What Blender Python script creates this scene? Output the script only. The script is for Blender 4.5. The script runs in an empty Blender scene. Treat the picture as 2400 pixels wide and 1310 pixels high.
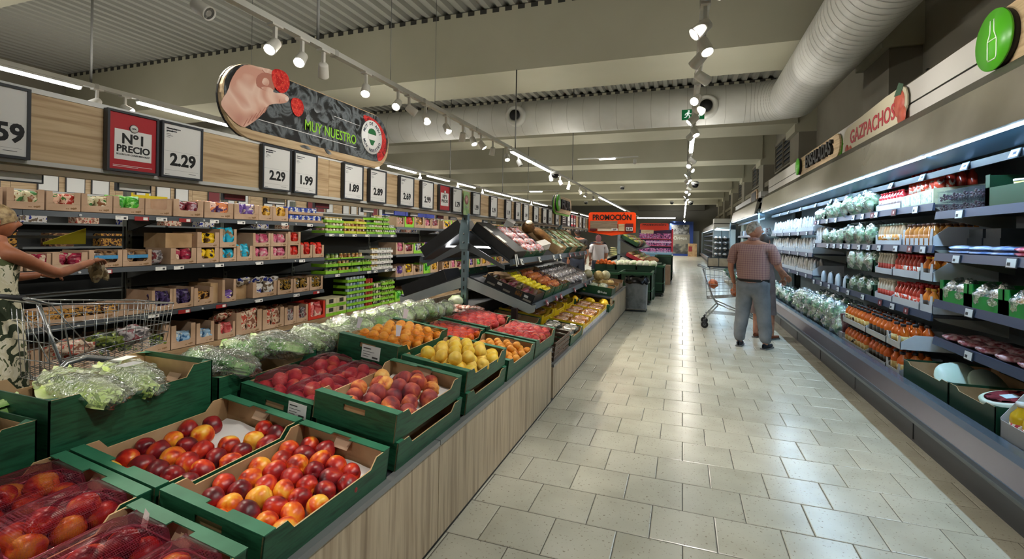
import bpy, math, random
from mathutils import Vector, Matrix, Euler, noise
R = math.radians
rnd = random.Random(7)
C = bpy.context.scene.collection
sc = bpy.context.scene

# ---------------------------------------------------------------- camera, exposure, world
cam = bpy.data.cameras.new('camera')
cam.sensor_width = 36; cam.lens = 36*1122/2400
cam.shift_y = -99/2400
cam.clip_start = .05; cam.clip_end = 200
co = bpy.data.objects.new('camera', cam); C.objects.link(co)
YAW = math.atan(398.8/1122); ROLL = R(.96)
cy_, sy_ = math.cos(YAW), math.sin(YAW)
ri, fw, up = Vector((cy_, sy_, 0)), Vector((-sy_, cy_, 0)), Vector((0, 0, 1))
cx = ri*math.cos(ROLL)+up*math.sin(ROLL); cyv = up*math.cos(ROLL)-ri*math.sin(ROLL)
m = Matrix((cx, cyv, -fw)).transposed().to_4x4(); m.translation = (0, 0, 1.45)
co.matrix_world = m
sc.camera = co
vs = sc.view_settings
vs.view_transform = 'Standard'; vs.look = 'None'; vs.gamma = 1; vs.use_curve_mapping = False
vs.exposure = 0.72
w = bpy.data.worlds.new('world'); sc.world = w; w.use_nodes = True
w.node_tree.nodes['Background'].inputs[0].default_value = (.8, .85, .9, 1)
w.node_tree.nodes['Background'].inputs[1].default_value = .3
try:
    sc.cycles.use_denoising = True
    sc.cycles.max_bounces = 6; sc.cycles.diffuse_bounces = 3; sc.cycles.glossy_bounces = 3
    sc.cycles.transparent_max_bounces = 10; sc.cycles.transmission_bounces = 3
    sc.cycles.sample_clamp_indirect = 4; sc.cycles.caustics_reflective = False; sc.cycles.caustics_refractive = False
except Exception: pass

def lamp(kind, name, loc, energy, color, rot=None, aim=None, **k):
    l = bpy.data.lights.new(name, kind); l.energy = energy; l.color = color
    for a, b in k.items(): setattr(l, a, b)
    o = bpy.data.objects.new(name, l); o.location = loc
    if aim is not None: o.rotation_euler = (Vector(aim)-Vector(loc)).to_track_quat('-Z', 'Y').to_euler()
    elif rot: o.rotation_euler = rot
    C.objects.link(o); return o
WARM = (1, .90, .74); NEUT = (1, .96, .88); COLD = (.50, .76, 1)
# linear tubes looking down, with added fill rows for unseen aisles and far end
for (X, y0, y1, e) in [(-6.08, -3, 3.0, 55), (-6.08, 3.8, 9.5, 60), (-6.08, 10, 22, 110), (-6.08, 23, 38, 110),
                       (-2.9, 8.9, 13.5, 70), (-2.9, 19, 27, 90), (-12, 0, 16, 170), (-12, 18, 40, 170),
                       (.13, 12, 13.6, 25), (.13, 18, 34, 130), (-1, 36, 47, 160), (-5, 24, 40, 130), (-2.9, -8, -2, 60), (-9, -9, -2, 70)]:
    lamp('AREA', 'tube_and_fill_light', (X, (y0+y1)/2, 2.97), e*1.35, NEUT, rot=(0, 0, 0), shape='RECTANGLE', size=.08, size_y=y1-y0)
# fridge canopy tubes
for (y0, y1, e) in [(1.0, 4.6, 60), (4.8, 8.5, 62), (8.6, 12.2, 60), (13, 18, 60), (22, 38, 90)]:
    lamp('AREA', 'canopy_tube_light', (1.74, (y0+y1)/2, 2.12), e*1.6, COLD, rot=(0, R(-14), 0), shape='RECTANGLE', size=.05, size_y=y1-y0)
# track spots
SPOT1 = [(.3, -1.6), (1.9, -1.2), (2.55, -2.0), (3.35, -1.3), (4.1, -2.1), (4.9, -1.4), (5.4, -1.7), (5.9, -1.9), (6.5, -1.2), (7.2, -1.8), (7.9, -1.5), (8.7, -2.0), (14, -2), (16, -1.5), (-1, -1.6), (-2.5, -1.8)]
# added upward fill lamps along the tracks that brighten the roof
for (X, y0, y1, e) in [(-6.08, -3, 9.5, 60), (-6.08, 10, 38, 110), (-2.9, -8, 13.5, 60), (-2.9, 14, 34, 80), (-12, 0, 40, 160), (.12, -4, 14, 75), (.12, 15, 34, 80), (-9, -9, 8, 60), (-1, 38, 47, 120)]:
    lamp('AREA', 'roof_fill_light', (X+.3, (y0+y1)/2, 3.08), e*.62, NEUT, rot=(R(180), 0, 0), shape='RECTANGLE', size=.08, size_y=y1-y0)
# extra spots added at the aisle track to brighten band, signs, rack and fascia
for y, X, Z in [(1.2,-2.4,1.9),(2.2,-2.4,2.25),(2.9,-2.4,2.25),(3.4,-2.4,2.2),(3.6,-2.4,1.9),(5,-2.4,1.8),(6.5,-2.2,1.5),(8,-2.2,1.5),(10,-1.5,1.7),(12.5,-1.4,1.2),(10.9,-1.5,1.8),(10.7,-1.7,1.8),(10.8,-1.3,1.8),(2.6,1.8,2.7),(3.4,1.8,2.7),(4.2,1.8,2.7),(5.0,1.8,2.7),(5.8,1.8,2.7),(7.6,1.8,2.7),(9.6,1.8,2.7)]:
    lamp('SPOT', 'track_and_fill_spot', (.12, y-.4, 2.85), 34, NEUT, aim=(X, y, Z), spot_size=R(58), spot_blend=.8, shadow_soft_size=.04)
for y, a in [(5.0,(1.75,4.3,3.9)),(8.3,(1.75,7.4,3.9))]:
    lamp('SPOT', 'track_and_fill_spot', (.12, y, 2.85), 26, NEUT, aim=a, spot_size=R(30), spot_blend=.6, shadow_soft_size=.03)
for y, tz in [(1.0,1.1),(2.6,1.0),(4.2,1.0),(5.8,1.0),(7.4,1.1),(9.5,1.1)]:
    lamp('SPOT', 'track_and_fill_spot', (-2.9, y, 2.85), 50, NEUT, aim=(-5.5, y+.3, tz), spot_size=R(80), spot_blend=.7, shadow_soft_size=.04)
for y, tx in SPOT1:
    lamp('SPOT', 'track_and_fill_spot', (-2.84, y, 2.85), 62, WARM, aim=(tx, y-.25, .6), spot_size=R(62), spot_blend=.6, shadow_soft_size=.04)
SPOT2 = [(.6, -1.5), (1.9, -1.6), (2.6, .3), (3.3, -1.3), (4.1, .5), (5.2, -1.2), (6.0, .2), (7.0, -1.3), (8.0, .6), (9, -1), (10.4, .4), (14.5, .2), (16, .2), (-1, .3), (-2.5, -.4)]
for y, tx in SPOT2:
    lamp('SPOT', 'track_and_fill_spot', (.13, y, 2.85), 58, NEUT, aim=(tx, y+.3, .4), spot_size=R(60), spot_blend=.7, shadow_soft_size=.04)

# ---------------------------------------------------------------- mesh builder
class G:
    def __init__(s): s.v=[]; s.f=[]; s.m=[]; s.s=[]
    def add(s, vs, fs, m=0, sm=False):
        b=len(s.v); s.v += [tuple(p) for p in vs]
        for f in fs: s.f.append(tuple(i+b for i in f)); s.m.append(m); s.s.append(sm)
        return s
    def box(s, x0,x1,y0,y1,z0,z1, m=0):
        return s.add([(x0,y0,z0),(x1,y0,z0),(x1,y1,z0),(x0,y1,z0),(x0,y0,z1),(x1,y0,z1),(x1,y1,z1),(x0,y1,z1)],
              [(3,2,1,0),(4,5,6,7),(0,1,5,4),(1,2,6,5),(2,3,7,6),(3,0,4,7)], m)
    def hexa(s, p, m=0):   # 8 points, bottom ring then top ring
        return s.add(p, [(3,2,1,0),(4,5,6,7),(0,1,5,4),(1,2,6,5),(2,3,7,6),(3,0,4,7)], m)
    def prism(s, poly, axis, a, b, m=0, sm=False):
        """poly (2D) extruded along axis from a to b"""
        def P(u,v,t): return {'x':(t,u,v),'y':(u,t,v),'z':(u,v,t)}[axis]
        n=len(poly)
        s.add([P(u,v,a) for u,v in poly]+[P(u,v,b) for u,v in poly],
              [tuple(range(n-1,-1,-1)), tuple(range(n,2*n))]+[(i,(i+1)%n,n+(i+1)%n,n+i) for i in range(n)], m, sm)
        return s
    def tube(s, pts, r, n=8, m=0, cap=True, closed=False):
        pts=[Vector(p) for p in pts]; rs = r if isinstance(r,(list,tuple)) else [r]*len(pts)
        k=len(pts); vv=[]; ref=None
        for i,p in enumerate(pts):
            if closed: t=(pts[(i+1)%k]-pts[i-1])
            else: t=(pts[min(i+1,k-1)]-pts[max(i-1,0)])
            t.normalize()
            if ref is None: ref = Vector((0,0,1)) if abs(t.z)<.9 else Vector((1,0,0))
            a=t.cross(ref)
            if a.length<1e-4: a=t.cross(Vector((1,.2,.1)))
            a.normalize(); b=t.cross(a); ref = a.cross(t); ref = -b if ref.length<1e-4 else ref
            for j in range(n):
                q=2*math.pi*j/n; vv.append(p+(a*math.cos(q)+b*math.sin(q))*rs[i])
        fs=[]
        for i in range(k if closed else k-1):
            for j in range(n):
                i2=(i+1)%k; fs.append((i*n+j,i*n+(j+1)%n,i2*n+(j+1)%n,i2*n+j))
        if cap and not closed: fs += [tuple(range(n-1,-1,-1)), tuple((k-1)*n+j for j in range(n))]
        return s.add(vv, fs, m, True)
    def lathe(s, prof, n=16, c=(0,0,0), m=0, axis='z', sm=True):
        vv=[]
        for r,z in prof:
            for j in range(n):
                q=2*math.pi*j/n; x,y=r*math.cos(q),r*math.sin(q)
                p={'z':(x,y,z),'y':(x,z,y),'x':(z,x,y)}[axis]
                vv.append((p[0]+c[0],p[1]+c[1],p[2]+c[2]))
        fs=[(i*n+j,i*n+(j+1)%n,(i+1)*n+(j+1)%n,(i+1)*n+j) for i in range(len(prof)-1) for j in range(n)]
        if prof[0][0]>1e-5: fs.append(tuple(range(n-1,-1,-1)))
        if prof[-1][0]>1e-5: fs.append(tuple((len(prof)-1)*n+j for j in range(n)))
        return s.add(vv, fs, m, sm)
    def surf(s, fn, nu, nv, m=0, sm=True, wrap=False):
        vv=[fn(i/(nu if wrap else nu-1), j/(nv-1)) for j in range(nv) for i in range(nu)]
        fs=[(j*nu+i, j*nu+(i+1)%nu, (j+1)*nu+(i+1)%nu, (j+1)*nu+i) for j in range(nv-1) for i in range(nu if wrap else nu-1)]
        return s.add(vv, fs, m, sm)
    def mesh(s, name, mats):
        me=bpy.data.meshes.new(name); me.from_pydata(s.v,[],s.f)
        for mt in (mats if isinstance(mats,(list,tuple)) else [mats]): me.materials.append(mt)
        me.polygons.foreach_set('material_index', s.m); me.polygons.foreach_set('use_smooth', s.s)
        me.update(); return me

def ob(name, me, parent=None, loc=(0,0,0), rot=(0,0,0), scl=None):
    o=bpy.data.objects.new(name, me); C.objects.link(o)
    o.location=loc; o.rotation_euler=rot
    if scl is not None: o.scale = (scl,)*3 if isinstance(scl,(int,float)) else scl
    if parent: o.parent=parent
    return o
def tag(o, label, cat, group=None):
    o['label']=label; o['category']=cat
    if group: o['group']=group
    return o
def thing(name, label, cat, loc=(0,0,0), rot=(0,0,0), group=None, me=None, scl=None):
    return tag(ob(name, me, None, loc, rot, scl), label, cat, group)
def struct(name, me, parent=None, **k):
    o=ob(name, me, parent, **k); o['kind']='structure'; return o
def kids(root, parts):
    """parts: list of (name, mesh[, loc, rot, children])"""
    for p in parts:
        o=ob(p[0], p[1], root, *(p[2:4] if len(p)>3 else (p[2:3] if len(p)>2 else ())))
        if len(p)>4: kids(o, p[4])

# ---------------------------------------------------------------- materials
def lin(h):
    h=h.lstrip('#'); c=[int(h[i:i+2],16)/255 for i in (0,2,4)]
    return tuple(x/12.92 if x<=.04045 else ((x+.055)/1.055)**2.4 for x in c)+(1,)
MC={}
def nt(name):
    mt=bpy.data.materials.new(name); mt.use_nodes=True
    n=mt.node_tree; return mt, n, n.nodes['Principled BSDF']
def flat(h, rough=.5, metal=0, emit=0, spec=.5, alpha=1, name=None):
    k=('flat',h,rough,metal,emit,spec,alpha)
    if k in MC: return MC[k]
    mt,n,b=nt(name or 'mat_'+h.strip('#')); c=lin(h)
    b.inputs['Base Color'].default_value=c; b.inputs['Roughness'].default_value=rough; b.inputs['Metallic'].default_value=metal
    b.inputs['Specular IOR Level'].default_value=spec
    if emit: b.inputs['Emission Color'].default_value=c; b.inputs['Emission Strength'].default_value=emit
    if alpha<1: b.inputs['Alpha'].default_value=alpha
    MC[k]=mt; return mt
def tex(name, cols, scale=8, rough=.5, metal=0, bump=0, bscale=None, stretch=(1,1,1), detail=4, rand=True, kind='noise', contrast=(.35,.65), interp='LINEAR', spec=.5, coord='Object', distort=0):
    """multi-colour procedural: cols = list of hex along a ramp"""
    k=(name,)
    if k in MC: return MC[k]
    mt,n,b=nt(name); N=n.nodes; L=n.links
    tc=N.new('ShaderNodeTexCoord'); mp=N.new('ShaderNodeMapping'); mp.inputs['Scale'].default_value=stretch
    L.new(tc.outputs[coord], mp.inputs['Vector'])
    if rand:
        oi=N.new('ShaderNodeObjectInfo'); mu=N.new('ShaderNodeMath'); mu.operation='MULTIPLY'; mu.inputs[1].default_value=37
        L.new(oi.outputs['Random'], mu.inputs[0]); cb=N.new('ShaderNodeCombineXYZ'); 
        for i in range(3): L.new(mu.outputs[0], cb.inputs[i])
        L.new(cb.outputs[0], mp.inputs['Location'])
    if kind=='noise':
        t=N.new('ShaderNodeTexNoise'); t.inputs['Scale'].default_value=scale; t.inputs['Detail'].default_value=detail; t.inputs['Distortion'].default_value=distort; out=t.outputs['Fac']
    elif kind=='voronoi':
        t=N.new('ShaderNodeTexVoronoi'); t.inputs['Scale'].default_value=scale; out=t.outputs['Distance']
    elif kind=='cells':
        t=N.new('ShaderNodeTexVoronoi'); t.inputs['Scale'].default_value=scale; out=t.outputs['Color']
    L.new(mp.outputs[0], t.inputs['Vector'])
    rp=N.new('ShaderNodeValToRGB'); rp.color_ramp.interpolation=interp
    e=rp.color_ramp.elements; a,z=contrast; kk=len(cols)
    while len(e)<kk: e.new(.5)
    for i,c in enumerate(cols):
        e[i].position=a+(z-a)*i/max(1,kk-1) ; e[i].color=lin(c)
    L.new(out, rp.inputs[0]); L.new(rp.outputs[0], b.inputs['Base Color'])
    b.inputs['Roughness'].default_value=rough; b.inputs['Metallic'].default_value=metal; b.inputs['Specular IOR Level'].default_value=spec
    if bump:
        bt=N.new('ShaderNodeTexNoise'); bt.inputs['Scale'].default_value=bscale or scale*2; bt.inputs['Detail'].default_value=3
        L.new(mp.outputs[0], bt.inputs['Vector'])
        bp=N.new('ShaderNodeBump'); bp.inputs['Strength'].default_value=bump; bp.inputs['Distance'].default_value=.01
        L.new(bt.outputs['Fac'], bp.inputs['Height']); L.new(bp.outputs[0], b.inputs['Normal'])
    MC[k]=mt; return mt
def film(name, tint='#ffffff', body=.15, rough=.12, bump=.6, bscale=22, net=0, gloss=.25):
    """thin clear plastic: mostly transparent, creased, glossy"""
    k=(name,)
    if k in MC: return MC[k]
    mt,n,b=nt(name); N=n.nodes; L=n.links
    b.inputs['Base Color'].default_value=lin(tint); b.inputs['Roughness'].default_value=rough
    tr=N.new('ShaderNodeBsdfTransparent'); tr.inputs[0].default_value=tuple(.6+.4*x for x in lin(tint)[:3])+(1,)
    gl=N.new('ShaderNodeBsdfGlossy'); gl.inputs['Roughness'].default_value=rough
    tc=N.new('ShaderNodeTexCoord'); bt=N.new('ShaderNodeTexNoise'); bt.inputs['Scale'].default_value=bscale; bt.inputs['Detail'].default_value=2
    L.new(tc.outputs['Object'], bt.inputs['Vector'])
    bp=N.new('ShaderNodeBump'); bp.inputs['Strength'].default_value=bump; bp.inputs['Distance'].default_value=.02
    L.new(bt.outputs['Fac'], bp.inputs['Height'])
    for x in (b, gl): L.new(bp.outputs[0], x.inputs['Normal'])
    fr=N.new('ShaderNodeLayerWeight'); fr.inputs['Blend'].default_value=gloss; L.new(bp.outputs[0], fr.inputs['Normal'])
    m1=N.new('ShaderNodeMixShader'); m1.inputs[0].default_value=body
    L.new(tr.outputs[0], m1.inputs[1]); L.new(b.outputs[0], m1.inputs[2])
    if net:
        v=N.new('ShaderNodeTexVoronoi'); v.feature='DISTANCE_TO_EDGE'; v.inputs['Scale'].default_value=net; v.inputs['Randomness'].default_value=.15
        L.new(tc.outputs['Object'], v.inputs['Vector']); lt=N.new('ShaderNodeMath'); lt.operation='LESS_THAN'; lt.inputs[1].default_value=.13
        L.new(v.outputs['Distance'], lt.inputs[0]); ad=N.new('ShaderNodeMath'); ad.operation='MULTIPLY_ADD'; ad.inputs[1].default_value=.26; ad.inputs[2].default_value=body
        L.new(lt.outputs[0], ad.inputs[0]); L.new(ad.outputs[0], m1.inputs[0])
    m2=N.new('ShaderNodeMixShader'); L.new(fr.outputs['Facing'], m2.inputs[0])
    mm=N.new('ShaderNodeMath'); mm.operation='MULTIPLY'; mm.inputs[1].default_value=.55; L.new(fr.outputs['Fresnel'], mm.inputs[0]); L.new(mm.outputs[0], m2.inputs[0])
    L.new(m1.outputs[0], m2.inputs[1]); L.new(gl.outputs[0], m2.inputs[2])
    L.new(m2.outputs[0], N['Material Output'].inputs[0])
    MC[k]=mt; return mt

KRAFT=tex('kraft_card',['#a1805a','#b3926a','#bd9f7a'],scale=5,rough=.8,detail=6)
KRAFT2=tex('kraft_card_pale',['#ad8f74','#c2a48a'],scale=4,rough=.8)
GREEN=tex('green_printed_card',['#0d3320','#184b31','#20593c','#174530'],scale=9,rough=.45,stretch=(1.0,1.0,9),detail=5,contrast=(.3,.7),coord='Object')
GREEN2=tex('green_card_flap',['#296a4d','#377a5c'],scale=10,rough=.5)
DKGREEN=flat('#14402a',.45); BLACKC=tex('black_card',['#17181b','#202226'],scale=6,rough=.5)
STEEL=flat('#9a9fa3',.3,1); WHITE=flat('#eceae4',.5); GREYP=flat('#4c535b',.45); DKGREY=flat('#2b2f34',.5)
OAK=tex('pale_oak_laminate',['#a98c68','#c6ab85','#d3bb95'],scale=5,rough=.55,stretch=(.6,.35,7),detail=6,rand=False,distort=.8)
OAKV=tex('oak_laminate_upright_grain',['#83705a','#a8947a','#bfac90','#96836a'],scale=3,rough=.5,stretch=(1,9,.45),detail=8,rand=True,distort=.6,contrast=(.25,.75))
OAKD=tex('oak_plinth',['#7d654a','#957a5a','#a58a68'],scale=4,rough=.6,stretch=(1,.6,4),detail=6,rand=False,distort=.6)
BLACK=flat('#0c0c0d',.5); PAPER=flat('#e9e9e6',.6); FRAME=flat('#33373d',.45); RED=flat('#b3202a',.45)
LIGHTM=flat('#ffffff',.5,emit=9,name='lamp_diffuser'); LENS=flat('#fff8ea',.5,emit=40,name='spot_lens')
COOLM=flat('#d6efff',.5,emit=7,name='cool_diffuser')

TXT={}
def text_mesh(s, size=1, bold=.02, depth=.0, align='CENTER', sx=1):
    """lettering as a mesh lying in its local XY plane, centred"""
    k=(s,size,bold,depth,align,sx)
    if k in TXT: return TXT[k]
    cu=bpy.data.curves.new('txt','FONT'); cu.body=s; cu.size=size; cu.align_x=align; cu.align_y='CENTER'; cu.offset=bold*size; cu.extrude=depth; cu.resolution_u=3
    o=bpy.data.objects.new('txt',cu); C.objects.link(o)
    dg=bpy.context.evaluated_depsgraph_get(); me=bpy.data.meshes.new_from_object(o.evaluated_get(dg))
    bpy.data.objects.remove(o); 
    if sx!=1:
        for v in me.vertices: v.co.x*=sx
    TXT[k]=me; return me
def text(s, size, mat, parent, loc, rot, bold=.02, depth=.001, align='CENTER', name='lettering', sx=1):
    me=text_mesh(s,size,bold,depth,align,sx).copy(); me.materials.clear(); me.materials.append(mat)
    return ob(name, me, parent, loc, rot)
RX=(R(90),0,R(90))     # lettering that faces +X
RNX=(R(90),0,R(-90))   # lettering that faces -X
RNY=(R(90),0,0)        # lettering that faces -Y
# ================================================================ STRUCTURE
# floor: dark joint slab with individual tiles
tile_m=tex('floor_tile_stone',['#a9a594','#b5b1a0','#bdb9a8'],scale=3,rough=.24,bump=.04,bscale=60,rand=True,detail=2,contrast=(.3,.7),spec=.6)
def speckle(mt):
    n=mt.node_tree; N=n.nodes; L=n.links; b=N['Principled BSDF']; src=b.inputs['Base Color'].links[0].from_socket
    t=N.new('ShaderNodeTexNoise'); t.inputs['Scale'].default_value=70; t.inputs['Detail'].default_value=1
    tc=N.new('ShaderNodeTexCoord'); g=N.new('ShaderNodeNewGeometry'); L.new(g.outputs['Position'], t.inputs['Vector'])
    rp=N.new('ShaderNodeValToRGB'); rp.color_ramp.elements[0].position=.66; rp.color_ramp.elements[1].position=.72
    mx=N.new('ShaderNodeMix'); mx.data_type='RGBA'; L.new(t.outputs['Fac'], rp.inputs[0]); L.new(rp.outputs[0], mx.inputs['Factor'])
    L.new(src, mx.inputs[6]); mx.inputs[7].default_value=lin('#8d8674'); L.new(mx.outputs[2], b.inputs['Base Color'])
speckle(tile_m)
floor=struct('floor', G().box(-16,3.2,-10,48.3,-.12,-.003).mesh('floor',flat('#4e4a40',.8)))
TW=.309; tx0,ty0=.0252,2.4237
def tile_geo(g, w=TW, d=TW):
    e=.0022; b=.004
    g.add([(-w/2+e,-d/2+e,-.02),(w/2-e,-d/2+e,-.02),(w/2-e,d/2-e,-.02),(-w/2+e,d/2-e,-.02),
           (-w/2+e+b,-d/2+e+b,0),(w/2-e-b,-d/2+e+b,0),(w/2-e-b,d/2-e-b,0),(-w/2+e+b,d/2-e-b,0),
           (-w/2+e,-d/2+e,-.002),(w/2-e,-d/2+e,-.002),(w/2-e,d/2-e,-.002),(-w/2+e,d/2-e,-.002)],
          [(4,5,6,7),(8,9,5,4),(9,10,6,5),(10,11,7,6),(11,8,4,7),(0,1,9,8),(1,2,10,9),(2,3,11,10),(3,0,8,11)])
tg=G(); tile_geo(tg); tile_me=tg.mesh('tile',tile_m)
rest=G(); cells=[]
for v in range(-8,150):
    off=.5 if v%2==0 else 0.
    for u in range(-52,11):
        X=tx0+(u+off+.5)*TW; Y=ty0+(v+.5)*TW
        if X>2.3 or X<-15.5 or Y>48: continue
        if -5.3<X<-3.9 or -1.3<X<2.3 or Y>10 or X<-6.8: cells.append((X,Y))
near=sorted([c for c in cells if -1.2<c[0]<1.75 and c[1]>1.3], key=lambda c:c[1])[:290]
ns=set(near)
for X,Y in near: ob('tile', tile_me, floor, (X,Y,0))
for X,Y in cells:
    if (X,Y) in ns: continue
    a=G(); tile_geo(a); rest.add([(p[0]+X,p[1]+Y,p[2]) for p in a.v[4:]], [(0,1,2,3),(4,5,1,0),(5,6,2,1),(6,7,3,2),(7,4,0,3)])
o=ob('tile_field', rest.mesh('tile_field',tile_m), floor); o['kind']='stuff'

wallm=tex('wall_paint',['#8f8a7c','#989385'],scale=1,rough=.85,rand=False); beam_m=tex('beam_concrete_paint',['#b5b29c','#bdbaa5'],scale=.8,rough=.8,rand=False)
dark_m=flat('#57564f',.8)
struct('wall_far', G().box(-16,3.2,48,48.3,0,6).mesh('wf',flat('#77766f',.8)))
struct('wall_back', G().box(-16,3.2,-10.3,-10,0,6).mesh('wb',wallm))
struct('wall_left', G().box(-16.3,-16,-10.3,48.3,0,6).mesh('wl',wallm))
wr=G().box(3.2,3.4,-10,48.3,0,6)
struct('wall_right', wr.mesh('wr',wallm))
struct('ledge', G().box(2.85,3.2,-10,48,3.45,3.62).box(2.98,3.2,-10,48,3.2,3.45).mesh('lg',flat('#8a8472',.8)))
# corrugated deck: one trapezoid profile drawn along the aisle
g=G(); prof=[]; x=-16.3; P=.25
while x<3.4:
    prof += [(x,5.72),(x+.10,5.72),(x+.135,5.80),(x+.215,5.80)]; x+=P
ns_=len(prof)
g.add([(a,-10.3,z) for a,z in prof]+[(a,48.3,z) for a,z in prof],[(i,i+1,ns_+i+1,ns_+i) for i in range(ns_-1)])
g.box(-16.3,3.4,-10.3,48.3,5.82,5.9)
struct('ceiling', g.mesh('deck',flat('#a3a39a',.6)))
# beams
for i in range(8):
    y=8.25+5.75*(i-1)+0.0
    g=G(); 
    g.box(-16,2.75,y,y+1.35,4.5,5.70)
    g.box(2.7,3.2,y+.1,y+1.25,4.3,5.7)
    for q in range(0,76): g.box(-16+q*.25+.11,-16+q*.25+.24,y-.004,y+.0,5.62,5.70,1)
    struct('roof_beam', g.mesh('beam',[beam_m,flat('#3b3a36',.8)]))
    g=G().box(2.8,3.2,y+.15,y+1.2,0,4.3)
    struct('wall_column', g.mesh('column',wallm))
# clerestory openings with louvres between columns
for i in range(3,8):
    y=8.25+5.75*(i-1)-3.6
    g=G().box(3.05,3.19,y,y+2.6,3.85,4.75); me=g.mesh('w',flat('#3a3f45',.5))
    wd=struct(f'window_{i}', me)
    fr=G().box(3.0,3.06,y-.06,y,3.8,4.8).box(3.0,3.06,y+2.6,y+2.66,3.8,4.8).box(3.0,3.06,y-.06,y+2.66,4.75,4.81).box(3.0,3.06,y-.06,y+2.66,3.79,3.85).box(3.0,3.06,y+1.28,y+1.32,3.8,4.8)
    struct('window_frame', fr.mesh('fr',flat('#8a8474',.6)), wd)
    for k in range(6):
        z=3.87+k*.15
        struct('louvre_slat', G().add([(3.0,y,z),(3.0,y+2.6,z),(3.05,y+2.6,z+.1),(3.05,y,z+.1)],[(0,1,2,3)]).mesh('lv',flat('#6b665a',.6)), wd)
# far dark recess under last beam and pale doorway
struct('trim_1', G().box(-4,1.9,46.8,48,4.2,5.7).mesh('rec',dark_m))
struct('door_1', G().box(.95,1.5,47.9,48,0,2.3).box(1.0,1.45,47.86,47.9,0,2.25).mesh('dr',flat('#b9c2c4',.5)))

# ---- air ducts
duct_m=tex('duct_fabric_white',['#c9c8c0','#d4d3cc'],scale=2,rough=.42,metal=0,rand=False)
def duct(name,label,pts,r,n=40,ring=.13,seam=True):
    t=thing(name,label,'air duct',pts[0])
    o0=Vector(pts[0]); L=[Vector(p)-o0 for p in pts]
    out=[L[0]]; 
    for a,b in zip(L[:-1],L[1:]):
        d=(b-a).length; k=max(1,int(d/ring))
        for i in range(1,k+1): out.append(a.lerp(b,i/k))
    g=G().tube(out,r,n,cap=True); ob('duct_skin', g.mesh('ds',duct_m), t)
    g=G()
    for i in range(1,len(out)-1):
        a,b=out[i],out[min(i+1,len(out)-1)]; d=(b-a).normalized()
        g.tube([a-d*.004,a+d*.004],r+.004,n,cap=False)
    o=ob('seam_rings', g.mesh('sr',flat('#a3a298',.5)), t); o['kind']='stuff'
    return t
DX,DZ=1.86,4.07
def arc(c,r,a0,a1,n,f): return [f(c,r,a0+(a1-a0)*i/n) for i in range(n+1)]
elb=[(DX-.75+.75*math.cos(q),9.75+.75*math.sin(q),DZ+.12*math.sin(q)) for q in [R(90)*i/10 for i in range(11)]]
duct('long_air_duct','large white ribbed round air duct running lengthwise over the fridge aisle',[(DX,-6,DZ),(DX,9.75,DZ)],.40)
dt=duct('cross_air_duct','white round air duct crossing the hall below the roof deck with round nozzles',[(p[0],p[1],p[2]) for p in elb]+[(-15,10.5,DZ+.12)],.38,ring=.35)
# nozzles on the cross duct
noz=G().lathe([(.10,0),(.10,.05),(.13,.10),(.19,.13),(.22,.10),(.23,.02),(.23,-.08)],28,axis='y',sm=True)
noz_me=noz.mesh('nz',flat('#c9c8c0',.4)); hole=G().lathe([(.0,.02),(.115,.02),(.115,.03)],24,axis='y').mesh('nh',flat('#101010',.7))
for x,z in ((-3.55,4.19),(.40,4.10)):
    c=tag(ob('air_nozzle', noz_me, None, (x,10.5-.36,z-.02),(R(180),0,0)),'white round air nozzle on the cross duct, '+('the one above the promotion sign' if x<0 else 'the one beside the emergency exit sign'),'air nozzle','duct nozzles')
    ob('nozzle_opening', hole, c, (0,.10,0))
# ================================================================ TRACKS, SPOTS, TUBES
railm=flat('#cfcfc8',.45); spotm=flat('#dedcd4',.45)
def rail(X,y0,y1,Z,where):
    t=thing('lighting_track','long white lighting track '+where,'light track',(X,y0,Z))
    ob('rail', G().box(-.03,.03,0,y1-y0,0,.045).mesh('rl',railm), t)
    g=G(); y=.4
    while y<y1-y0: g.box(-.034,.034,y-.02,y+.02,-.004,.049); y+=1.5
    ob('rail_joint', g.mesh('rj',flat('#b5b5ae',.5)), t)['kind']='stuff'
    return t
rail(-2.88,-6,34,3.0,'above the far side of the fruit stand')
rail(-6.08,-6,40,3.0,'above the shelves of boxes on the left')
rail(.12,-6,40,3.0,'above the middle of the tiled aisle')
sp_body=G().lathe([(0,.0),(.034,.0),(.04,.01),(.045,.115),(.045,.125),(.041,.125),(.036,.112),(0,.108)],18).mesh('sb',spotm)
sp_lens=G().lathe([(0,.118),(.040,.118)],18).mesh('sl',LENS); sp_off=G().lathe([(0,.118),(.040,.118)],18).mesh('so',flat('#e8e6de',.3))
sp_arm=G().box(-.012,.012,-.012,.012,0,.10).box(-.03,.03,-.05,.05,.10,.115).mesh('sa',spotm)
def spot(X,y,Z,aim,lab,on=True,grp='track spotlights'):
    t=thing('track_spotlight',lab,'spotlight',(X,y,Z),group=grp)
    ob('spot_arm', sp_arm, t, (0,0,-.115))
    d=Vector(aim).normalized(); q=d.to_track_quat('Z','Y').to_euler()
    b=ob('lamp_head', sp_body, t, (d.x*-.03,d.y*-.03,-.12), q)
    ob('lens', sp_lens if on else sp_off, b)
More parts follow.
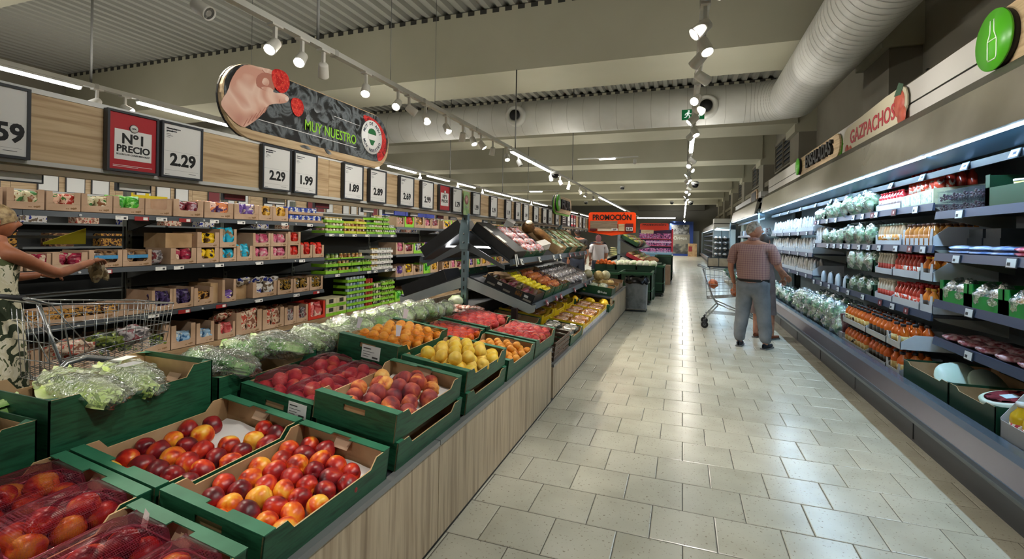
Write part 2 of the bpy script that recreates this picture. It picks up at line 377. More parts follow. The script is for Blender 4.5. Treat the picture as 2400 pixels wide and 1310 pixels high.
for i,(y,a,o_) in enumerate([(2.16,(.9,.2,-.6),0),(2.76,(.15,-.75,-.8),1),(3.03,(.3,-.7,-.8),1),(3.27,(-.5,.6,-.6),0),(3.85,(.35,-.6,-.9),1),(4.40,(.2,-.8,-.7),1),(4.62,(.7,.5,-.6),0),(4.98,(.5,-.3,-.9),1),(5.5,(.6,-.2,-.9),1),(6.0,(-.3,.4,-.9),1),(6.33,(.5,-.3,-.9),1),(6.63,(.6,.1,-.8),1),(7.11,(-.3,.3,-.9),0),(7.77,(.3,-.5,-.9),1),(8.4,(.5,0,-.9),0),(10.7,(.3,-.5,-.9),1),(11.6,(.5,0,-1),0),(12.6,(-.2,-.4,-1),1),(14,(.5,0,-1),1),(15,(-.4,-.4,-1),1),(16.3,(.4,-.3,-1),1),(17.5,(.3,.2,-1),1)]):
    spot(-2.88,y,3.0,a,'white cylinder spotlight on the track above the fruit stand'+(', lit' if o_ else ', turned away from us'),o_,'spotlights above the fruit stand, '+('lit' if o_ else 'turned away'))
for y,a in [(3.42,(.1,-.8,-.6)),(3.7,(.8,.3,-.5)),(8.56,(.2,-.8,-.7)),(10.3,(.2,-.8,-.7)),(12.4,(.2,-.8,-.7)),(14.2,(.2,-.8,-.7)),(17.0,(.2,-.8,-.7)),(19.5,(.2,-.8,-.7))]:
    spot(-6.08,y,3.0,a,'small white spotlight between the light tubes above the boxed shelves',1,'spotlights above the boxed shelves')
for i,y in enumerate([2.9,3.38,3.66,3.95,4.42,5.1,5.5,5.9,6.5,6.8,9.0,9.5,10.1,10.7,11.4,11.9,13.9,14.6,15.3,16,16.8,17.6,35,36.5,38]):
    a=[(.6,-.5,-.5),(-.7,-.2,-.6),(.3,-.4,-.9),(-.6,.5,-.5),(.7,.5,-.4),(-.3,-.7,-.5)][i%6]
    spot(.12,y,3.0,a,'white cylinder spotlight on the track above the middle of the aisle',1,'spotlights above the aisle')
def tube(X,y0,y1,where,Z=2.985,grp='linear light tubes'):
    t=thing('light_tube','white glowing linear light tube '+where,'light tube',(X,y0,Z),group=grp)
    ob('tube_housing', G().box(-.035,.035,0,y1-y0,-.01,.012).mesh('th',railm), t)
    ob('diffuser', G().prism([(-.028,-.01),(.028,-.01),(.02,-.035),(-.02,-.035)],'y',.01,y1-y0-.01).mesh('td',LIGHTM), t)
for a,b in [(-1,1.4),(1.5,3.27),(3.83,5.05),(5.2,6.6),(6.9,8.4),(8.95,10.1),(10.66,11.86),(12.4,13.6),(14.4,16.8),(17.2,19.2),(19.8,22),(23,25),(26,29),(30,34)]:
    tube(-6.08,a,b,'on the track above the boxed shelves',grp='tubes above the boxed shelves')
for a,b in [(8.0,9.2),(9.3,10.6),(17.5,26)]: tube(-2.88,a,b,'on the track behind the fruit stand',grp='tubes on the track over the fruit stand')
for a,b in [(7.3,8.8),(12.1,13.6),(18,22),(23,27),(28,34)]: tube(.12,a,b,'on the aisle track',grp='tubes on the aisle track')
for k,(X,y,Zp) in enumerate([(-1.92,12.9,3.6),(-4.62,15.3,3.0),(-9.5,18,3.0)]):
    t=thing('pendant_tube',['short white tube lamp hanging right of the fruit sign, with a spot at its end','short white tube lamp hanging left of the fruit sign','short white tube lamp high up above the left aisles'][k],'light tube',(X,y,Zp))
    ob('diffuser', G().box(-.21,.21,-.03,.03,-.03,.0).mesh('pd',LIGHTM), t); ob('tube_housing', G().box(-.8,.8,-.03,.03,.0,.03).mesh('ph',railm), t)
    ob('lamp_head', sp_body, t, (.72,0,-.05),(R(160),0,0))
thing('light_tube','long thin light tube hanging crosswise behind the orange promotion sign','light tube',(-2.6,30,2.78),me=G().box(0,2.2,-.03,.03,-.05,0).mesh('ct',LIGHTM))
# suspension rods
RODS=[(-6.08,3.36,'carrying the light track at the upper left'),(-2.88,3.2,'carrying the track above the strawberry sign'),(-6.08,11.9,'carrying the track far above the boxed shelves'),
      (-2.88,8.2,'carrying the track between the tube lamps'),(-2.88,13,'carrying the track behind the fruit sign'),(-6.08,16,'thin and distant above the shelves'),(-6.08,19,'thinnest and farthest above the shelves'),(.12,15,'over the aisle')]
for X,y,l in RODS:
    thing('suspension_rod','grey metal rod '+l,'rod',(X,y,3.04),me=G().tube([(0,0,0),(0,0,1.45 if (y-2.4)%5.75<1.55 else 2.66)],.012,8).mesh('rod',flat('#6a6a66',.6)))
for X,y,l in [(-6.08,5.4,'left of the strawberry sign'),(-2.88,4.25,'right of the strawberry sign'),(-2.88,5.2,'nearer the exit duct')]:
    thing('hanging_wire','thin steel wire from the roof down to the track, '+l,'wire',(X,y,3.04),me=G().tube([(0,0,0),(0,0,2.62)],.003,5).mesh('wr',flat('#5a5c5a',.6)))
cam_me=G().lathe([(0,-.13),(.05,-.12),(.08,-.08),(.085,-.03)],18).mesh('cd',flat('#08080a',.12)); camh=G().lathe([(.095,-.03),(.095,.02),(.05,.05),(0,.05)],18).mesh('ch',flat('#c9c7bf',.5))
for k,(X,y,z,l) in enumerate([(-2.75,10.6,2.93,'under the track left of the fruit sign'),(-2.4,20.5,3.65,'on the beam above the promotion sign'),(-4.6,24,3.3,'far left above the promotion sign'),(-.5,24.5,3.3,'far off between promotion sign and aisle track'),(.3,13.4,2.95,'on the aisle track'),(.3,20,2.95,'farther along the aisle track')]):
    t=thing('dome_camera','small black dome camera in a pale housing '+l,'camera',(X,y,z)); ob('dome',cam_me,t); ob('housing',camh,t)

# ================================================================ PRICE SIGN BAND
XB=-2.40
bd=thing('sign_band','long pale oak board with white edge strips carrying price frames above the fruit stand','sign board',(XB,.3,1.72))
yb=.3; k=0
while yb<17:
    ob('wood_panel', G().box(-.012,.0,.003,1.247,0,.265).mesh('wp',OAK), bd, (0,yb-.3,0)); yb+=1.25
ob('edge_strip', G().box(-.014,.004,0,17.0,.262,.282).mesh('e1',flat('#dfe0dd',.4)), bd)
ob('edge_strip', G().box(-.014,.004,0,17.0,-.018,.0).mesh('e2',flat('#c9cac8',.4)), bd)
ob('carrier_rail', G().box(-.05,-.014,0,17.0,-.05,.0).mesh('cr',flat('#8d7f68',.5)), bd)
def price_frame(y0,y1,price,red=False,dark=False,lab=None):
    w=y1-y0; z0=-.005; h=.272
    t=thing('price_sign',lab,'price sign',(XB+.018,y0,1.715),group='framed price signs on the oak band')
    f=.010
    g=G().box(-.012,.006,0,w,0,h); ob('backing', g.mesh('bk',FRAME), t)
    g=G().box(.006,.016,0,w,0,f).box(.006,.016,0,w,h-f,h).box(.006,.016,0,f,f,h-f).box(.006,.016,w-f,w,f,h-f); ob('frame', g.mesh('fr',FRAME), t)
    sh=G().box(.006,.009,f,w-f,f,h-f).mesh('sh',RED if red else PAPER); ob('price_sheet', sh, t)
    if red:
        ob('white_field', G().box(.009,.0105,w*.14,w*.86,.055,.19).mesh('wf',PAPER), t)
        g=G().lathe([(0,.0105),(.019,.0105),(.019,.0125),(0,.0125)],24,axis='x'); e=ob('emblem_rim', g.mesh('er',flat('#3a3d42',.4)), t,(0,w*.5,.2))
        ob('emblem', G().lathe([(0,.0125),(.0165,.0125),(.0165,.0135),(0,.0135)],24,axis='x').mesh('em',PAPER), e)
        if y0<2: text('LIDL',.0095,BLACK,e,(.0137,0,0),RX,.03)
        text('Nº1',.062,BLACK,t,(.0106,w*.5,.148),RX,.03)
        text('PRECIO',.042,BLACK,t,(.0106,w*.5,.103),RX,.03)
        if y0<3: text('SEGÚN LOS CONSUMIDORES*',.0105,BLACK,t,(.0106,w*.5,.078),RX,.01)
        if y0<3: text('',.0,BLACK,t,(0,0,0),RX) if 0 else ob('fine_print', G().box(.009,.0095,w*.12,w*.88,.028,.030).box(.009,.0095,w*.12,w*.6,.022,.024).mesh('fp',PAPER), t)
    elif dark:
        g=G()
        for q in range(5): g.box(.009,.0095,w*.2,w*.8,.06+q*.04,.075+q*.04)
        ob('printed_lines', g.mesh('pl',PAPER), t); sh.materials[0]=BLACK
    else:
        if price=='.59': text('59',.095,BLACK,t,(.0095,w*.74,.092),RX,.035,sx=.92)
        elif price: text(price,.083 if y0<2 else .078,BLACK,t,(.0095,w*.52,.088),RX,.035,sx=.92)
        g=G().box(.009,.0095,w*.12,w*.45,.238,.243).box(.009,.0095,w*.12,w*.36,.226,.231).box(.009,.0095,w*.12,w*.22,.212,.214).box(.009,.0095,w*.12,w*.27,.204,.206).box(.009,.0095,w*.12,w*.2,.196,.198)
        g.box(.009,.0092,w*.08,w*.9,.130,.1306).box(.009,.0092,w*.08,w*.9,.038,.0386).box(.009,.0095,w*.66,w*.84,.026,.028).box(.009,.0095,w*.1,w*.2,.016,.018)
        ob('product_lines', g.mesh('pl',flat('#4a4d52',.6)), t)
    if y0<2.2 and not red:
        for l,s,z in (('Nectarina' if not red else '',.0125,.2405),('granel',.0125,.2285)): text(l,s,BLACK,t,(.0098,w*.12,z),RX,.02,align='LEFT')
FR=[(0.885,1.113,'.59','cut off at the left edge'),(1.373,1.591,'R','red, the larger red number-one sign near us'),(1.605,1.815,'2.29','reading 2.29, right of the big red sign'),(2.194,2.418,'2.29','reading 2.29, under the strawberry sign'),(2.44,2.65,'1.99','reading 1.99, the nearer one of that price'),(2.924,3.154,'1.89','reading 1.89'),(3.236,3.465,'2.89','reading 2.89'),(3.673,3.909,'2.69','reading 2.69'),(4.049,4.283,'2.99','reading 2.99'),(4.41,4.65,'R','red, the smaller red number-one sign farther off'),(4.711,4.947,'1.79','reading 1.79, left of the post'),(5.241,5.471,'1.99','reading 1.99, just right of the steel post'),(5.809,6.053,'3.39','reading 3.39'),(6.386,6.619,'1.19','reading 1.19'),(6.81,7.051,'1.61','reading 1.61, with a dark block on top'),(7.2,7.467,'1.49','reading 1.49'),(7.754,8.033,'1.29','first narrow one left of the fruit sign'),(8.304,8.562,'1.59','second narrow one left of the fruit sign'),(8.682,8.962,'2.19','below the left edge of the fruit sign'),(9.226,9.503,'2.49','below the middle of the fruit sign'),(9.76,10.229,'D','black, with white lines of print'),(10.27,10.522,'1.99','right of the black one'),(10.608,10.876,'R','dark red, first of the two far ones'),(10.922,11.157,'R','dark red, second of the two far ones'),(11.557,11.818,'1.79','last but one before the promotion sign'),(12.035,12.316,'2.79','last one before the promotion sign'),(12.8,13.05,'1.39','behind the promotion sign, nearer'),(13.6,13.85,'1.49','behind the promotion sign, farther')]
for a,b,p,l in FR:
    price_frame(a,b,None if p in 'RD' else p,p=='R',p=='D','framed price sign on the oak band, '+l+(', %s from us'%['first','second','third','fourth','fifth','sixth','seventh','eighth','ninth','tenth','eleventh','twelfth'][FR.index((a,b,p,l))] if FR.index((a,b,p,l)) in (5,6,7,8) else ''))
# small tag frames on the other face of the band, hanging below it
smf=G().box(-.02,.0,0,.15,0,.115); sm_me=smf.mesh('sf',FRAME); smw=G().box(.0,.002,.008,.142,.008,.107).mesh('sw',PAPER); smr=G().box(.0,.002,.008,.142,.008,.107).mesh('sr',flat('#6d1c22',.5))
y=.75; i=0
while y<15:
    z=1.665
    t=thing('hanging_tag','small dark framed tag hanging below the back of the oak band','price tag',(XB-.06,y,z-.03),group='small tags along the back of the band')
    ob('frame',sm_me,t,(0,0,0),(0,0,0),(1,1,.6)); ob('paper',smr if i in (3,5,9,14) else smw,t,(.001,0,0),(0,0,0),(1,1,.6))
    y+=.30+.12*((i*7)%3); i+=1
# posts
pm=tex('blue_grey_steel',['#7f98a2','#9fb6bf'],scale=3,rough=.25,metal=.6)
def post(Y,z0,z1,lab):
    t=thing('rack_post',lab,'post',(XB,Y,z0)); h=z1-z0
    ob('upright', G().box(-.035,.035,-.03,.03,0,h).box(-.045,.045,-.035,.035,-.01,.0).mesh('up',pm), t)
    g=G()
    for q in range(int(h/.1)): g.box(-.008,.008,-.032,-.029,.05+q*.1,.09+q*.1)
    ob('slots', g.mesh('sl',BLACK), t)
    ob('clamp', G().prism([(-.05,0),(.05,0),(.06,.2),(.035,.34),(-.035,.34),(-.06,.2)],'y',-.05,-.032).mesh('cl',pm), t, (0,0,.72))
    for zz in (.80,.90): ob('bolt', G().lathe([(0,-.06),(.009,-.058),(.012,-.05)],12,axis='y').mesh('bo',STEEL), t,(0,0,zz))
post(5.12,.58,1.72,'blue-grey steel post rising from the fruit stand to the oak band, nearest one')
post(9.75,.52,1.72,'blue-grey steel post at the far end of the fruit stand')
# green leaflet at the post top
t=thing('fig_poster','small green poster with a cut fig, fixed to the top of the nearest post','poster',(XB+.03,4.98,1.70))
ob('sheet', G().box(0,.004,0,.16,0,.27).mesh('gs',tex('pale_green_print',['#7fae6a','#b7cf9a'],scale=12,rough=.5)), t)
ob('printed_fig', G().lathe([(0,.004),(.055,.0045),(0,.005)],20,axis='x').mesh('pf',tex('fig_pink',['#efd9c8','#d88f92','#e9c9b8'],scale=30)), t,(0,.08,.175))
text('MUY',.03,PAPER,t,(.0055,.08,.09),RX); 

# ================================================================ STRAWBERRY SIGN ("MUY NUESTRO")
def stadium(w,h,n=14):
    r=h/2; pts=[]
    for i in range(n+1): q=-math.pi/2+math.pi*i/n; pts.append((w/2-r+r*math.cos(q), r*math.sin(q)))
    for i in range(n+1): q=math.pi/2+math.pi*i/n; pts.append((-w/2+r+r*math.cos(q), r*math.sin(q)))
    return pts
SW,SH=1.58,.435
ms=thing('strawberry_sign','large pill-shaped sign with a hand picking strawberries and the words MUY NUESTRO','sign',(XB+.01,2.715,2.215))
ms.rotation_euler=(0,0,0)
ob('wood_back', G().prism(stadium(SW,SH),'x',-.02,.008).mesh('wb',OAK), ms)
ob('black_edge', G().prism(stadium(SW+.006,SH+.006),'x',-.03,-.018).mesh('be',BLACK), ms)
printm=tex('dark_leaf_print',['#08090a','#101214','#1a1d1f','#6d7478','#15181a','#0b0c0d'],scale=7,rough=.35,detail=7,rand=False,distort=1.6,contrast=(.25,.75))
up_=[(y+.0, z+.012) for y,z in stadium(SW-.03,SH-.06)]
ob('dark_print', G().prism(up_,'x',.008,.011).mesh('dp',printm), ms, (0,0,.012))
def layer(name,poly,mat,x,par,th=.002):
    return ob(name, G().prism(poly,'x',x,x+th).mesh(name,mat), par)
def smooth(poly,it=2):
    for _ in range(it):
        q=[]
        for i in range(len(poly)):
            a,b=poly[i],poly[(i+1)%len(poly)]
            q += [(a[0]*.75+b[0]*.25,a[1]*.75+b[1]*.25),(a[0]*.25+b[0]*.75,a[1]*.25+b[1]*.75)]
        poly=q
    return poly
skinp=tex('hand_print',['#c98f7d','#e3b49f','#efcdbb','#d7a08c'],scale=5,rough=.45,rand=False,detail=2,distort=.5)
skind=flat('#b87765',.5)
# coordinates in (y,z) around the sign centre; measured on the sign face
palm=smooth([(-0.793,-0.047),(-0.752,0.02),(-0.738,0.082),(-0.691,0.165),(-0.636,0.205),(-0.53,0.222),(-0.467,0.232),(-0.415,0.224),(-0.361,0.222),(-0.333,0.21),(-0.349,0.195),(-0.388,0.20),(-0.441,0.205),(-0.476,0.20),(-0.484,0.18),(-0.471,0.155),(-0.466,0.11),(-0.437,0.097),(-0.371,0.117),(-0.316,0.103),(-0.329,0.071),(-0.37,0.049),(-0.436,0.032),(-0.487,0.006),(-0.505,-0.035),(-0.559,-0.094),(-0.617,-0.143),(-0.651,-0.163),(-0.706,-0.148),(-0.76,-0.109),(-0.794,-0.076)],1)
layer('hand',palm,skinp,.0118,ms,.003)
layer('inner_fingers',smooth([(-.572,.104),(-.57,.155),(-.528,.195),(-.476,.205),(-.44,.2),(-.43,.12),(-.466,.10),(-.514,.091),(-.55,.095)],1),skind,.0150,ms,.0006)
layer('inner_fingers',smooth([(-.535,.125),(-.52,.165),(-.49,.17),(-.475,.15),(-.49,.12)],1),skinp,.0157,ms,.0006)
layer('inner_fingers',smooth([(-.545,.10),(-.50,.118),(-.455,.12),(-.44,.10),(-.50,.088)],1),skinp,.0157,ms,.0006)
for i in range(6):
    a,b=(-.655+.028*i,-.155+.022*i),(-.625+.03*i,-.105+.024*i)
    layer('crease',[a,(a[0]+.006,a[1]),(b[0]+.003,b[1]),b],skind,.0150,ms,.0005)
for a,b,c,d in [((-.53,.205),(-.50,.19),(-.50,.194),(-.53,.21)),((-.45,.218),(-.447,.205),(-.444,.205),(-.446,.219)),((-.40,.05),(-.395,.07),(-.392,.07),(-.396,.05))]: layer('crease',[a,b,c,d],skind,.0150,ms,.0005)
layer('thumb_nail',smooth([(-.352,.10),(-.322,.100),(-.325,.078),(-.35,.072)],1),flat('#f0d8cc',.3),.0148,ms,.0006)
layer('finger_nail',smooth([(-.352,.217),(-.334,.205),(-.342,.197),(-.36,.207)],1),flat('#7a1c1c',.3),.0148,ms,.0006)
straw=tex('strawberry_red',['#b4161a','#d8262a','#e8473c','#c21c20'],scale=22,rough=.3,rand=True,detail=2)
def strawberry(cy,cz,w,h,seeds=True):
    p=smooth([(cy-w*.5,cz+h*.2),(cy-w*.3,cz+h*.48),(cy+w*.3,cz+h*.5),(cy+w*.5,cz+h*.1),(cy+w*.35,cz-h*.3),(cy+.0,cz-h*.5),(cy-w*.35,cz-h*.3)],2)
    layer('strawberry',p,straw,.0158,ms,.001)
    if seeds:
        g=G()
        for i in range(7):
            for j in range(5):
                y=cy+(j-2+.5*(i%2))*w*.17; z=cz+(i-3)*h*.125
                if abs(y-cy)/(w*.45)+abs(z-cz)/(h*.62)<1: g.box(.0168,.0172,y-.0012,y+.0012,z-.002,z+.002)
        o=ob('seeds', g.mesh('sd',flat('#f0b070',.5)), ms); o['kind']='stuff'
strawberry(-.39,.18,.155,.15); strawberry(-.25,.055,.12,.125)
for p in [[(-.12,-.09),(-.07,.01),(-.02,-.12),(-.07,-.10)],[(-.22,.12),(-.12,.10),(-.17,.05)],[(-.10,.14),(.0,.12),(-.06,.06),(-.1,.08)],[(.05,.13),(.16,.09),(.10,.04)],[(.0,-.15),(.10,-.19),(.04,-.20)],[(-.18,.0),(-.14,.05),(-.12,-.04)],[(-.24,-.19),(-.10,-.20),(-.16,-.17)],[(.2,.10),(.34,.06),(.26,.03)]]:
    layer('grey_leaf',smooth(p,1),tex('grey_leaf_print',['#2a2d2f','#5d6265','#8b9194'],scale=14,rand=True),.011,ms,.001)
layer('thin_line',[(-.547,-.093),(.36,-.098),(.36,-.094),(-.547,-.089)],PAPER,.0115,ms,.001)
layer('thin_line',[(.10,.085),(.40,.080),(.40,.083),(.10,.088)],PAPER,.0115,ms,.001)
text('MUY NUESTRO',.098,flat('#93d43a',.4),ms,(.0135,.085,-.042),RX,.008,sx=.80)
# emblem at the right end
em=ob('round_emblem', G().lathe([(0,.012),(.135,.012),(.135,.016),(0,.016)],48,axis='x').mesh('re',flat('#f2f3f1',.4)), ms,(0,.548,.023))
redp=smooth([(.42,.18),(.56,.185),(.68,.14),(.75,.06),(.755,-.05),(.71,-.13),(.64,-.16),(.62,-.1),(.66,0),(.58,.11),(.46,.13)],1)
layer('berry_print',redp,tex('berry_print_mix',['#6d0f12','#c5252a','#e24038','#22120f'],scale=16,rand=False,distort=1),.0105,ms,.001)
shield=smooth([(-.05,.055),(0,.075),(.05,.055),(.052,0),(0,-.085),(-.052,0)],1)
ob('shield', G().prism(shield,'x',.016,.0175).mesh('shd',flat('#1f6b3a',.4)), em)
ob('shield_band', G().prism([(-.056,.022),(.056,.022),(.046,-.022),(-.046,-.022)],'x',.0176,.0185).mesh('sb',PAPER), em)
def arc_text(s,r,a0,a1,size,flip=False):
    for i,ch in enumerate(s):
        if ch==' ': continue
        a=R(a0+(a1-a0)*i/(len(s)-1)); y,z=r*math.cos(a),r*math.sin(a)
        me=text_mesh(ch,size,.02,.0005).copy(); me.materials.clear(); me.materials.append(flat('#26364a',.5))
        o=ob('emblem_letter', me, em,(.017,y,z)); ang=a-math.pi/2 if not flip else a+math.pi/2
        o.rotation_euler=(Matrix.Rotation(ang,3,'X')@Euler(RX).to_matrix()).to_euler()
arc_text('MUY DE AQUÍ',.108,158,22,.034); arc_text('MUY NUESTRO',.108,-158,-22,.034,True)

# FRUTA sign on the band
def pill_sign(name,label,loc,face,W,H,words,size,icon=True,letters=14):
    """oak pill sign with green lower edge, raised black letters and a green round badge; local face +X"""
    t=thing(name,label,'sign',loc,(0,0,face))
    ob('green_layer', G().prism(stadium(W,H),'x',-.03,-.005).mesh('gl',flat('#5faf2f',.4)), t,(0,0,-.03))
    ob('oak_face', G().prism(stadium(W,H*.96),'x',-.005,.015).mesh('of',OAK), t,(0,0,.0))
    ob('black_back', G().prism(stadium(W+.01,H+.01),'x',-.05,-.03).mesh('bb',BLACK), t,(0,0,-.02))
    if words:
        me=text_mesh(words,size,.03,.018).copy(); me.materials.clear(); me.materials.append(flat('#15161a',.5)); ob('raised_letters', me, t,(.034,W*.08,.0),RX)
    if icon:
        b=ob('green_badge', G().lathe([(0,.05),(H*.46,.05),(H*.46,.062),(0,.062)],40,axis='x').mesh('gb',flat('#52b51e',.35)), t,(0,-W/2+H*.36,.01))
        ob('badge_shadow_gap', G().lathe([(0,.016),(H*.44,.016),(H*.44,.05),(0,.05)],32,axis='x').mesh('bg',BLACK), b)
        return t,b
    return t,None
t,b=pill_sign('fruit_sign','green and oak pill sign with raised black letters FRUTA above the band',(XB+.05,9.75,2.13),0,1.45,.36,'FRUTA',.26)
ob('apple_outline', G().lathe([(.055,.063),(.065,.063),(.065,.066),(.055,.066)],24,axis='x').mesh('ao',PAPER), b)
ob('apple_stem', G().box(.063,.066,-.006,.006,.06,.1).mesh('as',PAPER), b)

# emergency exit sign
t=thing('exit_sign','green emergency exit sign with white running figure and arrow over the aisle','exit sign',(-.03,6.5,2.985))
ob('panel', G().box(0,.27,-.012,.012,0,.13).mesh('ep',flat('#0d6b3c',.4,emit=.25)), t)
wm=flat('#e9f5ee',.4,emit=.4)
ob('divider', G().box(.136,.140,-.0135,-.012,.0,.13).mesh('dv',flat('#0a4a2a',.4)), t)
ob('arrow', G().prism([(.205,.12),(.245,.085),(.232,.078),(.213,.093),(.213,.015),(.197,.015),(.197,.093),(.178,.078),(.165,.085)],'y',-.015,-.012).mesh('ar',wm), t)
g=G().lathe([(0,-.015),(.012,-.015),(.012,-.012)],12,axis='y',c=(.083,0,.108))
for p in [[(.07,.095),(.092,.09),(.082,.055),(.06,.06)],[(.07,.092),(.045,.08),(.035,.06),(.043,.056),(.055,.072),(.075,.08)],[(.088,.09),(.108,.075),(.118,.078),(.116,.07),(.105,.066),(.085,.08)],[(.062,.062),(.052,.04),(.03,.03),(.033,.022),(.06,.032),(.075,.058)],[(.08,.058),(.09,.035),(.08,.012),(.09,.012),(.102,.035),(.09,.062)]]: g.prism(p,'y',-.015,-.012)
ob('running_figure', g.mesh('rf',wm), t)
ob('door_block', G().box(.09,.128,-.0145,-.012,.01,.12).mesh('db',flat('#bfe0cd',.4)), t) if 0 else None
ob('hanger', G().box(.12,.15,-.01,.01,.13,.2).mesh('hg',railm), t)

# PROMOCIÓN sign
or_=flat('#ff4a0c',.4); ord_=flat('#d8330c',.45)
def promo(loc,W,H,lab,big=True):
    t=thing('promotion_sign',lab,'sign',loc)
    r=.05; pts=[(-W/2,-H*.36),(0,-H/2),(W/2,-H*.36),(W/2,H/2-r),(W/2-r*.3,H/2-r*.3),(W/2-r,H/2),(-W/2+r,H/2),(-W/2+r*.3,H/2-r*.3),(-W/2,H/2-r)]
    ob('orange_panel', G().prism(pts,'y',-.01,.01).mesh('op',or_ if big else ord_), t)
    me=text_mesh('PROMOCIÓN',H*.32,.03,.002).copy(); me.materials.clear(); me.materials.append(flat('#2c0f0a',.5)); ob('lettering', me, t,(0,-.012,H*.27),RNY).scale=(W/(H*2.35),1,1)
    if big:
        ob('wood_board', G().box(-W*.46,W*.12,-.03,-.012,-H*.21,H*.13).mesh('wb',tex('grey_oak_board',['#7d6b58','#917d67'],scale=6,stretch=(1,1,6))), t)
        ob('wood_board', G().box(W*.14,W*.27,-.025,-.012,-H*.3,H*.0).mesh('wb2',OAK), t)
        ob('white_strip', G().box(-W*.3,W*.0,-.03,-.012,-H*.31,-H*.21).mesh('ws',flat('#d9c3ae',.5)), t)
        c=ob('price_card', G().box(W*.29,W*.45,-.03,-.012,-H*.34,H*.02).mesh('pc',flat('#5c1a22',.5)), t)
        ob('card_field', G().box(W*.30,W*.44,-.033,-.030,-H*.28,-H*.14).mesh('cf',PAPER), c); text('0.39',.07,BLACK,c,(W*.37,-.035,-H*.21),RNY,.04)
        c=ob('price_card', G().box(0,W*.13,-.034,-.031,-H*.29,-H*.19).mesh('pc2',PAPER), t); text('0.89',.045,BLACK,c,(W*.065,-.036,-H*.24),RNY,.03)
        ob('price_card', G().box(-W*.47,-W*.33,-.034,-.012,-H*.30,-H*.2).mesh('pc3',flat('#57151f',.5)), t)
    else:
        ob('wood_board', G().box(-W*.46,-W*.02,-.03,-.012,-H*.9,-H*.4).mesh('wb',OAK), t)
    return t
promo((-1.51,11.0,1.79),1.06,.53,'big orange arrow-bottomed PROMOCIÓN sign with wooden board and price cards')
promo((-1.3,24.5,2.07),1.35,.36,'smaller darker orange PROMOCIÓN sign far behind the big one',False)
# ================================================================ FRUIT STAND
SL=math.atan(.119)
def surfZ(X,base=.49): return base+(-1.08-X)*.119
st=thing('fruit_stand','long fruit stand with pale wood front panels, grey edge rail and sloping tops','display stand',(-1.056,0,0))
def L(x,y,z): return (x+1.056,y,z)
segs=[(-1.2,.62,.49),(.66,2.0,.49),(2.006,4.05,.49),(4.12,5.35,.325),(5.356,6.6,.325),(6.606,7.78,.325),(7.80,9.9,.50)]
for i,(a,b,h) in enumerate(segs):
    me=G().box(-.02,.0,a,b,.03,h-.022).mesh('fp',OAKV); ob('front_panel', me, st)
    ob('edge_rail', G().box(-.03,.006,a,b,h-.02,h+.004).mesh('er',flat('#8d8e8e',.35,.5)), st)
ob('kick_strip', G().box(-.10,-.012,-1.2,9.9,0,.03).mesh('ks',BLACK), st)
ob('end_panel', G().box(-2.7,0,9.9,9.92,.03,.5).mesh('ep',OAKV), st)
ob('step_panel', G().box(-1.3,-.02,4.05,4.07,.32,.49).mesh('sp',OAKV), st)
for a,b,h in ((-1.2,4.05,.49),(4.07,7.8,.325),(7.8,9.9,.5)):
    g=G().hexa([(-.02,a,h-.03),(-1.34,a,h+.13),(-1.34,b,h+.13),(-.02,b,h-.03),(-.02,a,h-.008),(-1.34,a,h+.152),(-1.34,b,h+.152),(-.02,b,h-.008)][0:8])
    g.hexa([(-2.66,a,h-.03),(-1.34,a,h+.13),(-1.34,b,h+.13),(-2.66,b,h-.03),(-2.66,a,h-.008),(-1.34,a,h+.152),(-1.34,b,h+.152),(-2.66,b,h-.008)])
    ob('sloping_top', g.mesh('stp',DKGREY), st)
ob('rear_panel', G().box(-2.68,-2.66,-1.2,9.9,.03,.45).mesh('rp',OAKV), st)

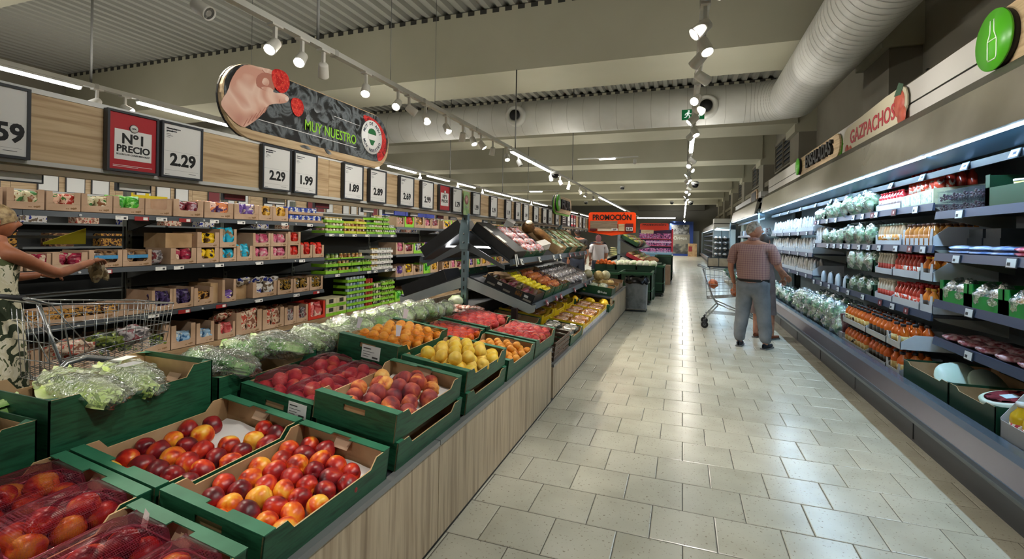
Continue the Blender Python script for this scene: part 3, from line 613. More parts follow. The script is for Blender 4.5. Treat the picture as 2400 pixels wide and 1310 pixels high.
# ---- cardboard crate: length runs along local Y, open top, dipped long sides, folded ends
def crate_parts(Lc=.60,W=.415,h=.115,mat=None,inner=None,dip=.30,label=True,flap=True,holes=True):
    mat=mat or GREEN; inner=inner or KRAFT; t=.005
    side=[(-Lc/2,0),(Lc/2,0),(Lc/2,h),(Lc/2-.085,h),(Lc/2-.115,h*(1-dip)),(-Lc/2+.115,h*(1-dip)),(-Lc/2+.085,h),(-Lc/2,h)]
    P=[]
    for sx in (-1,1):
        x=sx*W/2; g=G()
        n=len(side); o_=x; i_=x-sx*t
        g.add([(o_,y,z) for y,z in side]+[(i_,y,z) for y,z in side],
              [tuple(range(n)) if sx>0 else tuple(range(n-1,-1,-1))],0)
        g.add([(i_,y,z) for y,z in side],[tuple(range(n-1,-1,-1)) if sx>0 else tuple(range(n))],1)
        g.add([(o_,y,z) for y,z in side]+[(i_,y,z) for y,z in side],[(i,(i+1)%n,n+(i+1)%n,n+i) for i in range(n)],2)
        P.append(('side_panel',g.mesh('sd',[mat,inner,flat('#c9ab7f',.8)])))
    for sy in (-1,1):
        y=sy*Lc/2; g=G(); he=h+.002; w2=W/2; hw=.055; hz=h*.62
        y0,y1=(y-t,y) if sy>0 else (y,y+t)
        if holes:
            g.box(-w2,-hw,y0,y1,0,he,0).box(hw,w2,y0,y1,0,he,0).box(-hw,hw,y0,y1,0,hz,0).box(-hw,hw,y0,y1,hz+.026,he,0)
        else: g.box(-w2,w2,y0,y1,0,he,0)
        # kraft lining on the inside
        yi=y-sy*(t+.002); a,b=sorted((yi,yi-sy*.002)); g.box(-w2+t,w2-t,a,b,0,h*.93,1)
        if flap:
            fl=.042; a,b=sorted((y,y-sy*fl))
            g.box(-w2,-hw*.8,a,b,he-.002,he+.002,3).box(hw*.8,w2,a,b,he-.002,he+.002,3).box(-hw*.8,hw*.8,*sorted((y,y-sy*fl*.55)),he-.002,he+.002,3)
        P.append(('end_panel',g.mesh('en',[mat,inner,inner,GREEN2 if mat is GREEN else mat]),(0,0,0),(0,0,0),
                  [('handle_tab',G().add([(-hw*.7,y-sy*.004,hz+.03),(hw*.7,y-sy*.004,hz+.03),(hw*.62,y-sy*.035,hz+.0),(-hw*.62,y-sy*.035,hz+.0),(-hw*.7,y-sy*.008,hz+.032),(hw*.7,y-sy*.008,hz+.032)],[(0,1,2,3),(3,2,5,4)]).mesh('tab',KRAFT2))] if holes else []))
    P.append(('base',G().box(-W/2+.004,W/2-.004,-Lc/2+.004,Lc/2-.004,0,.006).mesh('bs',inner)))
    g=G()
    for sx in (-1,1):
        for sy in (-1,1):
            g.add([(sx*(W/2-t),sy*(Lc/2-.05),h-.001),(sx*(W/2-t),sy*(Lc/2-t),h-.001),(sx*(W/2-.05),sy*(Lc/2-t),h-.001)],[(0,1,2)])
    P.append(('corner_flaps',g.mesh('cf',GREEN2 if mat is GREEN else mat)))
    return P
PROTO={}
def crate(X,Y,Z,label,kind='std',rot=(0,SL,0),grp=None,cat='crate',**k):
    key=(kind,)+tuple(sorted(k.items(),key=str))
    if key not in PROTO: PROTO[key]=crate_parts(**k)
    t=thing('cardboard_crate',label,cat,(X,Y,Z),rot,grp); kids(t,PROTO[key])
    return t
def at(t_loc,rot,p): return Vector(t_loc)+Euler(rot).to_matrix()@Vector(p)
lab_me=G().box(-.05,.05,-.0015,0,0,.062).mesh('lb',PAPER)
labl=G().box(-.042,.0,-.002,-.0015,.045,.05).box(-.042,.02,-.002,-.0015,.032,.034).box(-.042,.0,-.002,-.0015,.02,.022).box(.01,.04,-.002,-.0015,.006,.014).box(-.042,-.01,-.002,-.0015,.01,.012).mesh('ll',flat('#4b4b4b',.6))
def end_label(t,x,z,Lc=.60,s=1):
    o=ob('paper_label', lab_me, t,(x,-Lc/2-.001,z),(0,0,0),s); ob('label_print', labl, o)

# ---- fruit
def fruit_mesh(name,r,squash=(1,1,1),groove=.10,seed=0,dimple=.25,n=20):
    def fn(u,v):
        a=2*math.pi*u; t=math.pi*v; x=math.sin(t)*math.cos(a); y=math.sin(t)*math.sin(a); z=math.cos(t)
        k=1-groove*max(0,1-abs(((a+math.pi)%(2*math.pi))-math.pi)/.32)*math.sin(t)
        k*=1-dimple*math.exp(-(t/.28)**2)+.02*math.sin(3*a+seed)*math.sin(t)
        k*=1+.07*noise.noise(Vector((x*1.3+seed*3,y*1.3,z*1.3)))
        return (x*r*k*squash[0],y*r*k*squash[1],z*r*k*squash[2])
    return G().surf(fn,n,13,wrap=True)
def fruitmat(name,cols,**k):
    return tex(name,cols,**{**dict(scale=16,rough=.33,bump=.03,bscale=150,detail=3,distort=.6,contrast=(.3,.7)),**k})
NECT=[fruitmat('nectarine_skin_a',['#4a0f16','#8c1518','#b8231a','#d8451c','#ef9a30']),
      fruitmat('nectarine_skin_b',['#3c0f18','#5d121c','#86181f','#a8221e','#d0561f'],contrast=(.28,.75)),
      fruitmat('nectarine_skin_c',['#8c1a18','#cc3a1a','#e8701f','#f3a42f','#f7c04a'],contrast=(.32,.66))]
PEACH=[fruitmat('peach_skin_d',['#54202a','#7a2a30','#9a3c38','#c86a40','#e09a50'],rough=.6,contrast=(.28,.75)),fruitmat('peach_skin_a',['#5e2026','#8e2f2c','#b84c35','#d9793f','#eeb05a'],rough=.6),
       fruitmat('peach_skin_b',['#4b1c26','#6e2530','#8f3236','#b04c3c','#d98a4a'],rough=.6,contrast=(.3,.75)),
       fruitmat('peach_skin_c',['#a5462f','#d97a3c','#eba352','#f2bb66','#f0c878'],rough=.6)]
PINK=[fruitmat('netted_peach_a',['#8e2530','#c23a40','#d8554a','#e88a5c','#f0b486'],rough=.55),fruitmat('netted_peach_b',['#a02c38','#c8434a','#dc6a62','#ecab8a'],rough=.55)]
YEL=[fruitmat('yellow_pear_skin',['#d8a428','#ecc23a','#f0d050','#e6b436'],rough=.45),fruitmat('yellow_pear_skin_b',['#e0ae3a','#f0c650','#f4d264','#e89838'],rough=.45)]
APR=[fruitmat('apricot_skin',['#d9781c','#e8952a','#f0a83c','#e58a28'],rough=.5),fruitmat('apricot_skin_b',['#e08a24','#f0aa40','#e6972f'],rough=.5)]
ORG=[fruitmat('orange_nectarine',['#c43a16','#e2661c','#ee8426','#e85a1e'],rough=.35)]
fm={}
def fr(key,mats,r,sq,groove,n=20):
    fm[key]=[]
    for i,mt in enumerate(mats):
        for s in range(2): fm[key].append(fruit_mesh(key,r*(1+.05*s),(sq[0]*(1+.04*s),sq[1],sq[2]),groove,s*2+i,n=n).mesh(key,mt))
fr('nectarine',NECT,.0345,(1,1,1.16),.09); fr('peach',PEACH,.041,(1,1,.93),.11); fr('netpeach',PINK,.036,(1,1,.9),.1); fr('apricot',APR,.029,(1,1,1),.1,16); fr('yellow_fruit',YEL,.036,(1,1,1.08),.05,18); fr('orange_nectarine',ORG,.031,(1,1,1.02),.08,16)
sticker=G().lathe([(0,0),(.006,0),(.006,.0004),(0,.0006)],12).mesh('st',PAPER)
def fill(t,name,key,label,cat,cols,rows,base_z=.03,L_=.56,W_=.37,jit=.004,skip=(),layer2=None,group=None,rotjit=True,hump=0,only=None,dx=0):
    loc,rot=t.location.copy(),t.rotation_euler.copy(); M=rot.to_matrix(); k=0
    for lay in range(2 if layer2 else 1):
        for j in range(rows):
            for i in range(cols):
                if lay==0 and (i,j) in skip: continue
                if lay==1 and (i,j) not in layer2: continue
                x=-W_/2+W_*(i+.5+(.25 if j%2 else -.25))/cols + rnd.uniform(-jit,jit)+dx; y=-L_/2+L_*(j+.5)/rows+rnd.uniform(-jit,jit)
                if lay: x+=W_/cols*.5; y+=L_/rows*.5
                z=base_z+lay*.045+rnd.uniform(0,.006)+hump*(1-(2*x/W_)**2)*(1-(2*y/L_)**2)
                p=loc+M@Vector((x,y,z)); me=rnd.choice(fm[key]); mn=me.materials[0].name; ad={'a':'','b':'dark ','c':'yellow-orange '}.get(mn[-1],'') if key in('nectarine','peach') else ''
                o=thing(name,ad+label,cat,p,(rnd.uniform(.9,1.7),rnd.uniform(-.4,.4),rnd.uniform(0,6.28)),group or label,me,rnd.uniform(.97,1.09)); k+=1
    return k
CH=.115
ROW={1:-1.285,2:-1.715,3:-2.16}
def put(row,Y0,lev,h,label,base=.49,**k):
    X=ROW[row]; z=surfZ(X,base)+.004+lev
    return crate(X,Y0+.30,z,label,h=h,**k)
# A and B: loose nectarines
wp=G()
def paper(t,poly,z=.022):
    loc,rot=t.location,t.rotation_euler
    g=G(); 
    def fn(u,v):
        x=poly[0]+(poly[1]-poly[0])*u; y=poly[2]+(poly[3]-poly[2])*v
        return (x,y,z+.008*math.sin(14*u+5*v)*math.sin(9*v)+ .012*abs(2*v-1)**4)
    g.surf(fn,16,16); o=ob('paper_liner', g.mesh('pl',flat('#e6e2e0',.7)), t)
A=put(1,1.01,0,.125,'green cardboard crate of loose nectarines at the near right corner of the stand'); paper(A,(-.19,.19,-.27,.28))
fill(A,'nectarine','nectarine','loose nectarine in the front crate beside the aisle','nectarine',5,8,.055,.57,.375,skip=((3,7),(2,7),(4,7)))
B=put(2,1.01,0,.125,'green cardboard crate of loose nectarines left of the corner one, showing white paper'); paper(B,(-.19,.19,-.27,.28)); end_label(B,0,.02)
fill(B,'nectarine','nectarine','loose nectarine in the crate with bare white paper','nectarine',5,7,.055,.57,.375,skip=((1,6),(0,6),(2,5),(2,6),(1,5),(2,4)))
# nearest crates with netted punnets
def punnet_mesh(Lp,Wp,h,r=.035):
    pts=[]
    for cx_,cy_2,a0 in ((Wp/2-r,Lp/2-r,0),(-Wp/2+r,Lp/2-r,90),(-Wp/2+r,-Lp/2+r,180),(Wp/2-r,-Lp/2+r,270)):
        for q in range(6): a=R(a0+q*18); pts.append((cx_+r*math.cos(a),cy_2+r*math.sin(a)))
    n=len(pts); g=G()
    for k,(s,z) in enumerate(((.86,0),(.93,h*.5),(1,h))):
        g.add([(x*s,y*s,z) for x,y in pts],[])
    fs=[(k*n+i,k*n+(i+1)%n,(k+1)*n+(i+1)%n,(k+1)*n+i) for k in range(2) for i in range(n)]+[tuple(range(n-1,-1,-1))]
    b=G(); b.add(g.v,fs,0,True)
    rim=G().tube([(x,y,h) for x,y in pts],.0035,6,closed=True)
    cov=G(); rings=[(1,h),(.93,h+.045),(.6,h+.066),(.25,h+.070),(0.01,h+.070)]
    vv=[(x*s,y*s,z+.006*math.sin(9*x*s*20)+.004*math.cos(y*90)) for s,z in rings for x,y in pts]
    cov.add(vv,[(k*n+i,k*n+(i+1)%n,(k+1)*n+(i+1)%n,(k+1)*n+i) for k in range(4) for i in range(n)],0,True)
    return b,rim,cov
pk=film('pink_tray_plastic','#e0607a',body=.14,rough=.15,bump=.1,gloss=.3); netm=film('red_netting','#b04058',body=.0,rough=.3,bump=.05,net=200,gloss=.06)
netp=film('pink_netting','#ee6a70',body=.05,rough=.3,bump=.3,net=240,gloss=.12); orn=film('orange_netting','#f8b030',body=.05,rough=.3,bump=.3,net=240,gloss=.12)
b_,r_,c_=punnet_mesh(.265,.185,.06); PB,PR,PC=b_.mesh('pb',pk),r_.mesh('pr',film('pink_rim','#e06a86',body=.55,rough=.12,bump=0,gloss=.4)),c_.mesh('pc',netm)
def punnet(t,x,y,lab,fl,z=.02,rz=0,n=6,key='nectarine',cover=None,tall=0):
    loc,rot=t.location,t.rotation_euler; M=rot.to_matrix(); p=loc+M@Vector((x,y,z)); Rr=(rot.x,rot.y,rz)
    pt=thing('punnet',lab,'punnet',p,Rr,'netted punnets'); ob('tray',PB,pt); ob('rim',PR,pt); ob('netting',cover or PC,pt)
    ob('label_tag', G().add([(-.01,.10,.095),(.015,.10,.098),(.02,.10,.14),(-.006,.105,.145)],[(0,1,2,3)]).mesh('lt',PAPER), pt) if tall else None
    M2=Euler(Rr).to_matrix()
    for i in range(n):
        a,bb=(i%2),(i//2); q=M2@Vector((-.042+a*.084+rnd.uniform(-.006,.006),-.085+bb*.083+rnd.uniform(-.006,.006),.045+rnd.uniform(0,.012)))
        thing('nectarine' if key=='nectarine' else 'peach',fl,'nectarine' if key=='nectarine' else 'peach',p+q,(rnd.uniform(.8,1.8),rnd.uniform(-.4,.4),rnd.uniform(0,6.28)),fl,rnd.choice(fm[key]),1.06)
    if n==6:
        thing('nectarine',fl,'nectarine',p+M2@Vector((.0,-.04,.088)),(1.2,.3,1),fl,rnd.choice(fm[key])); thing('nectarine',fl,'nectarine',p+M2@Vector((.01,.045,.086)),(1.2,.3,2),fl,rnd.choice(fm[key]))
N1=put(1,.36,0,.125,'nearest green crate by the aisle, holding netted punnets of nectarines')
N2=put(2,.40,0,.125,'green crate at the bottom left corner holding netted punnets of nectarines')
for t,nm in ((N1,'nearest crate by the aisle'),(N2,'bottom left crate')):
    for i,(x,y) in enumerate(((-.098,-.14),(.098,-.14),(-.098,.135),(.098,.135))):
        punnet(t,x,y,'pink clear punnet with red netting in the %s, %s'%(nm,['front left','front right','rear left','rear right'][i]),'dark netted nectarine, %s, %s punnet'%(nm,['front left','front right','rear left','rear right'][i]),tall=(i==2 and nm[0]=='n'))
# second row of stacks
Cc=put(2,1.66,.0,.165,'green crate of small netted peaches behind the white-papered crate'); end_label(Cc,.13,.095)
for i,(x,y) in enumerate(((-.098,-.14),(.098,-.14),(-.098,.135),(.098,.135))):
    p=['front left','front right','rear left','rear right'][i]
    punnet(Cc,x,y,'pink netted punnet of small peaches in the crate behind the white-papered one, '+p,'small rosy peach under pink netting, '+p+' punnet',z=.085,key='netpeach',n=6)
D0=put(1,1.67,0,CH,'lower green crate under the big loose peaches'); D=put(1,1.66,CH+.003,CH,'green crate of big loose peaches stacked on another by the aisle'); paper(D,(-.19,.19,-.27,.28),.03); 
fill(D,'peach','peach','big loose peach in the stacked crate beside the aisle','peach',4,6,.062,.56,.375,skip=((3,5),(0,5)),)
fill(D,'peach','peach','big loose peach in the stacked crate beside the aisle','peach',3,3,.092,.34,.22,skip=((0,0),(2,0),(0,2)))
E0=put(2,2.33,0,.145,'lower crate under the netted yellow peaches'); E=put(2,2.33,.148,.125,'green crate of netted yellow peaches with a white label, top of its stack'); end_label(E,.03,.02,s=1.25)
fill(E,'yellow_peach','apricot','yellow peach under orange netting, labelled crate','peach',6,8,.075,.55,.37,hump=.03)
fill(E,'yellow_peach','apricot','yellow peach under orange netting, labelled crate','peach',4,6,.115,.42,.27,hump=.02)
def net_cover(t,z,mat,L_=.55,W_=.37,h=.02,seed=0,label_=None,n=26):
    def fn(u,v):
        x=(u-.5)*W_; y=(v-.5)*L_; e=max(abs(2*u-1),abs(2*v-1))
        return (x,y,z+h*(1-e**3)+.016*noise.noise(Vector((x*24+seed,y*24,seed)))+.004*noise.noise(Vector((x*80,y*80,seed))))
    return G().surf(fn,n,n+6).mesh('nc',mat)
def netting(t,label,z,mat,**k):
    o=thing('net_bag',label,'net bag',t.location.copy(),t.rotation_euler.copy(),None,net_cover(t,z,mat,**k)); return o
n1=netting(E,'orange netting sheet over the yellow peaches',.115,orn,seed=3)
for (x,y,a) in ((-.15,-.2,0),(.12,-.18,.8),(-.1,.24,.4)): ob('label_tag', G().add([(-.012,0,0),(.012,0,0),(.02,.01,.06),(-.016,.012,.065)],[(0,1,2,3)]).mesh('wt',flat('#e9e4ee',.4)), n1,(x,y,.15),(0,0,a))
F0=put(1,2.33,0,CH,'lower green crate under the loose yellow fruit'); Fc=put(1,2.33,CH+.003,CH,'green crate of loose yellow fruit stacked on another by the aisle')
fill(Fc,'yellow_fruit','yellow_fruit','loose yellow fruit in the stacked crate by the aisle','yellow fruit',5,7,.065,.55,.37,hump=.02)
fill(Fc,'yellow_fruit','yellow_fruit','loose yellow fruit in the stacked crate by the aisle','yellow fruit',3,5,.115,.42,.26,hump=.02)
Gc=put(1,2.97,0,.14,'green crate of loose apricots between yellow fruit and netted pink peaches')
fill(Gc,'apricot','apricot','loose apricot in the crate behind the yellow fruit','apricot',6,8,.075,.55,.37,hump=.02)
fill(Gc,'apricot','apricot','loose apricot in the crate behind the yellow fruit','apricot',3,6,.12,.42,.24)
I0=put(2,2.98,0,.16,'green crate of netted orange nectarines behind the yellow peaches')
fill(I0,'orange_nectarine','orange_nectarine','orange nectarine under pink netting behind yellow peaches','nectarine',6,8,.115,.55,.37,hump=.02)
netting(I0,'pink netting over the orange nectarines',.16,netp,seed=5)
H0=put(1,3.60,0,.145,'green crate of netted pink peaches at the step in the stand'); H2=put(2,3.60,0,.17,'green crate of netted pink peaches left of the one at the step'); I1=put(2,3.0,.17,.06,'') if 0 else None
for t,z in ((H0,.10),(H2,.13)):
    w_='at the step in the stand' if t is H0 else 'left of the crate at the step'
    fill(t,'peach','netpeach','rosy netted peach '+('in the crate at the step' if t is H0 else 'in the second crate from the step'),'peach',5,7,z,.55,.37,hump=.025)
    netting(t,'pink netting with paper tags over the peaches '+w_,z+.045,netp,seed=8 if t is H0 else 9)

# ---- row 3: tall crates with bagged greens
clear=film('clear_bag_film','#f2fbf2',body=.10,rough=.10,bump=1.0,bscale=35,gloss=.35)
leafm=tex('lettuce_leaf',['#8fbb66','#bcd890','#dcebc0','#eff5de'],scale=7,rough=.5,bump=.3,bscale=30,detail=5)
leafd=tex('romaine_leaf',['#2f6a26','#4a8a35','#7fae5c','#cfe0a8'],scale=6,rough=.5,bump=.3,bscale=30,detail=5)
celm=tex('celery_stalk',['#bcdc5c','#d8ec92','#f0f8cc'],scale=6,rough=.35,stretch=(4,1,4))
def crumple(rx,ry,rz,seed,amp=.18,n=34,twist=0):
    def fn(u,v):
        a=2*math.pi*u; t=math.pi*v; d=Vector((math.sin(t)*math.cos(a),math.sin(t)*math.sin(a),math.cos(t)))
        k=1+amp*noise.noise(d*2.3+Vector((seed,0,0)))+amp*.55*noise.noise(d*6+Vector((0,seed,0)))+amp*.35*abs(noise.noise(d*12+Vector((0,0,seed))))
        return (d.x*rx*k,d.y*ry*k,d.z*rz*k)
    return G().surf(fn,n,n//2+4,wrap=True)
def head(r,seed,amp=.16,sq=.85): return crumple(r,r,r*sq,seed,amp,30)
ice=[head(.075,s).mesh('ih',leafm) for s in (1,2,3)]
icebag=[crumple(.088,.088,.078,s,.22,36).mesh('ib',clear) for s in (11,12,13)]
def leaf_bunch(L_,W_,n,seed,mat,curl=.03):
    r=random.Random(seed); g=G()
    for k in range(n):
        a=r.uniform(-W_,W_); z0=r.uniform(0,.035); w0=r.uniform(.022,.04); ph=r.uniform(0,6)
        def fn(u,v,a=a,z0=z0,w0=w0,ph=ph):
            y=(v-.5)*L_; wv=w0*(.35+.9*v**.7)*(1-max(0,v-.85)*4)
            x=a*(.5+.7*v)+(u-.5)*2*wv; return (x,y,z0+.02*v+.012*math.cos((u-.5)*5)+.010*math.sin(18*v+ph+8*u)*v)
        g.surf(fn,6,12)
    return g.mesh('leaves',mat)
def tallcrate(Y0,Y1,h,lab,dip=.18):
    X=-2.165; L_=Y1-Y0; t=crate(X,(Y0+Y1)/2,.60,lab,rot=(0,0,0),Lc=L_,W=.43,h=h,dip=dip,flap=False); return t
T1=tallcrate(.975,1.555,.285,'tall green crate with kraft inside, full of bagged celery',.16)
T0=tallcrate(.34,.945,.235,'tall crate at the left edge holding clear bags',.2)
T2=tallcrate(1.585,2.20,.195,'tall green crate of bagged romaine lettuce behind the celery'); 
T3=tallcrate(2.22,2.84,.15,'green crate of bagged romaine, second behind the celery'); T4=tallcrate(2.86,3.48,.14,'green crate under the nearer bagged iceberg lettuces'); T5=tallcrate(3.5,4.12,.13,'green crate under the farther bagged iceberg lettuces')
def bagged(X,Y,Z,rz,seed,lab,mat,L_,W_,n,grp,rx=0,name='bagged_greens',cat='bagged vegetables',bagk=(1,1,1)):
    t=thing(name,lab,cat,(X,Y,Z),(rx,0,rz),grp)
    ob('leaves', leaf_bunch(L_,W_,n,seed,mat), t)
    ob('plastic_bag', crumple(W_*1.55*bagk[0],L_*.58*bagk[1],.055*bagk[2],seed,.2,40).mesh('bg',clear), t,(0,0,.025))
    return t
for i,(x,y,rz) in enumerate(((-2.27,1.42,.25),(-2.10,1.33,.15),(-2.22,1.2,.35),(-2.05,1.14,.3))):
    t=bagged(x,y,.80+.012*i,rz+1.2,20+i,'clear bag of pale green celery in the tall crate, number %s from the back'%('one','two','three','four')[i],celm,.36,.055,9,'bagged celery')
    if i<2: ob('bag_label', G().box(-.04,.04,-.025,.025,0,.002).mesh('bl',PAPER), t,(.0,.05,.085),(0,0,.4))
for i,(x,y,rz) in enumerate(((-2.22,.86,.3),(-2.05,.75,1.3))):
    bagged(x,y,.80,rz,50+i,'clear bag of greens in the crate at the left edge, '+('farther' if i==0 else 'nearer'),leafd,.3,.05,6,'bags at the left edge')
k=0
for (x,y,z,rz) in ((-2.25,1.75,.80,1.1),(-2.05,1.72,.81,1.5),(-2.2,1.95,.82,1.25),(-2.05,2.05,.83,1.6),(-2.25,2.2,.80,1.3),(-2.08,2.3,.80,1.2),(-2.22,2.48,.80,1.4),(-2.05,2.58,.78,1.1),(-2.2,2.75,.80,1.5)):
    bagged(x,y,z-.02,rz,60+k,'crumpled clear bag of romaine lettuce, '+['nearest left','nearest right','second left','second right','third left','third right','fourth left','fourth right','last one before the iceberg'][k],leafd if k<4 else leafm,.32,.055,8,'bagged romaine',bagk=(1.1,1,1.2)); k+=1
k=0
for j in range(8):
    for i in range(2):
        x=-2.27+i*.20+rnd.uniform(-.015,.015); y=2.80+j*.175+rnd.uniform(-.01,.01); z=.80 if j<6 else .77
        t=thing('bagged_iceberg','iceberg lettuce in clear film, %s row from us, %s side'%(['first','second','third','fourth','fifth','sixth','seventh','eighth'][j],'far' if i==0 else 'near'),'lettuce',(x,y,z),(rnd.uniform(-.3,.3),rnd.uniform(-.3,.3),rnd.uniform(0,6)),'bagged iceberg lettuces')
        ob('lettuce_head',ice[k%3],t); ob('plastic_bag',icebag[(k+1)%3],t); k+=1
thing('bagged_iceberg','single iceberg lettuce seen behind the steel post','lettuce',(-2.45,5.0,.70),me=ice[0],scl=1.1)

# ---- lower stretch: crates 4.2 .. 8
LB=.325
def low(row,Y0,lab,h=.11,lev=0,**k):
    X=-1.285 if row==1 else (-1.86 if row==2 else -2.3)
    return crate(X,Y0+.31,surfZ(X,LB)+.004+lev,lab,h=h,**k)
brownp=tex('brown_plastic',['#3b2a1e','#4a3526'],scale=6,rough=.5)
t=thing('brown_folding_crate','brown slatted plastic crate just behind the step in the stand','crate',(-1.28,4.50,LB-.01),(0,SL,0))
g=G()
for z in (.0,.045,.09,.135,.18): g.box(-.2,-.19,-.3,.3,z,z+.03).box(.19,.2,-.3,.3,z,z+.03)
for sx in (-1,1):
    for y in (-.29,-.1,.1,.27): g.box(sx*.19-.005,sx*.19+.005,y,y+.02,0,.21)
ob('side_slats', g.mesh('ss',brownp), t)['kind']='stuff'
g=G()
for z in (.0,.045,.09,.135,.18): g.box(-.19,.19,-.3,-.29,z,z+.03).box(-.19,.19,.29,.3,z,z+.03)
ob('end_slats', g.mesh('es',brownp), t); ob('base', G().box(-.19,.19,-.29,.29,0,.01).mesh('bb',brownp), t)
tealp=tex('teal_green_print',['#1c5a4a','#2c7a62','#226a52'],scale=9,rough=.45)
MU=low(1,4.88,'teal printed crate of wrapped mushrooms behind the brown crate',mat=None,flap=False)
cl2=film('tray_wrap','#f0f4f6',body=.12,rough=.08,bump=.5,bscale=30,gloss=.4)
mush=G()
for i in range(3):
    for j in range(4):
        mush.lathe([(0,0),(.012,0),(.011,.012),(.022,.014),(.024,.024),(.014,.036),(0,.04)],12,c=(-.05+i*.048,-.075+j*.05,.012))
mush_me=mush.mesh('mm',tex('mushroom_cap',['#b9a48a','#d8c9b4','#e6dccb'],scale=15))
tray_me=G().box(-.08,.08,-.11,.11,0,.012).box(-.08,-.074,-.11,.11,.012,.04).box(.074,.08,-.11,.11,.012,.04).mesh('tr',flat('#20332c',.4))
wrap=crumple(.09,.12,.035,4,.1,28).mesh('wr',cl2)
for i,(x,y) in enumerate(((-.1,-.15),(.1,-.15),(-.1,.12),(.1,.12))):
    p=MU.location+MU.rotation_euler.to_matrix()@Vector((x,y,.07))
    t=thing('mushroom_tray','wrapped tray of pale mushrooms in the teal crate, '+['near left','near right','far left','far right'][i],'mushrooms',p,(0,SL,0),'mushroom trays'); ob('tray',tray_me,t); ob('mushrooms',mush_me,t)['kind']='stuff'; ob('film',wrap,t,(0,0,.03)); ob('bag_label',G().box(-.03,.03,-.03,.03,0,.002).mesh('l',PAPER),t,(.02,.03,.068))
yell=tex('yellow_printed_card',['#d8b400','#e8c81a'],scale=5,rough=.45)
whitep=tex('floral_white_print',['#e8e6e2','#cfd8c0','#b9a9cf','#ece9e4'],scale=22,rough=.5)
pasta=tex('orange_fruit_tray',['#c9741c','#e8962c','#f0b055'],scale=26,rough=.35,rand=True)
pm_me=G()
for i in range(4):
    for j in range(5): pm_me.lathe([(0,-.013),(.013,-.009),(.016,0),(.012,.010),(0,.013)],10,c=(-.055+i*.036,-.085+j*.042,.028))
pk_me=pm_me.mesh('ap',pasta); tray_o=G().box(-.078,.078,-.108,.108,0,.01).box(-.078,-.072,-.108,.108,.01,.045).box(.072,.078,-.108,.108,.01,.045).box(-.078,.078,-.108,-.102,.01,.045).box(-.078,.078,.102,.108,.01,.045).mesh('to',flat('#c9873c',.3))
wr2=crumple(.09,.118,.03,7,.08,28).mesh('w2',film('amber_wrap','#ffe0b0',body=.15,rough=.08,bump=.4,bscale=30,gloss=.4))
for q,Y0 in enumerate((5.52,6.14,6.76)):
    for row in (1,2):
        cr=low(row,Y0,'yellow card crate of wrapped orange fruit trays, %s of three %s'%(('nearest','middle','farthest')[q],'along the aisle' if row==1 else 'under the sloping shelf'),h=.125,mat=yell,inner=flat('#e0c040',.6),flap=False,holes=False,W=.56 if row==2 else .415)
        if row==1: ob('floral_panel', G().box(.208,.21,-.30,.30,.0,.06).mesh('fl',whitep), cr)
        for i,(x,y) in enumerate(((-.1,-.14),(.1,-.14),(-.1,.13),(.1,.13))):
            p=cr.location+cr.rotation_euler.to_matrix()@Vector((x,y,.075))
            t=thing('fruit_tray','wrapped tray of small orange fruit, %s in the %s yellow crate %s'%(['near left','near right','far left','far right'][i],('nearest','middle','farthest')[q],'along the aisle' if row==1 else 'under the shelf'),'fruit tray',p,(0,SL,rnd.uniform(-.08,.08)),'wrapped orange fruit trays'); ob('tray',tray_o,t); ob('small_fruits',pk_me,t)['kind']='stuff'; ob('film',wr2,t,(0,0,.035))
low(2,4.88,'green crate of dark salad under the sloping shelf, near end',W=.56,flap=False)
ml=low(1,7.38,'green crate of yellow melons just before the raised end of the stand',W=.5)
ml2=low(2,7.38,'green crate with two more yellow melons under the sloping shelf',W=.56)
melm=tex('yellow_melon_rind',['#d9a400','#efc51a','#f2cf2e'],scale=10,rough=.4)
mel=G().surf(lambda u,v:(.068*math.sin(math.pi*v)*math.cos(2*math.pi*u),.068*math.sin(math.pi*v)*math.sin(2*math.pi*u),.095*math.cos(math.pi*v)),24,14,wrap=True).mesh('mel',melm)
for i,(x,y,a) in enumerate(((-1.14,7.60,.3),(-1.19,7.83,.8),(-1.38,7.65,1.1),(-1.62,7.6,.2),(-1.8,7.68,1.2))):
    thing('yellow_melon','bright yellow oval melon, %s from the aisle side'%('first','second','third','fourth','fifth')[i],'melon',(x,y,surfZ(x,LB)+.075),(1.5,0,a),'yellow melons',mel)
# raised end
HB=.50
printw=flat('#dfe6df',.5)
g3=crate(-1.42,8.02+.25,HB+.03,'dark green printed crate of wrapped melons on the raised end of the stand',h=.135,Lc=.5,W=.66,flap=False,dip=.1,holes=False,mat=tex('dark_green_print',['#123a22','#1a4a2c'],scale=4,rough=.4))
ob('printed_ring', G().lathe([(.018,0),(.024,0),(.024,.001),(.018,.001)],20,axis='y').mesh('pr',printw), g3,(.12,-.2515,.05)); ob('printed_patch', G().box(-.26,-.2,-.2515,-.25,.03,.07).box(-.15,-.11,-.2515,-.25,.035,.06).mesh('pp',flat('#8a8a3c',.5)), g3)
text('fruits',.05,printw,g3,(.20,-.2515,.05),RNY,.02)
wmel=tex('pale_melon_rind',['#c9c090','#ddd6ae','#e6e0c2'],scale=20,rough=.5); gal=tex('netted_melon_rind',['#b89a5a','#cdb274','#d8c28a'],scale=30,rough=.6,bump=.4,bscale=60)
def ball(r,m,n=20): return G().surf(lambda u,v:(r*math.sin(math.pi*v)*math.cos(2*math.pi*u),r*math.sin(math.pi*v)*math.sin(2*math.pi*u),r*math.cos(math.pi*v)),n,12,wrap=True).mesh('ball',m)
bw,bg=ball(.075,wmel),ball(.08,gal)
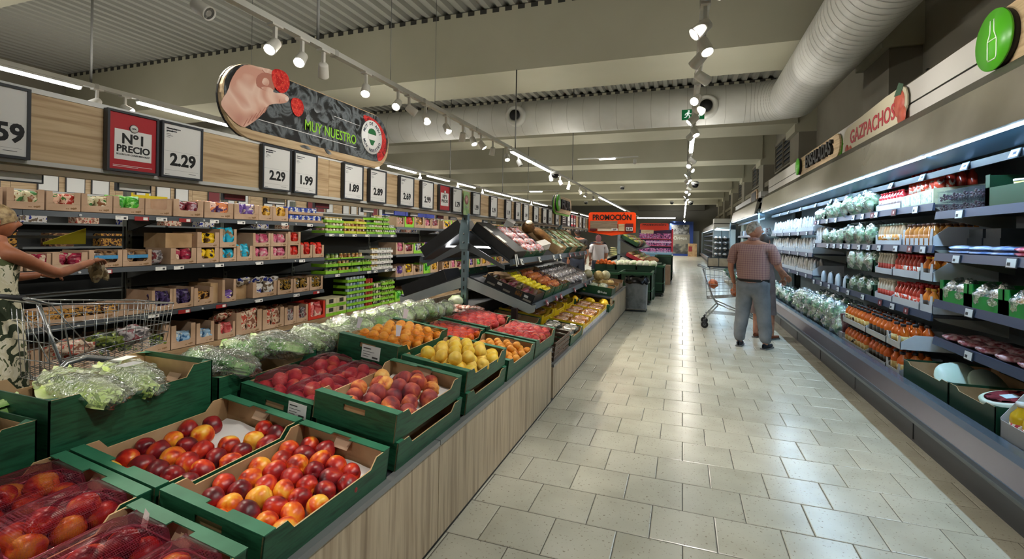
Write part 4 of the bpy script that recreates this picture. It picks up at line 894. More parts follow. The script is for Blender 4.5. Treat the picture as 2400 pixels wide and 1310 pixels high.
for i,(x,y,z,me,l) in enumerate(((-1.62,8.75,.80,bw,'pale round melon behind the printed crate, leftmost'),(-1.42,8.72,.78,bg,'big tan netted melon in front of the pale ones'),(-1.32,8.9,.78,bw,'pale round melon behind the printed crate, rightmost'))): thing('round_melon',l,'melon',(x,y,z),(0,0,i),None,me,1.15)
for i,x in enumerate((-1.62,-1.42,-1.25)):
    t=thing('wrapped_melon','halved melon in film in the printed green crate, '+('left','middle','right')[i],'melon',(x,8.2,.64),(0,0,i),'wrapped melons',ball(.072,tex('cut_melon',['#6f8a4a','#cfd8b0','#e6e8cf'],scale=9)),(1,1,.8)); ob('film',crumple(.08,.08,.075,i,.1,24).mesh('f',cl2),t)
wood_c=crate(-1.36,8.85,HB+.03,'kraft crate of small fruit at the far end of the raised stand',h=.13,Lc=.6,W=.5,mat=KRAFT,flap=False); crate(-1.36,9.5,HB+.03,'kraft crate with a pale lining, last on the raised stand',h=.13,Lc=.55,W=.5,mat=KRAFT2,flap=False)
sq=crumple(.05,.09,.04,3,.1,20).mesh('sq',tex('squash_skin',['#d8b46a','#e8cc8c'],scale=10)); 
for i in range(8): thing('butternut_squash','pale squash lying in the kraft crate at the far end','squash',(-1.5+.09*(i%4),8.75+.2*(i//4),.66),(0,0,.5*i),'squashes in the far kraft crate',sq)
# crate under the near end of the tiers (meat-red wrapped packs seen through)
redpack=tex('red_mesh_packs',['#6a2a1e','#a86a58','#e0c8bc','#7a3a2a'],scale=24,rough=.25,kind='noise',bump=.5)
for i in range(6):
    thing('nut_bag','small red-brown bag lying under the sloping shelf','bag',(-2.1-.12*(i%3),4.5+.28*(i//3),.66),(0,0,.4*i),'small bags under the sloping shelf',crumple(.07,.10,.035,i,.25,22).mesh('nb',redpack))

# ================================================================ TIERED RACK
rk=thing('tiered_rack','black two-tier sloping rack on pale steel brackets above the stand','rack',(XB,5.12,.0))
LIPX,LIPZ,TOPX,TOPZ=.83,.69,.06,.985      # lower tier relative to the posts
UX,UZ,UTX,UTZ=.56,1.175,.06,1.56
YE=4.45
for s in (1,-1):
    for (x0,z0,x1,z1,nm) in ((TOPX,TOPZ,LIPX,LIPZ,'lower_tier'),(UTX,UTZ-.04,UX,UZ-.0,'upper_tier')):
        g=G().hexa([(s*x0,0,z0-.02),(s*x1,0,z1-.02),(s*x1,YE,z1-.02),(s*x0,YE,z0-.02),(s*x0,0,z0),(s*x1,0,z1),(s*x1,YE,z1),(s*x0,YE,z0)])
        ob(nm, g.mesh(nm,flat('#2e3236',.5)), rk)
        xx=s*x1; a,b=sorted((xx,xx+s*.035))
        ob('price_rail', G().hexa([(xx,0,z1-.055),(xx+s*.05,0,z1-.035),(xx+s*.05,YE,z1-.035),(xx,YE,z1-.055),(xx,0,z1+.02),(xx+s*.035,0,z1+.03),(xx+s*.035,YE,z1+.03),(xx,YE,z1+.02)]).mesh('prl',flat('#5d6770',.35,.3)), rk)
    # end bracket (pale steel, arrow-shaped)
    g=G().prism([(s*.0,.985),(s*.83,.69),(s*.88,.70),(s*.86,.62),(s*.80,.60),(s*.0,.86)],'y',-.012,.0); ob('end_bracket', g.mesh('eb',tex('pale_steel',['#b9c3c6','#cdd5d6'],scale=3,rough=.35,metal=.3)), rk)
    g=G().prism([(s*.0,1.40),(s*.50,1.12),(s*.50,1.08),(s*.0,1.30)],'y',-.012,.0); ob('end_bracket', g.mesh('eb2',flat('#6a7075',.4,.3)), rk)
    for yy in (1.5,3.0,4.4): ob('arm_bracket', G().prism([(0,.96),(s*.8,.67),(s*.8,.62),(0,.80)],'y',yy,yy+.01).mesh('ab',STEEL), rk)
ob('under_shelf_tube', G().box(-.45,.35,-.02,.02,1.315,1.335).mesh('ust',LIGHTM), rk,(0,.15,0),(0,0,0))
ob('middle_beam', G().box(-.03,.03,0,YE,.9,.96).mesh('mb',STEEL), rk)
# table foot under the bracket
thing('support_stub','dark square steel stub under the sloping shelf','post',(-1.75,5.05,.40),me=G().box(-.03,.03,-.03,.03,0,.26).mesh('ss',tex('rust_dark_steel',['#2b1a18','#3b211c'],scale=5,rough=.5)))
A1=math.atan2(TOPZ-LIPZ,LIPX-TOPX); A2=math.atan2(UTZ-.04-UZ,UX-UTX)
def tier(level,s,Y,W_,label,mat,h=.10,Lc=None,inner=None,**k):
    """crate lying on a tier: its long side runs down the slope"""
    if level==0: x0,z0,x1,z1,a=TOPX,TOPZ,LIPX,LIPZ,A1; Lc=Lc or .60
    else: x0,z0,x1,z1,a=UTX,UTZ-.04,UX,UZ,A2; Lc=Lc or .56
    u=Lc/2+.01; ux,uz=math.cos(a),math.sin(a)
    X=XB+s*(x1-u*ux); Z=z1+u*uz+.003
    t=thing('cardboard_crate',label,'crate',(X,Y,Z),(0,0,0))
    m_=Matrix.Rotation(s*a,3,'Y')@Matrix.Rotation(R(90),3,'Z'); t.rotation_euler=m_.to_euler()
    key=('tier',mat.name,h,Lc,W_)+tuple(k.items())
    if key not in PROTO: PROTO[key]=crate_parts(Lc=Lc,W=W_,h=h,mat=mat,inner=inner,flap=False,**k)
    kids(t,PROTO[key]); return t
def inside(t,p): return t.location+t.rotation_euler.to_matrix()@Vector(p)
BM=tier(0,1,5.34,.40,'black printed crate of mangoes at the near end of the lower sloping shelf',BLACKC,.11,.62,dip=.1,holes=False)
for (x,z,w_,h_) in ((-.24,.045,.05,.028),(.10,.05,.06,.03)): 
    ob('white_sticker', G().box(0,.0015,x,x+w_,z,z+h_).mesh('ws',PAPER), BM,(-.2022,0,0)) 
for (x,z,w_,h_) in ((-.29,.01,.10,.022),(-.02,.012,.09,.022),(.18,.012,.10,.022)): ob('printed_box', G().box(0,.0012,x,x+w_,z,z+h_).mesh('pb',flat('#8f8a80',.5)), BM,(-.2022,0,0))
ob('printed_fruit', G().box(0,.0012,-.16,-.08,.03,.085).mesh('pf',tex('mango_print',['#2a1d12','#8a5a1c','#3b2a1a'],scale=24)), BM,(-.2022,0,0))
mang=G().surf(lambda u,v:(.047*math.sin(math.pi*v)*math.cos(2*math.pi*u)*(1+.2*math.cos(math.pi*v)),.042*math.sin(math.pi*v)*math.sin(2*math.pi*u),.072*math.cos(math.pi*v)),20,14,wrap=True).mesh('mg',tex('mango_skin',['#33401f','#5a4a2c','#6e2a35','#7d3a48'],scale=9,rough=.35,detail=2))
for i in range(12):
    y=-.24+.095*(i//2)+.02*(i%2); x=-.09+.14*(i%2)
    thing('mango','dark green and red mango in the black crate','mango',inside(BM,(x,y,.065)),(rnd.uniform(.8,1.4),rnd.uniform(-.4,.4),rnd.uniform(0,3)),'mangoes in the black crate',mang)
thing('kraft_paper_wrap','crumpled brown paper at the top of the mango crate','paper',inside(BM,(.0,.24,.09)),me=crumple(.16,.07,.05,5,.4,26).mesh('kp',KRAFT))
LM=tier(0,1,5.80,.42,'green crate of lemons on the lower sloping shelf',GREEN,.12)
lem=G().surf(lambda u,v:(.029*math.sin(math.pi*v)*math.cos(2*math.pi*u),.029*math.sin(math.pi*v)*math.sin(2*math.pi*u),.037*math.copysign(abs(math.cos(math.pi*v))**.8,math.cos(math.pi*v))*(1+.15*abs(math.cos(math.pi*v))**8)),16,12,wrap=True).mesh('lem',tex('lemon_skin',['#e2c400','#f2dc1a','#f5e448'],scale=12,rough=.4,bump=.1,bscale=80))
for i in range(40):
    thing('lemon','yellow lemon in the green crate beside the mangoes','lemon',inside(LM,(-.16+.066*(i%5)+(.02 if (i//5)%2 else 0),-.25+.07*(i//5),.085)),(rnd.uniform(0,3),rnd.uniform(0,3),0),'lemons in the green crate',lem)
ON=tier(0,1,6.26,.42,'green crate of netted onions right of the lemons',GREEN,.12)
onb=crumple(.07,.11,.05,2,.18,24).mesh('on',tex('onion_net',['#7a2a1c','#b0552c','#c9803c','#8a3a22'],scale=30,rough=.4,kind='noise'))
for i in range(8): thing('onion_net','red-brown net bag of onions in the crate right of the lemons','net bag',inside(ON,(-.09+.17*(i%2),-.2+.13*(i//2),.10)),(0,A1,rnd.uniform(-.4,.4)),'net bags of onions',onb)
GA=tier(0,1,6.72,.42,'green crate of dark grapes and kraft liner, third from the near end',DKGREEN,.12)
gri=random.Random(3); gg=G()
for i in range(120): gg.lathe([(0,-.011),(.009,-.006),(.011,.002),(.006,.010),(0,.011)],8,c=(gri.uniform(-.17,.17),gri.uniform(-.26,.26),gri.uniform(.06,.10)))
o=thing('grapes','dark purple grapes heaped in the third crate of the lower shelf','grapes',GA.location.copy(),GA.rotation_euler.copy(),None,gg.mesh('gr',tex('grape_skin',['#2a1424','#5a3a44','#8a6a6c'],scale=10,rough=.3))); o['kind']='stuff'
garl=film('garlic_wrap','#efe6e6',body=.35,rough=.12,bump=.9,bscale=25,gloss=.4); garin=tex('garlic_skin',['#d8c0b4','#ead8cc','#f0e6de','#c99a88'],scale=12,rough=.5)
k=0
for Y in (7.05,7.3,7.55,7.8,8.05,8.3,8.55):
    for u in (.14,.34,.52):
        ux,uz=math.cos(A1),math.sin(A1); X=XB+LIPX-u*ux; Z=LIPZ+u*uz+.05
        t=thing('garlic_pack','clear pack of garlic on the lower rack shelf','garlic',(X,Y,Z),(rnd.uniform(-.2,.2),A1,rnd.uniform(-.4,.4)),'clear garlic packs on the lower shelf')
        ob('bulbs',crumple(.065,.085,.035,k%4,.25,20).mesh('gb',garin) if k<4 else bpy.data.objects['bulbs'].data,t); ob('wrapper',crumple(.095,.115,.055,k%5+20,.3,30).mesh('gw',garl) if k<5 else bpy.data.objects['wrapper'].data,t,(0,0,.0)); k+=1
# hanging flap of white film at the lip
def fl_fn(u,v): return (.02+.05*v*(1-v)+.01*math.sin(9*u), (u-.5)*.5+.03*math.sin(6*v), -.16*v+.02*math.sin(11*u))
thing('hanging_film','loose sheet of clear white film hanging over the lower shelf edge','plastic film',(XB+LIPX-.02,8.1,LIPZ+.10),me=G().surf(fl_fn,14,10).mesh('hf',garl))
# upper tier
U1=tier(1,1,5.36,.42,'black empty-looking crate with white stickers at the near end of the upper shelf',BLACKC,.12,.60,dip=.05,holes=False)
for (y,w_,a) in ((.10,.12,.1),(-.12,.14,.0)): ob('white_sticker', G().box(-.20,-.10,y,y+w_,0,.0015).mesh('wst',PAPER), U1,(0,0,.1225),(0,0,a))
thing('hanging_strips','two long white paper strips hanging over the corner of the upper black crate','paper',inside(U1,(-.19,-.30,.122)),me=G().hexa([(0,0,-.17),(.0,.035,-.17),(.004,.035,-.17),(.004,0,-.17),(-.03,0,0),(-.03,.035,0),(-.026,.035,0),(-.026,0,0)]).hexa([(0.0,.06,-.15),(0,.09,-.15),(.004,.09,-.15),(.004,.06,-.15),(-.03,.05,0),(-.03,.08,0),(-.026,.08,0),(-.026,.05,0)]).mesh('hs',PAPER))
ob('lid', G().box(-.2,.2,-.29,.29,.115,.121).mesh('ul',BLACKC), U1)
U2=tier(1,1,5.82,.42,'crate of pink and clear wrapped packs on the upper shelf',GREEN,.11,.56)
U3=tier(1,1,6.26,.42,'crate of white boxes and packs, third on the upper shelf',GREEN,.11,.56)
pinkp=tex('pink_white_pack',['#d8b8c4','#efe6ea','#e06a5a','#cfc6dc','#f0ece8'],scale=14,rough=.2,bump=.6,kind='noise')
for q,(t,l) in enumerate(((U2,'second'),(U3,'third'))):
    for i in range(8): thing('wrapped_pack','pink and white pack, %s crate of upper rack'%l,'pack',inside(t,(-.09+.18*(i%2),-.2+.13*(i//2),.10)),(0,A2,rnd.uniform(-.5,.5)),'packs in the %s upper crate'%l,crumple(.08,.07,.035,i,.25,20).mesh('wp',pinkp) if i<2 else None or bpy.data.objects['wrapped_pack'].data)
wbx=G().box(-.06,.06,-.10,.10,0,.09).box(-.062,.062,-.102,.102,.09,.096).mesh('wb',tex('white_box_card',['#dcdad8','#eae8e6'],scale=4))
thing('white_box','small white cardboard box at the top of the upper shelf','box',(XB+.08,6.35,1.60),(.2,.5,.3),me=wbx); thing('white_box','small white cardboard box low on the upper shelf beside the tan tubers','box',(XB+.50,6.62,1.30),(.2,.5,-.3),me=wbx)
tan=tex('coconut_husk',['#5e3c1c','#7d5528','#95682f'],scale=14,rough=.7,bump=.4,bscale=60)
t=thing('yam','brown round yam with a pale cut face on the upper shelf','yam',(XB+.22,6.85,1.60),me=crumple(.10,.09,.09,3,.08,22).mesh('ym',tan)); ob('cut_face', G().lathe([(0,.0),(.05,.0),(.05,.006),(0,.007)],20).mesh('cf',flat('#efe2cf',.6)), t,(.03,-.05,.075),(R(35),R(15),0))
t=thing('yam','long brown yam lying down the upper shelf','yam',(XB+.38,7.05,1.48),(0,R(128),0),me=crumple(.075,.085,.19,6,.06,26).mesh('ym2',tan)); ob('cut_face', G().lathe([(0,.0),(.045,.0),(.045,.006),(0,.007)],20).mesh('cf',flat('#efe2cf',.6)), t,(0,0,-.185),(R(180),0,0))
for i,(Y,l,cc) in enumerate(((7.45,'green-wrapped cucumbers','#4a6a3c'),(7.9,'dark peppers','#26402a'),(8.35,'green limes','#3a7a30'),(8.8,'pale leeks','#a9bc7c'),(9.25,'green beans','#4f7a35'))):
    t=tier(1,1,Y,.42,'deep open crate of %s on the far half of the upper shelf'%l,GREEN if i%2 else KRAFT,.14,.56,dip=.05)
    mm=tex('veg_'+str(i),[cc,'#8aa070' if i!=1 else '#3a4a3c','#dfe4d8'],scale=16,rough=.3,bump=.4)
    for q in range(8): thing('vegetable_pack','wrapped pack of %s on the upper shelf'%l,'vegetables',inside(t,(-.1+.19*(q%2),-.2+.13*(q//2),.10)),(0,A2,rnd.uniform(-.3,.3)),'packs of '+l,bpy.data.objects['vegetable_pack'+('' if i==0 else '.%03d'%(i*8))].data if q else crumple(.085,.06,.035,i,.2,18).mesh('vp',mm))
# left side tiers (their far faces towards us)
for lev,Y,l in ((0,5.34,'black crate on the left lower tier'),(1,5.36,'black crate on the left upper tier')):
    t=tier(lev,-1,Y,.42,l+', seen from its end',BLACKC,.14,.62,dip=.02,holes=False)
t=tier(1,-1,5.85,.42,'green crate behind the black one on the left upper tier',GREEN,.12)
thing('hanging_strips','white paper strips hanging from the left upper black crate','paper',(XB-.62,5.14,1.0),me=G().box(0,.002,0,.03,0,.17).box(0,.002,.045,.07,.02,.17).mesh('hs2',PAPER))
thing('wrapped_pack','pink wrapped pack on the left lower black crate','pack',(XB-.5,5.5,.98),(0,-A1,.3),None,bpy.data.objects['wrapped_pack'].data)
for i in range(2): tier(0,-1,5.85+.45*i,.42,'green crate on the left lower tier, '+('nearer' if i==0 else 'farther'),GREEN,.12)
# tags on the rails
tagw=G().box(0,.003,-.035,.035,-.055,0).mesh('tw',PAPER); tagr=G().box(0,.003,-.04,.04,-.055,0).mesh('tr',flat('#7c1f28',.45)); tprint=G().box(.003,.0035,-.0,.028,-.045,-.02).mesh('tp',flat('#3a3a3e',.6)); tprw=G().box(.003,.0035,-.0,.028,-.045,-.02).mesh('tpw',PAPER)
def rtag(X,Y,Z,red,lab,grp,s=1,tilt=-.35):
    t=thing('price_tag',lab,'price tag',(X,Y,Z),(0,tilt,0),grp); t.scale=(s,s,s); ob('card',tagr if red else tagw,t); ob('print',tprw if red else tprint,t)
for i,(y,red) in enumerate(((5.35,0),(6.1,0),(6.85,0),(7.25,0),(7.9,1),(8.3,1),(8.75,1),(9.2,1))): rtag(XB+UX+.055,y,UZ+.02,red,('dark red' if red else 'white')+' price tag on the upper rail of the rack','%s tags on the upper rack rail'%('red' if red else 'white'),1.3)
for i,(y,red) in enumerate(((5.5,1),(5.95,1),(6.2,1),(7.05,1),(7.9,1),(8.4,0))): rtag(XB+LIPX+.06,y,LIPZ+.02,red,('dark red' if red else 'white')+' price tag on the lower rail of the rack','%s tags on the lower rack rail'%('red' if red else 'white'),1.2)
# ================================================================ LEFT SHELVING
GX=-5.42
SA,SB,SC,SD=1.62,1.075,.565,.105
lipm=flat('#454c53',.4,.2)
gn=thing('shelving_run','long dark grey metal shelving with four levels and oak plinth behind the fruit stand','shelving',(GX,.5,0))
def GL(g): return g
Y0g,Y1g=.5,24.0
ob('plinth', G().box(-.02,.0,0,Y1g-Y0g,0,SD-.012).mesh('pl',OAKD), gn)
ob('base_deck', G().box(-.55,.0,0,Y1g-Y0g,SD-.012,SD).mesh('bd',OAKD), gn)
SECT=[(.5,2.5),(2.5,3.75),(3.75,5.0),(5.0,6.25),(6.25,8.3),(8.3,10.3),(10.3,12.3),(12.3,14.3),(14.3,16.3),(16.3,18.3),(18.3,20.3),(20.3,22.3),(22.3,24)]
for i,(a,b) in enumerate(SECT):
    a-=.5; b-=.5
    lv=[(SA,.50),(SB,.50),(SC,.5)] if i<4 else ([(1.465,.45),(.79,.5)] if i==4 else [(1.62,.5),(1.06,.5),(.6,.5)])
    for z,d in lv:
        ob('shelf', G().box(-.62,-.004,a,b-.004,z-.03,z).mesh('shf',flat('#6b6f70',.45,.2)), gn)
        ob('price_rail', G().hexa([(-.004,a,z-.048),(.012,a,z-.05),(.012,b-.004,z-.05),(-.004,b-.004,z-.048),(-.004,a,z-.004),(.004,a,z),(.004,b-.004,z),(-.004,b-.004,z-.004)]).mesh('rl',lipm), gn)
        for yy in (a+.01,b-.02):
            ob('shelf_bracket', G().prism([(-.62,z-.03),(-.06,z-.03),(-.6,z-.17),(-.62,z-.17)],'y',yy,yy+.006).mesh('br',flat('#5f6364',.45,.2)), gn)
    ob('upright', G().box(-.70,-.63,a-.03,a+.03,0,1.98).mesh('up',flat('#62665f',.45,.2)), gn)
    g=G(); 
    for q in range(24): g.box(-.629,-.626,a-.008,a+.008,.1+q*.075,.13+q*.075)
    o=ob('upright_slots', g.mesh('us',BLACK), gn); o['kind']='stuff'
for z0,z1 in ((.12,.50),(.60,.66),(.78,.80),(1.16,1.20),(1.36,1.39)):
    ob('back_bar', G().box(-.66,-.64,0,5.8,z0,z1).mesh('bb',flat('#4f524c',.5)), gn)
ob('back_panel', G().box(-.66,-.64,3.2,Y1g-Y0g,.1,1.5).mesh('bp',flat('#2c2f2e',.6)), gn)

# ---- display tray of kraft card with cut-out window
def tray_parts(w,h,d,mat,win=.62,low=.38,r=.02,back=True):
    """front face at x=0, goes back to x=-d; spans y 0..w"""
    t=.004; y0=w*(1-win)/2; y1=w-y0; zl=h*low
    pts=[(0,0),(w,0),(w,h),(y1+.004,h)]
    for q in range(5): a=R(0-q*22.5); pts.append((y1-r+r*math.cos(a), zl+r+r*math.sin(a)))
    for q in range(5): a=R(270-q*22.5); pts.append((y0+r+r*math.cos(a), zl+r+r*math.sin(a)))
    pts += [(y0-.004,h),(0,h)]
    g=G()
    # front as strips (concave): left, right, bottom
    left=[(0,0),(y0,0)]; 
    g.prism([(0,0),(w,0),(w,zl-.001),(0,zl-.001)],'x',-t,0)
    g.prism([(0,zl),(y0,zl),(y0+r*.3,zl+r*.0),(y0,zl+r),(y0-.004,h),(0,h)],'x',-t,0)
    g.prism([(y1,zl),(w,zl),(w,h),(y1+.004,h),(y1,zl+r)],'x',-t,0)
    g.add([(0,y0,zl-.001),(0,y0+r,zl-.001),(0,y0,zl+r)],[(0,1,2)]); g.add([(0,y1,zl-.001),(0,y1,zl+r),(0,y1-r,zl-.001)],[(0,1,2)])
    P=[('front_panel',g.mesh('fp',mat))]
    s=G().box(-d,-t,0,t,0,h).box(-d,-t,w-t,w,0,h).box(-d,-d+t,0,w,0,h*.95).box(-d,0,0,w,0,t); P.append(('side_panels',s.mesh('sp',mat)))
    return P
printk=flat('#8a6a48',.7)
veg=G()
for (y,z,r) in ((.0,.0,.012),(.018,.004,.01),(-.02,.0,.009),(-.05,-.004,.006),(-.065,-.004,.006)): veg.lathe([(r*.7,0),(r,0),(r,.0006),(r*.7,.0006)],14,axis='x',c=(0,y,z))
veg_me=veg.mesh('vg',printk)
TR={}
def tray(y0,y1,z,h,lab,mat=KRAFT2,d=.42,win=.62,low=.38,x=GX-.01,printed=True,grp=None):
    w=y1-y0-.006; k=(round(w,3),h,mat.name,d,win,low)
    if k not in TR: TR[k]=tray_parts(w,h,d,mat,win,low)
    t=thing('display_tray',lab,'cardboard tray',(x,y0,z+.002),group=grp); kids(t,TR[k])
    if printed: ob('printed_vegetables',veg_me,t,(.0005,w*.8,h*low*.42),(0,0,0),min(1.2,w/.3))
    return t,w
BG={}
def bag_mesh(kind,seed):
    if (kind,seed) in BG: return BG[(kind,seed)]
    W,H,D=(.11,.19,.05) if kind!='low' else (.14,.09,.07)
    def fn(u,v):
        a=2*math.pi*u; pin=(1-abs(2*v-1)**4); 
        y=W*math.cos(a)*.62*(.93+.07*pin); x=D*math.sin(a)*pin**.6*.9+.004*math.sin(a)
        k=noise.noise(Vector((x*14+seed,y*14,v*5)))*.018*(.3+pin)
        return (x+k,y+k*.6,(v-.0)*H+.006*math.sin(10*y+seed))
    BG[(kind,seed)]=G().surf(fn,24,14,wrap=True); return BG[(kind,seed)]
PKM={}
def packm(name,cols,rough=.22,scale=13,**k):
    return tex('pack_'+name,cols,**{**dict(scale=scale,rough=rough,bump=.5,bscale=34,rand=True,detail=2,contrast=(.3,.7),interp='CONSTANT'),**k})
PACK=dict(
 nuts_green=packm('nuts_green',['#3f7a3e','#cfc5a0','#8a5a38','#e8e2cf']), red_green=packm('red_green',['#a83226','#e0b49a','#4b7a3c','#d8cfc0']),
 greens=packm('greens',['#2f8a2a','#55b83c','#8fd86a','#3f9a34']), dark_red=packm('dark_red',['#5a1a26','#7d2a36','#b8a0ac','#6a2030']),
 orange_purple=packm('orange_purple',['#4a2a5a','#e08a5a','#e8c0b0','#3a2450']), purple=packm('purple',['#4a3070','#6a4a9a','#d8c8b8','#3a2560']),
 gold=packm('gold',['#b8862c','#d8a83c','#5a3c1c','#e8cc8a']), black_yel=packm('black_yel',['#1c1a16','#e0b818','#6a4a2a','#3a2c1c'],scale=9),
 cyan=packm('cyan',['#1a8aa8','#2cb0cf','#7a6a50','#1c7a98']), rose=packm('rose',['#a83a5a','#c86a84','#c8a0a0','#d84a6a']), red=packm('red',['#a81c18','#d03022','#8a2018','#c85040']),
 brown_blue=packm('brown_blue',['#5a3a28','#8a6a48','#3a2418','#7a5030'],scale=10), dk_purple=packm('dk_purple',['#2a1c40','#4a3a6a','#2c2438','#3a3060']),
 choc=packm('choc',['#2a1c18','#b8863c','#4a2c20','#d8a85a'],scale=18), blue_white=packm('blue_white',['#28348a','#c8c4c0','#6a5a48','#4a58a8']),
 black_gold=packm('black_gold',['#141210','#8a6a24','#2a2418','#c89c3c'],scale=18), darkgreen=packm('darkgreen',['#1c2a14','#6a7a2c','#2c3c1c','#a8b858'],scale=11),
 mixed=packm('mixed',['#8a5a48','#d0b8a0','#b84a3c','#6a6a58'],scale=22), silver=packm('silver',['#5a5458','#a8a0a0','#7a3a40','#c8c0bc'],scale=16), blue=packm('blue',['#3a6a9a','#8ab0d0','#c8d0d0','#2a4a7a'],scale=11),
 meat=packm('meat',['#a83438','#d06a68','#e8c8b8','#c04a48'],scale=10), crimson=packm('crimson',['#7a1c34','#a82c48','#d8c0a8','#8c2440'],scale=10), band_blue=packm('band_blue',['#4a90c0','#6aa8d0']))
def mesh_of(gobj,key,mat,cache={}):
    if key not in cache: cache[key]=gobj.mesh('pk',mat)
    return cache[key]
def bags(t,w,h,mat,lab,n=2,rows=2,kind='std',grp=None,tall=1.0,name='snack_bag',tilt=.0,cat='snack bag'):
    W=.11 if kind!='low' else .14
    for rI in range(rows):
        for i in range(n):
            y=w*(i+.5)/n; sy=min(1.25,(w*.80/n)/(W*1.15))
            p=Vector(t.location)+Vector((-.055-.10*rI+rnd.uniform(-.01,.01), y+rnd.uniform(-.005,.005), .006))
            me=mesh_of(bag_mesh(kind,(i+rI*2)%4),(kind,(i+rI*2)%4,mat.name),mat)
            thing(name,lab,cat,p,(rnd.uniform(-.06,.06),-.10+tilt,rnd.uniform(-.12,.12)),grp or lab,me,(1,sy,h*tall/(.19 if kind!='low' else .09)))
def box_of(y0,y1,z,h,mat,cont,shelf,n=2,win=.62,low=.38,tall=.92,rows=2,kraft=KRAFT2,order='',kind='std',d=.42,color=''):
    t,w=tray(y0,y1,z,h,('kraft tray of ' if mat else 'kraft tray, ')+f'{color or cont} on the {shelf}'+(', '+order if order else ''),kraft,win=win,low=low,d=d)
    if mat: bags(t,w,h,PACK[mat],f'{color or cont} on the {shelf}'+(', '+order if order else ''),n,rows,tall=tall,kind=kind)
    return t
T_='top left shelf'
for (a,b,h,mat,c,o) in [(1.9,2.38,.17,'nuts_green','green and cream packs','cut off'),(2.4,2.663,.185,'nuts_green','green-topped nut bags','nearest full tray'),(2.67,2.937,.18,'red_green','red and green nut bags','second'),(2.94,3.21,.18,'nuts_green','bags, half empty','third'),(3.214,3.516,.18,'greens','bright green bags','the bright green ones'),(3.52,3.807,.18,None,'empty with clear back','between green and red'),(3.821,4.184,.20,'dark_red','dark red bags',''),(4.195,4.59,.20,'orange_purple','orange and purple bags',''),(4.603,4.984,.20,'purple','purple bags',''),(4.984,5.221,.20,'gold','gold bags','nearer of two'),(5.221,5.499,.20,'gold','gold bags','farther of two')]:
    box_of(a,b,SA,h,mat,c,T_,n=2,order=o,tall=1.02 if mat in('greens','gold','orange_purple','purple') else .88)
# clear empty crate in the empty tray and yellow strip
thing('yellow_shelf_strip','bright yellow paper strip behind the empty tray on the top shelf','paper',(GX-.4,3.62,SA+.19),me=G().box(0,.003,0,.40,0,.05).box(0,.003,0,.02,.05,.07).box(0,.003,.15,.19,.05,.075).mesh('ys',flat('#d8c400',.5)))
thing('yellow_wedge','yellow plastic wedge behind the shelves near the woman','panel',(GX-.62,2.95,1.30),me=G().prism([(0,0),(.36,0),(.36,.17),(0,.02)],'x',0,.01).mesh('yw',flat('#d9cf10',.5)))
thing('green_panel','dark green triangular panel standing behind the empty shelf bay','panel',(GX-.60,3.85,1.26),me=G().prism([(0,0),(.95,0),(.80,.09),(.45,.14),(.35,.14)],'x',0,.01).mesh('gp',flat('#0f3a24',.5)))
# blue cartons
bc=packm('bluecarton',['#1c3a9a','#2448b0','#e8ecf4','#2040a0'],scale=22,bump=0,rough=.3)
for lev in range(2):
    t,w=tray(5.515,6.222,SA+lev*.115,.045,'low kraft tray of blue cartons on the top shelf, '+('lower layer' if lev==0 else 'upper layer'),KRAFT2,win=.96,low=.9,printed=False)
    me=mesh_of(G().box(-.04,.04,-.05,.05,0,.10),'bc',bc)
    for i in range(6 if lev==0 else 5):
        for r_ in range(2):
            c=thing('blue_carton','blue and white carton on the top shelf, '+('lower' if lev==0 else 'upper')+' layer','carton',(GX-.07-.09*r_,5.515+.06+i*.115,SA+lev*.115+.01),group='blue cartons, '+('lower' if lev==0 else 'upper')+' layer',me=me)
            if r_==0: ob('printed_bear', G().lathe([(0,0),(.018,0),(.018,.0008),(0,.0008)],12,axis='x').lathe([(0,0),(.026,0),(.026,.0008),(0,.0008)],12,axis='x',c=(0,0,-.03)).mesh('pb',PAPER), c,(.0405,0,.07))
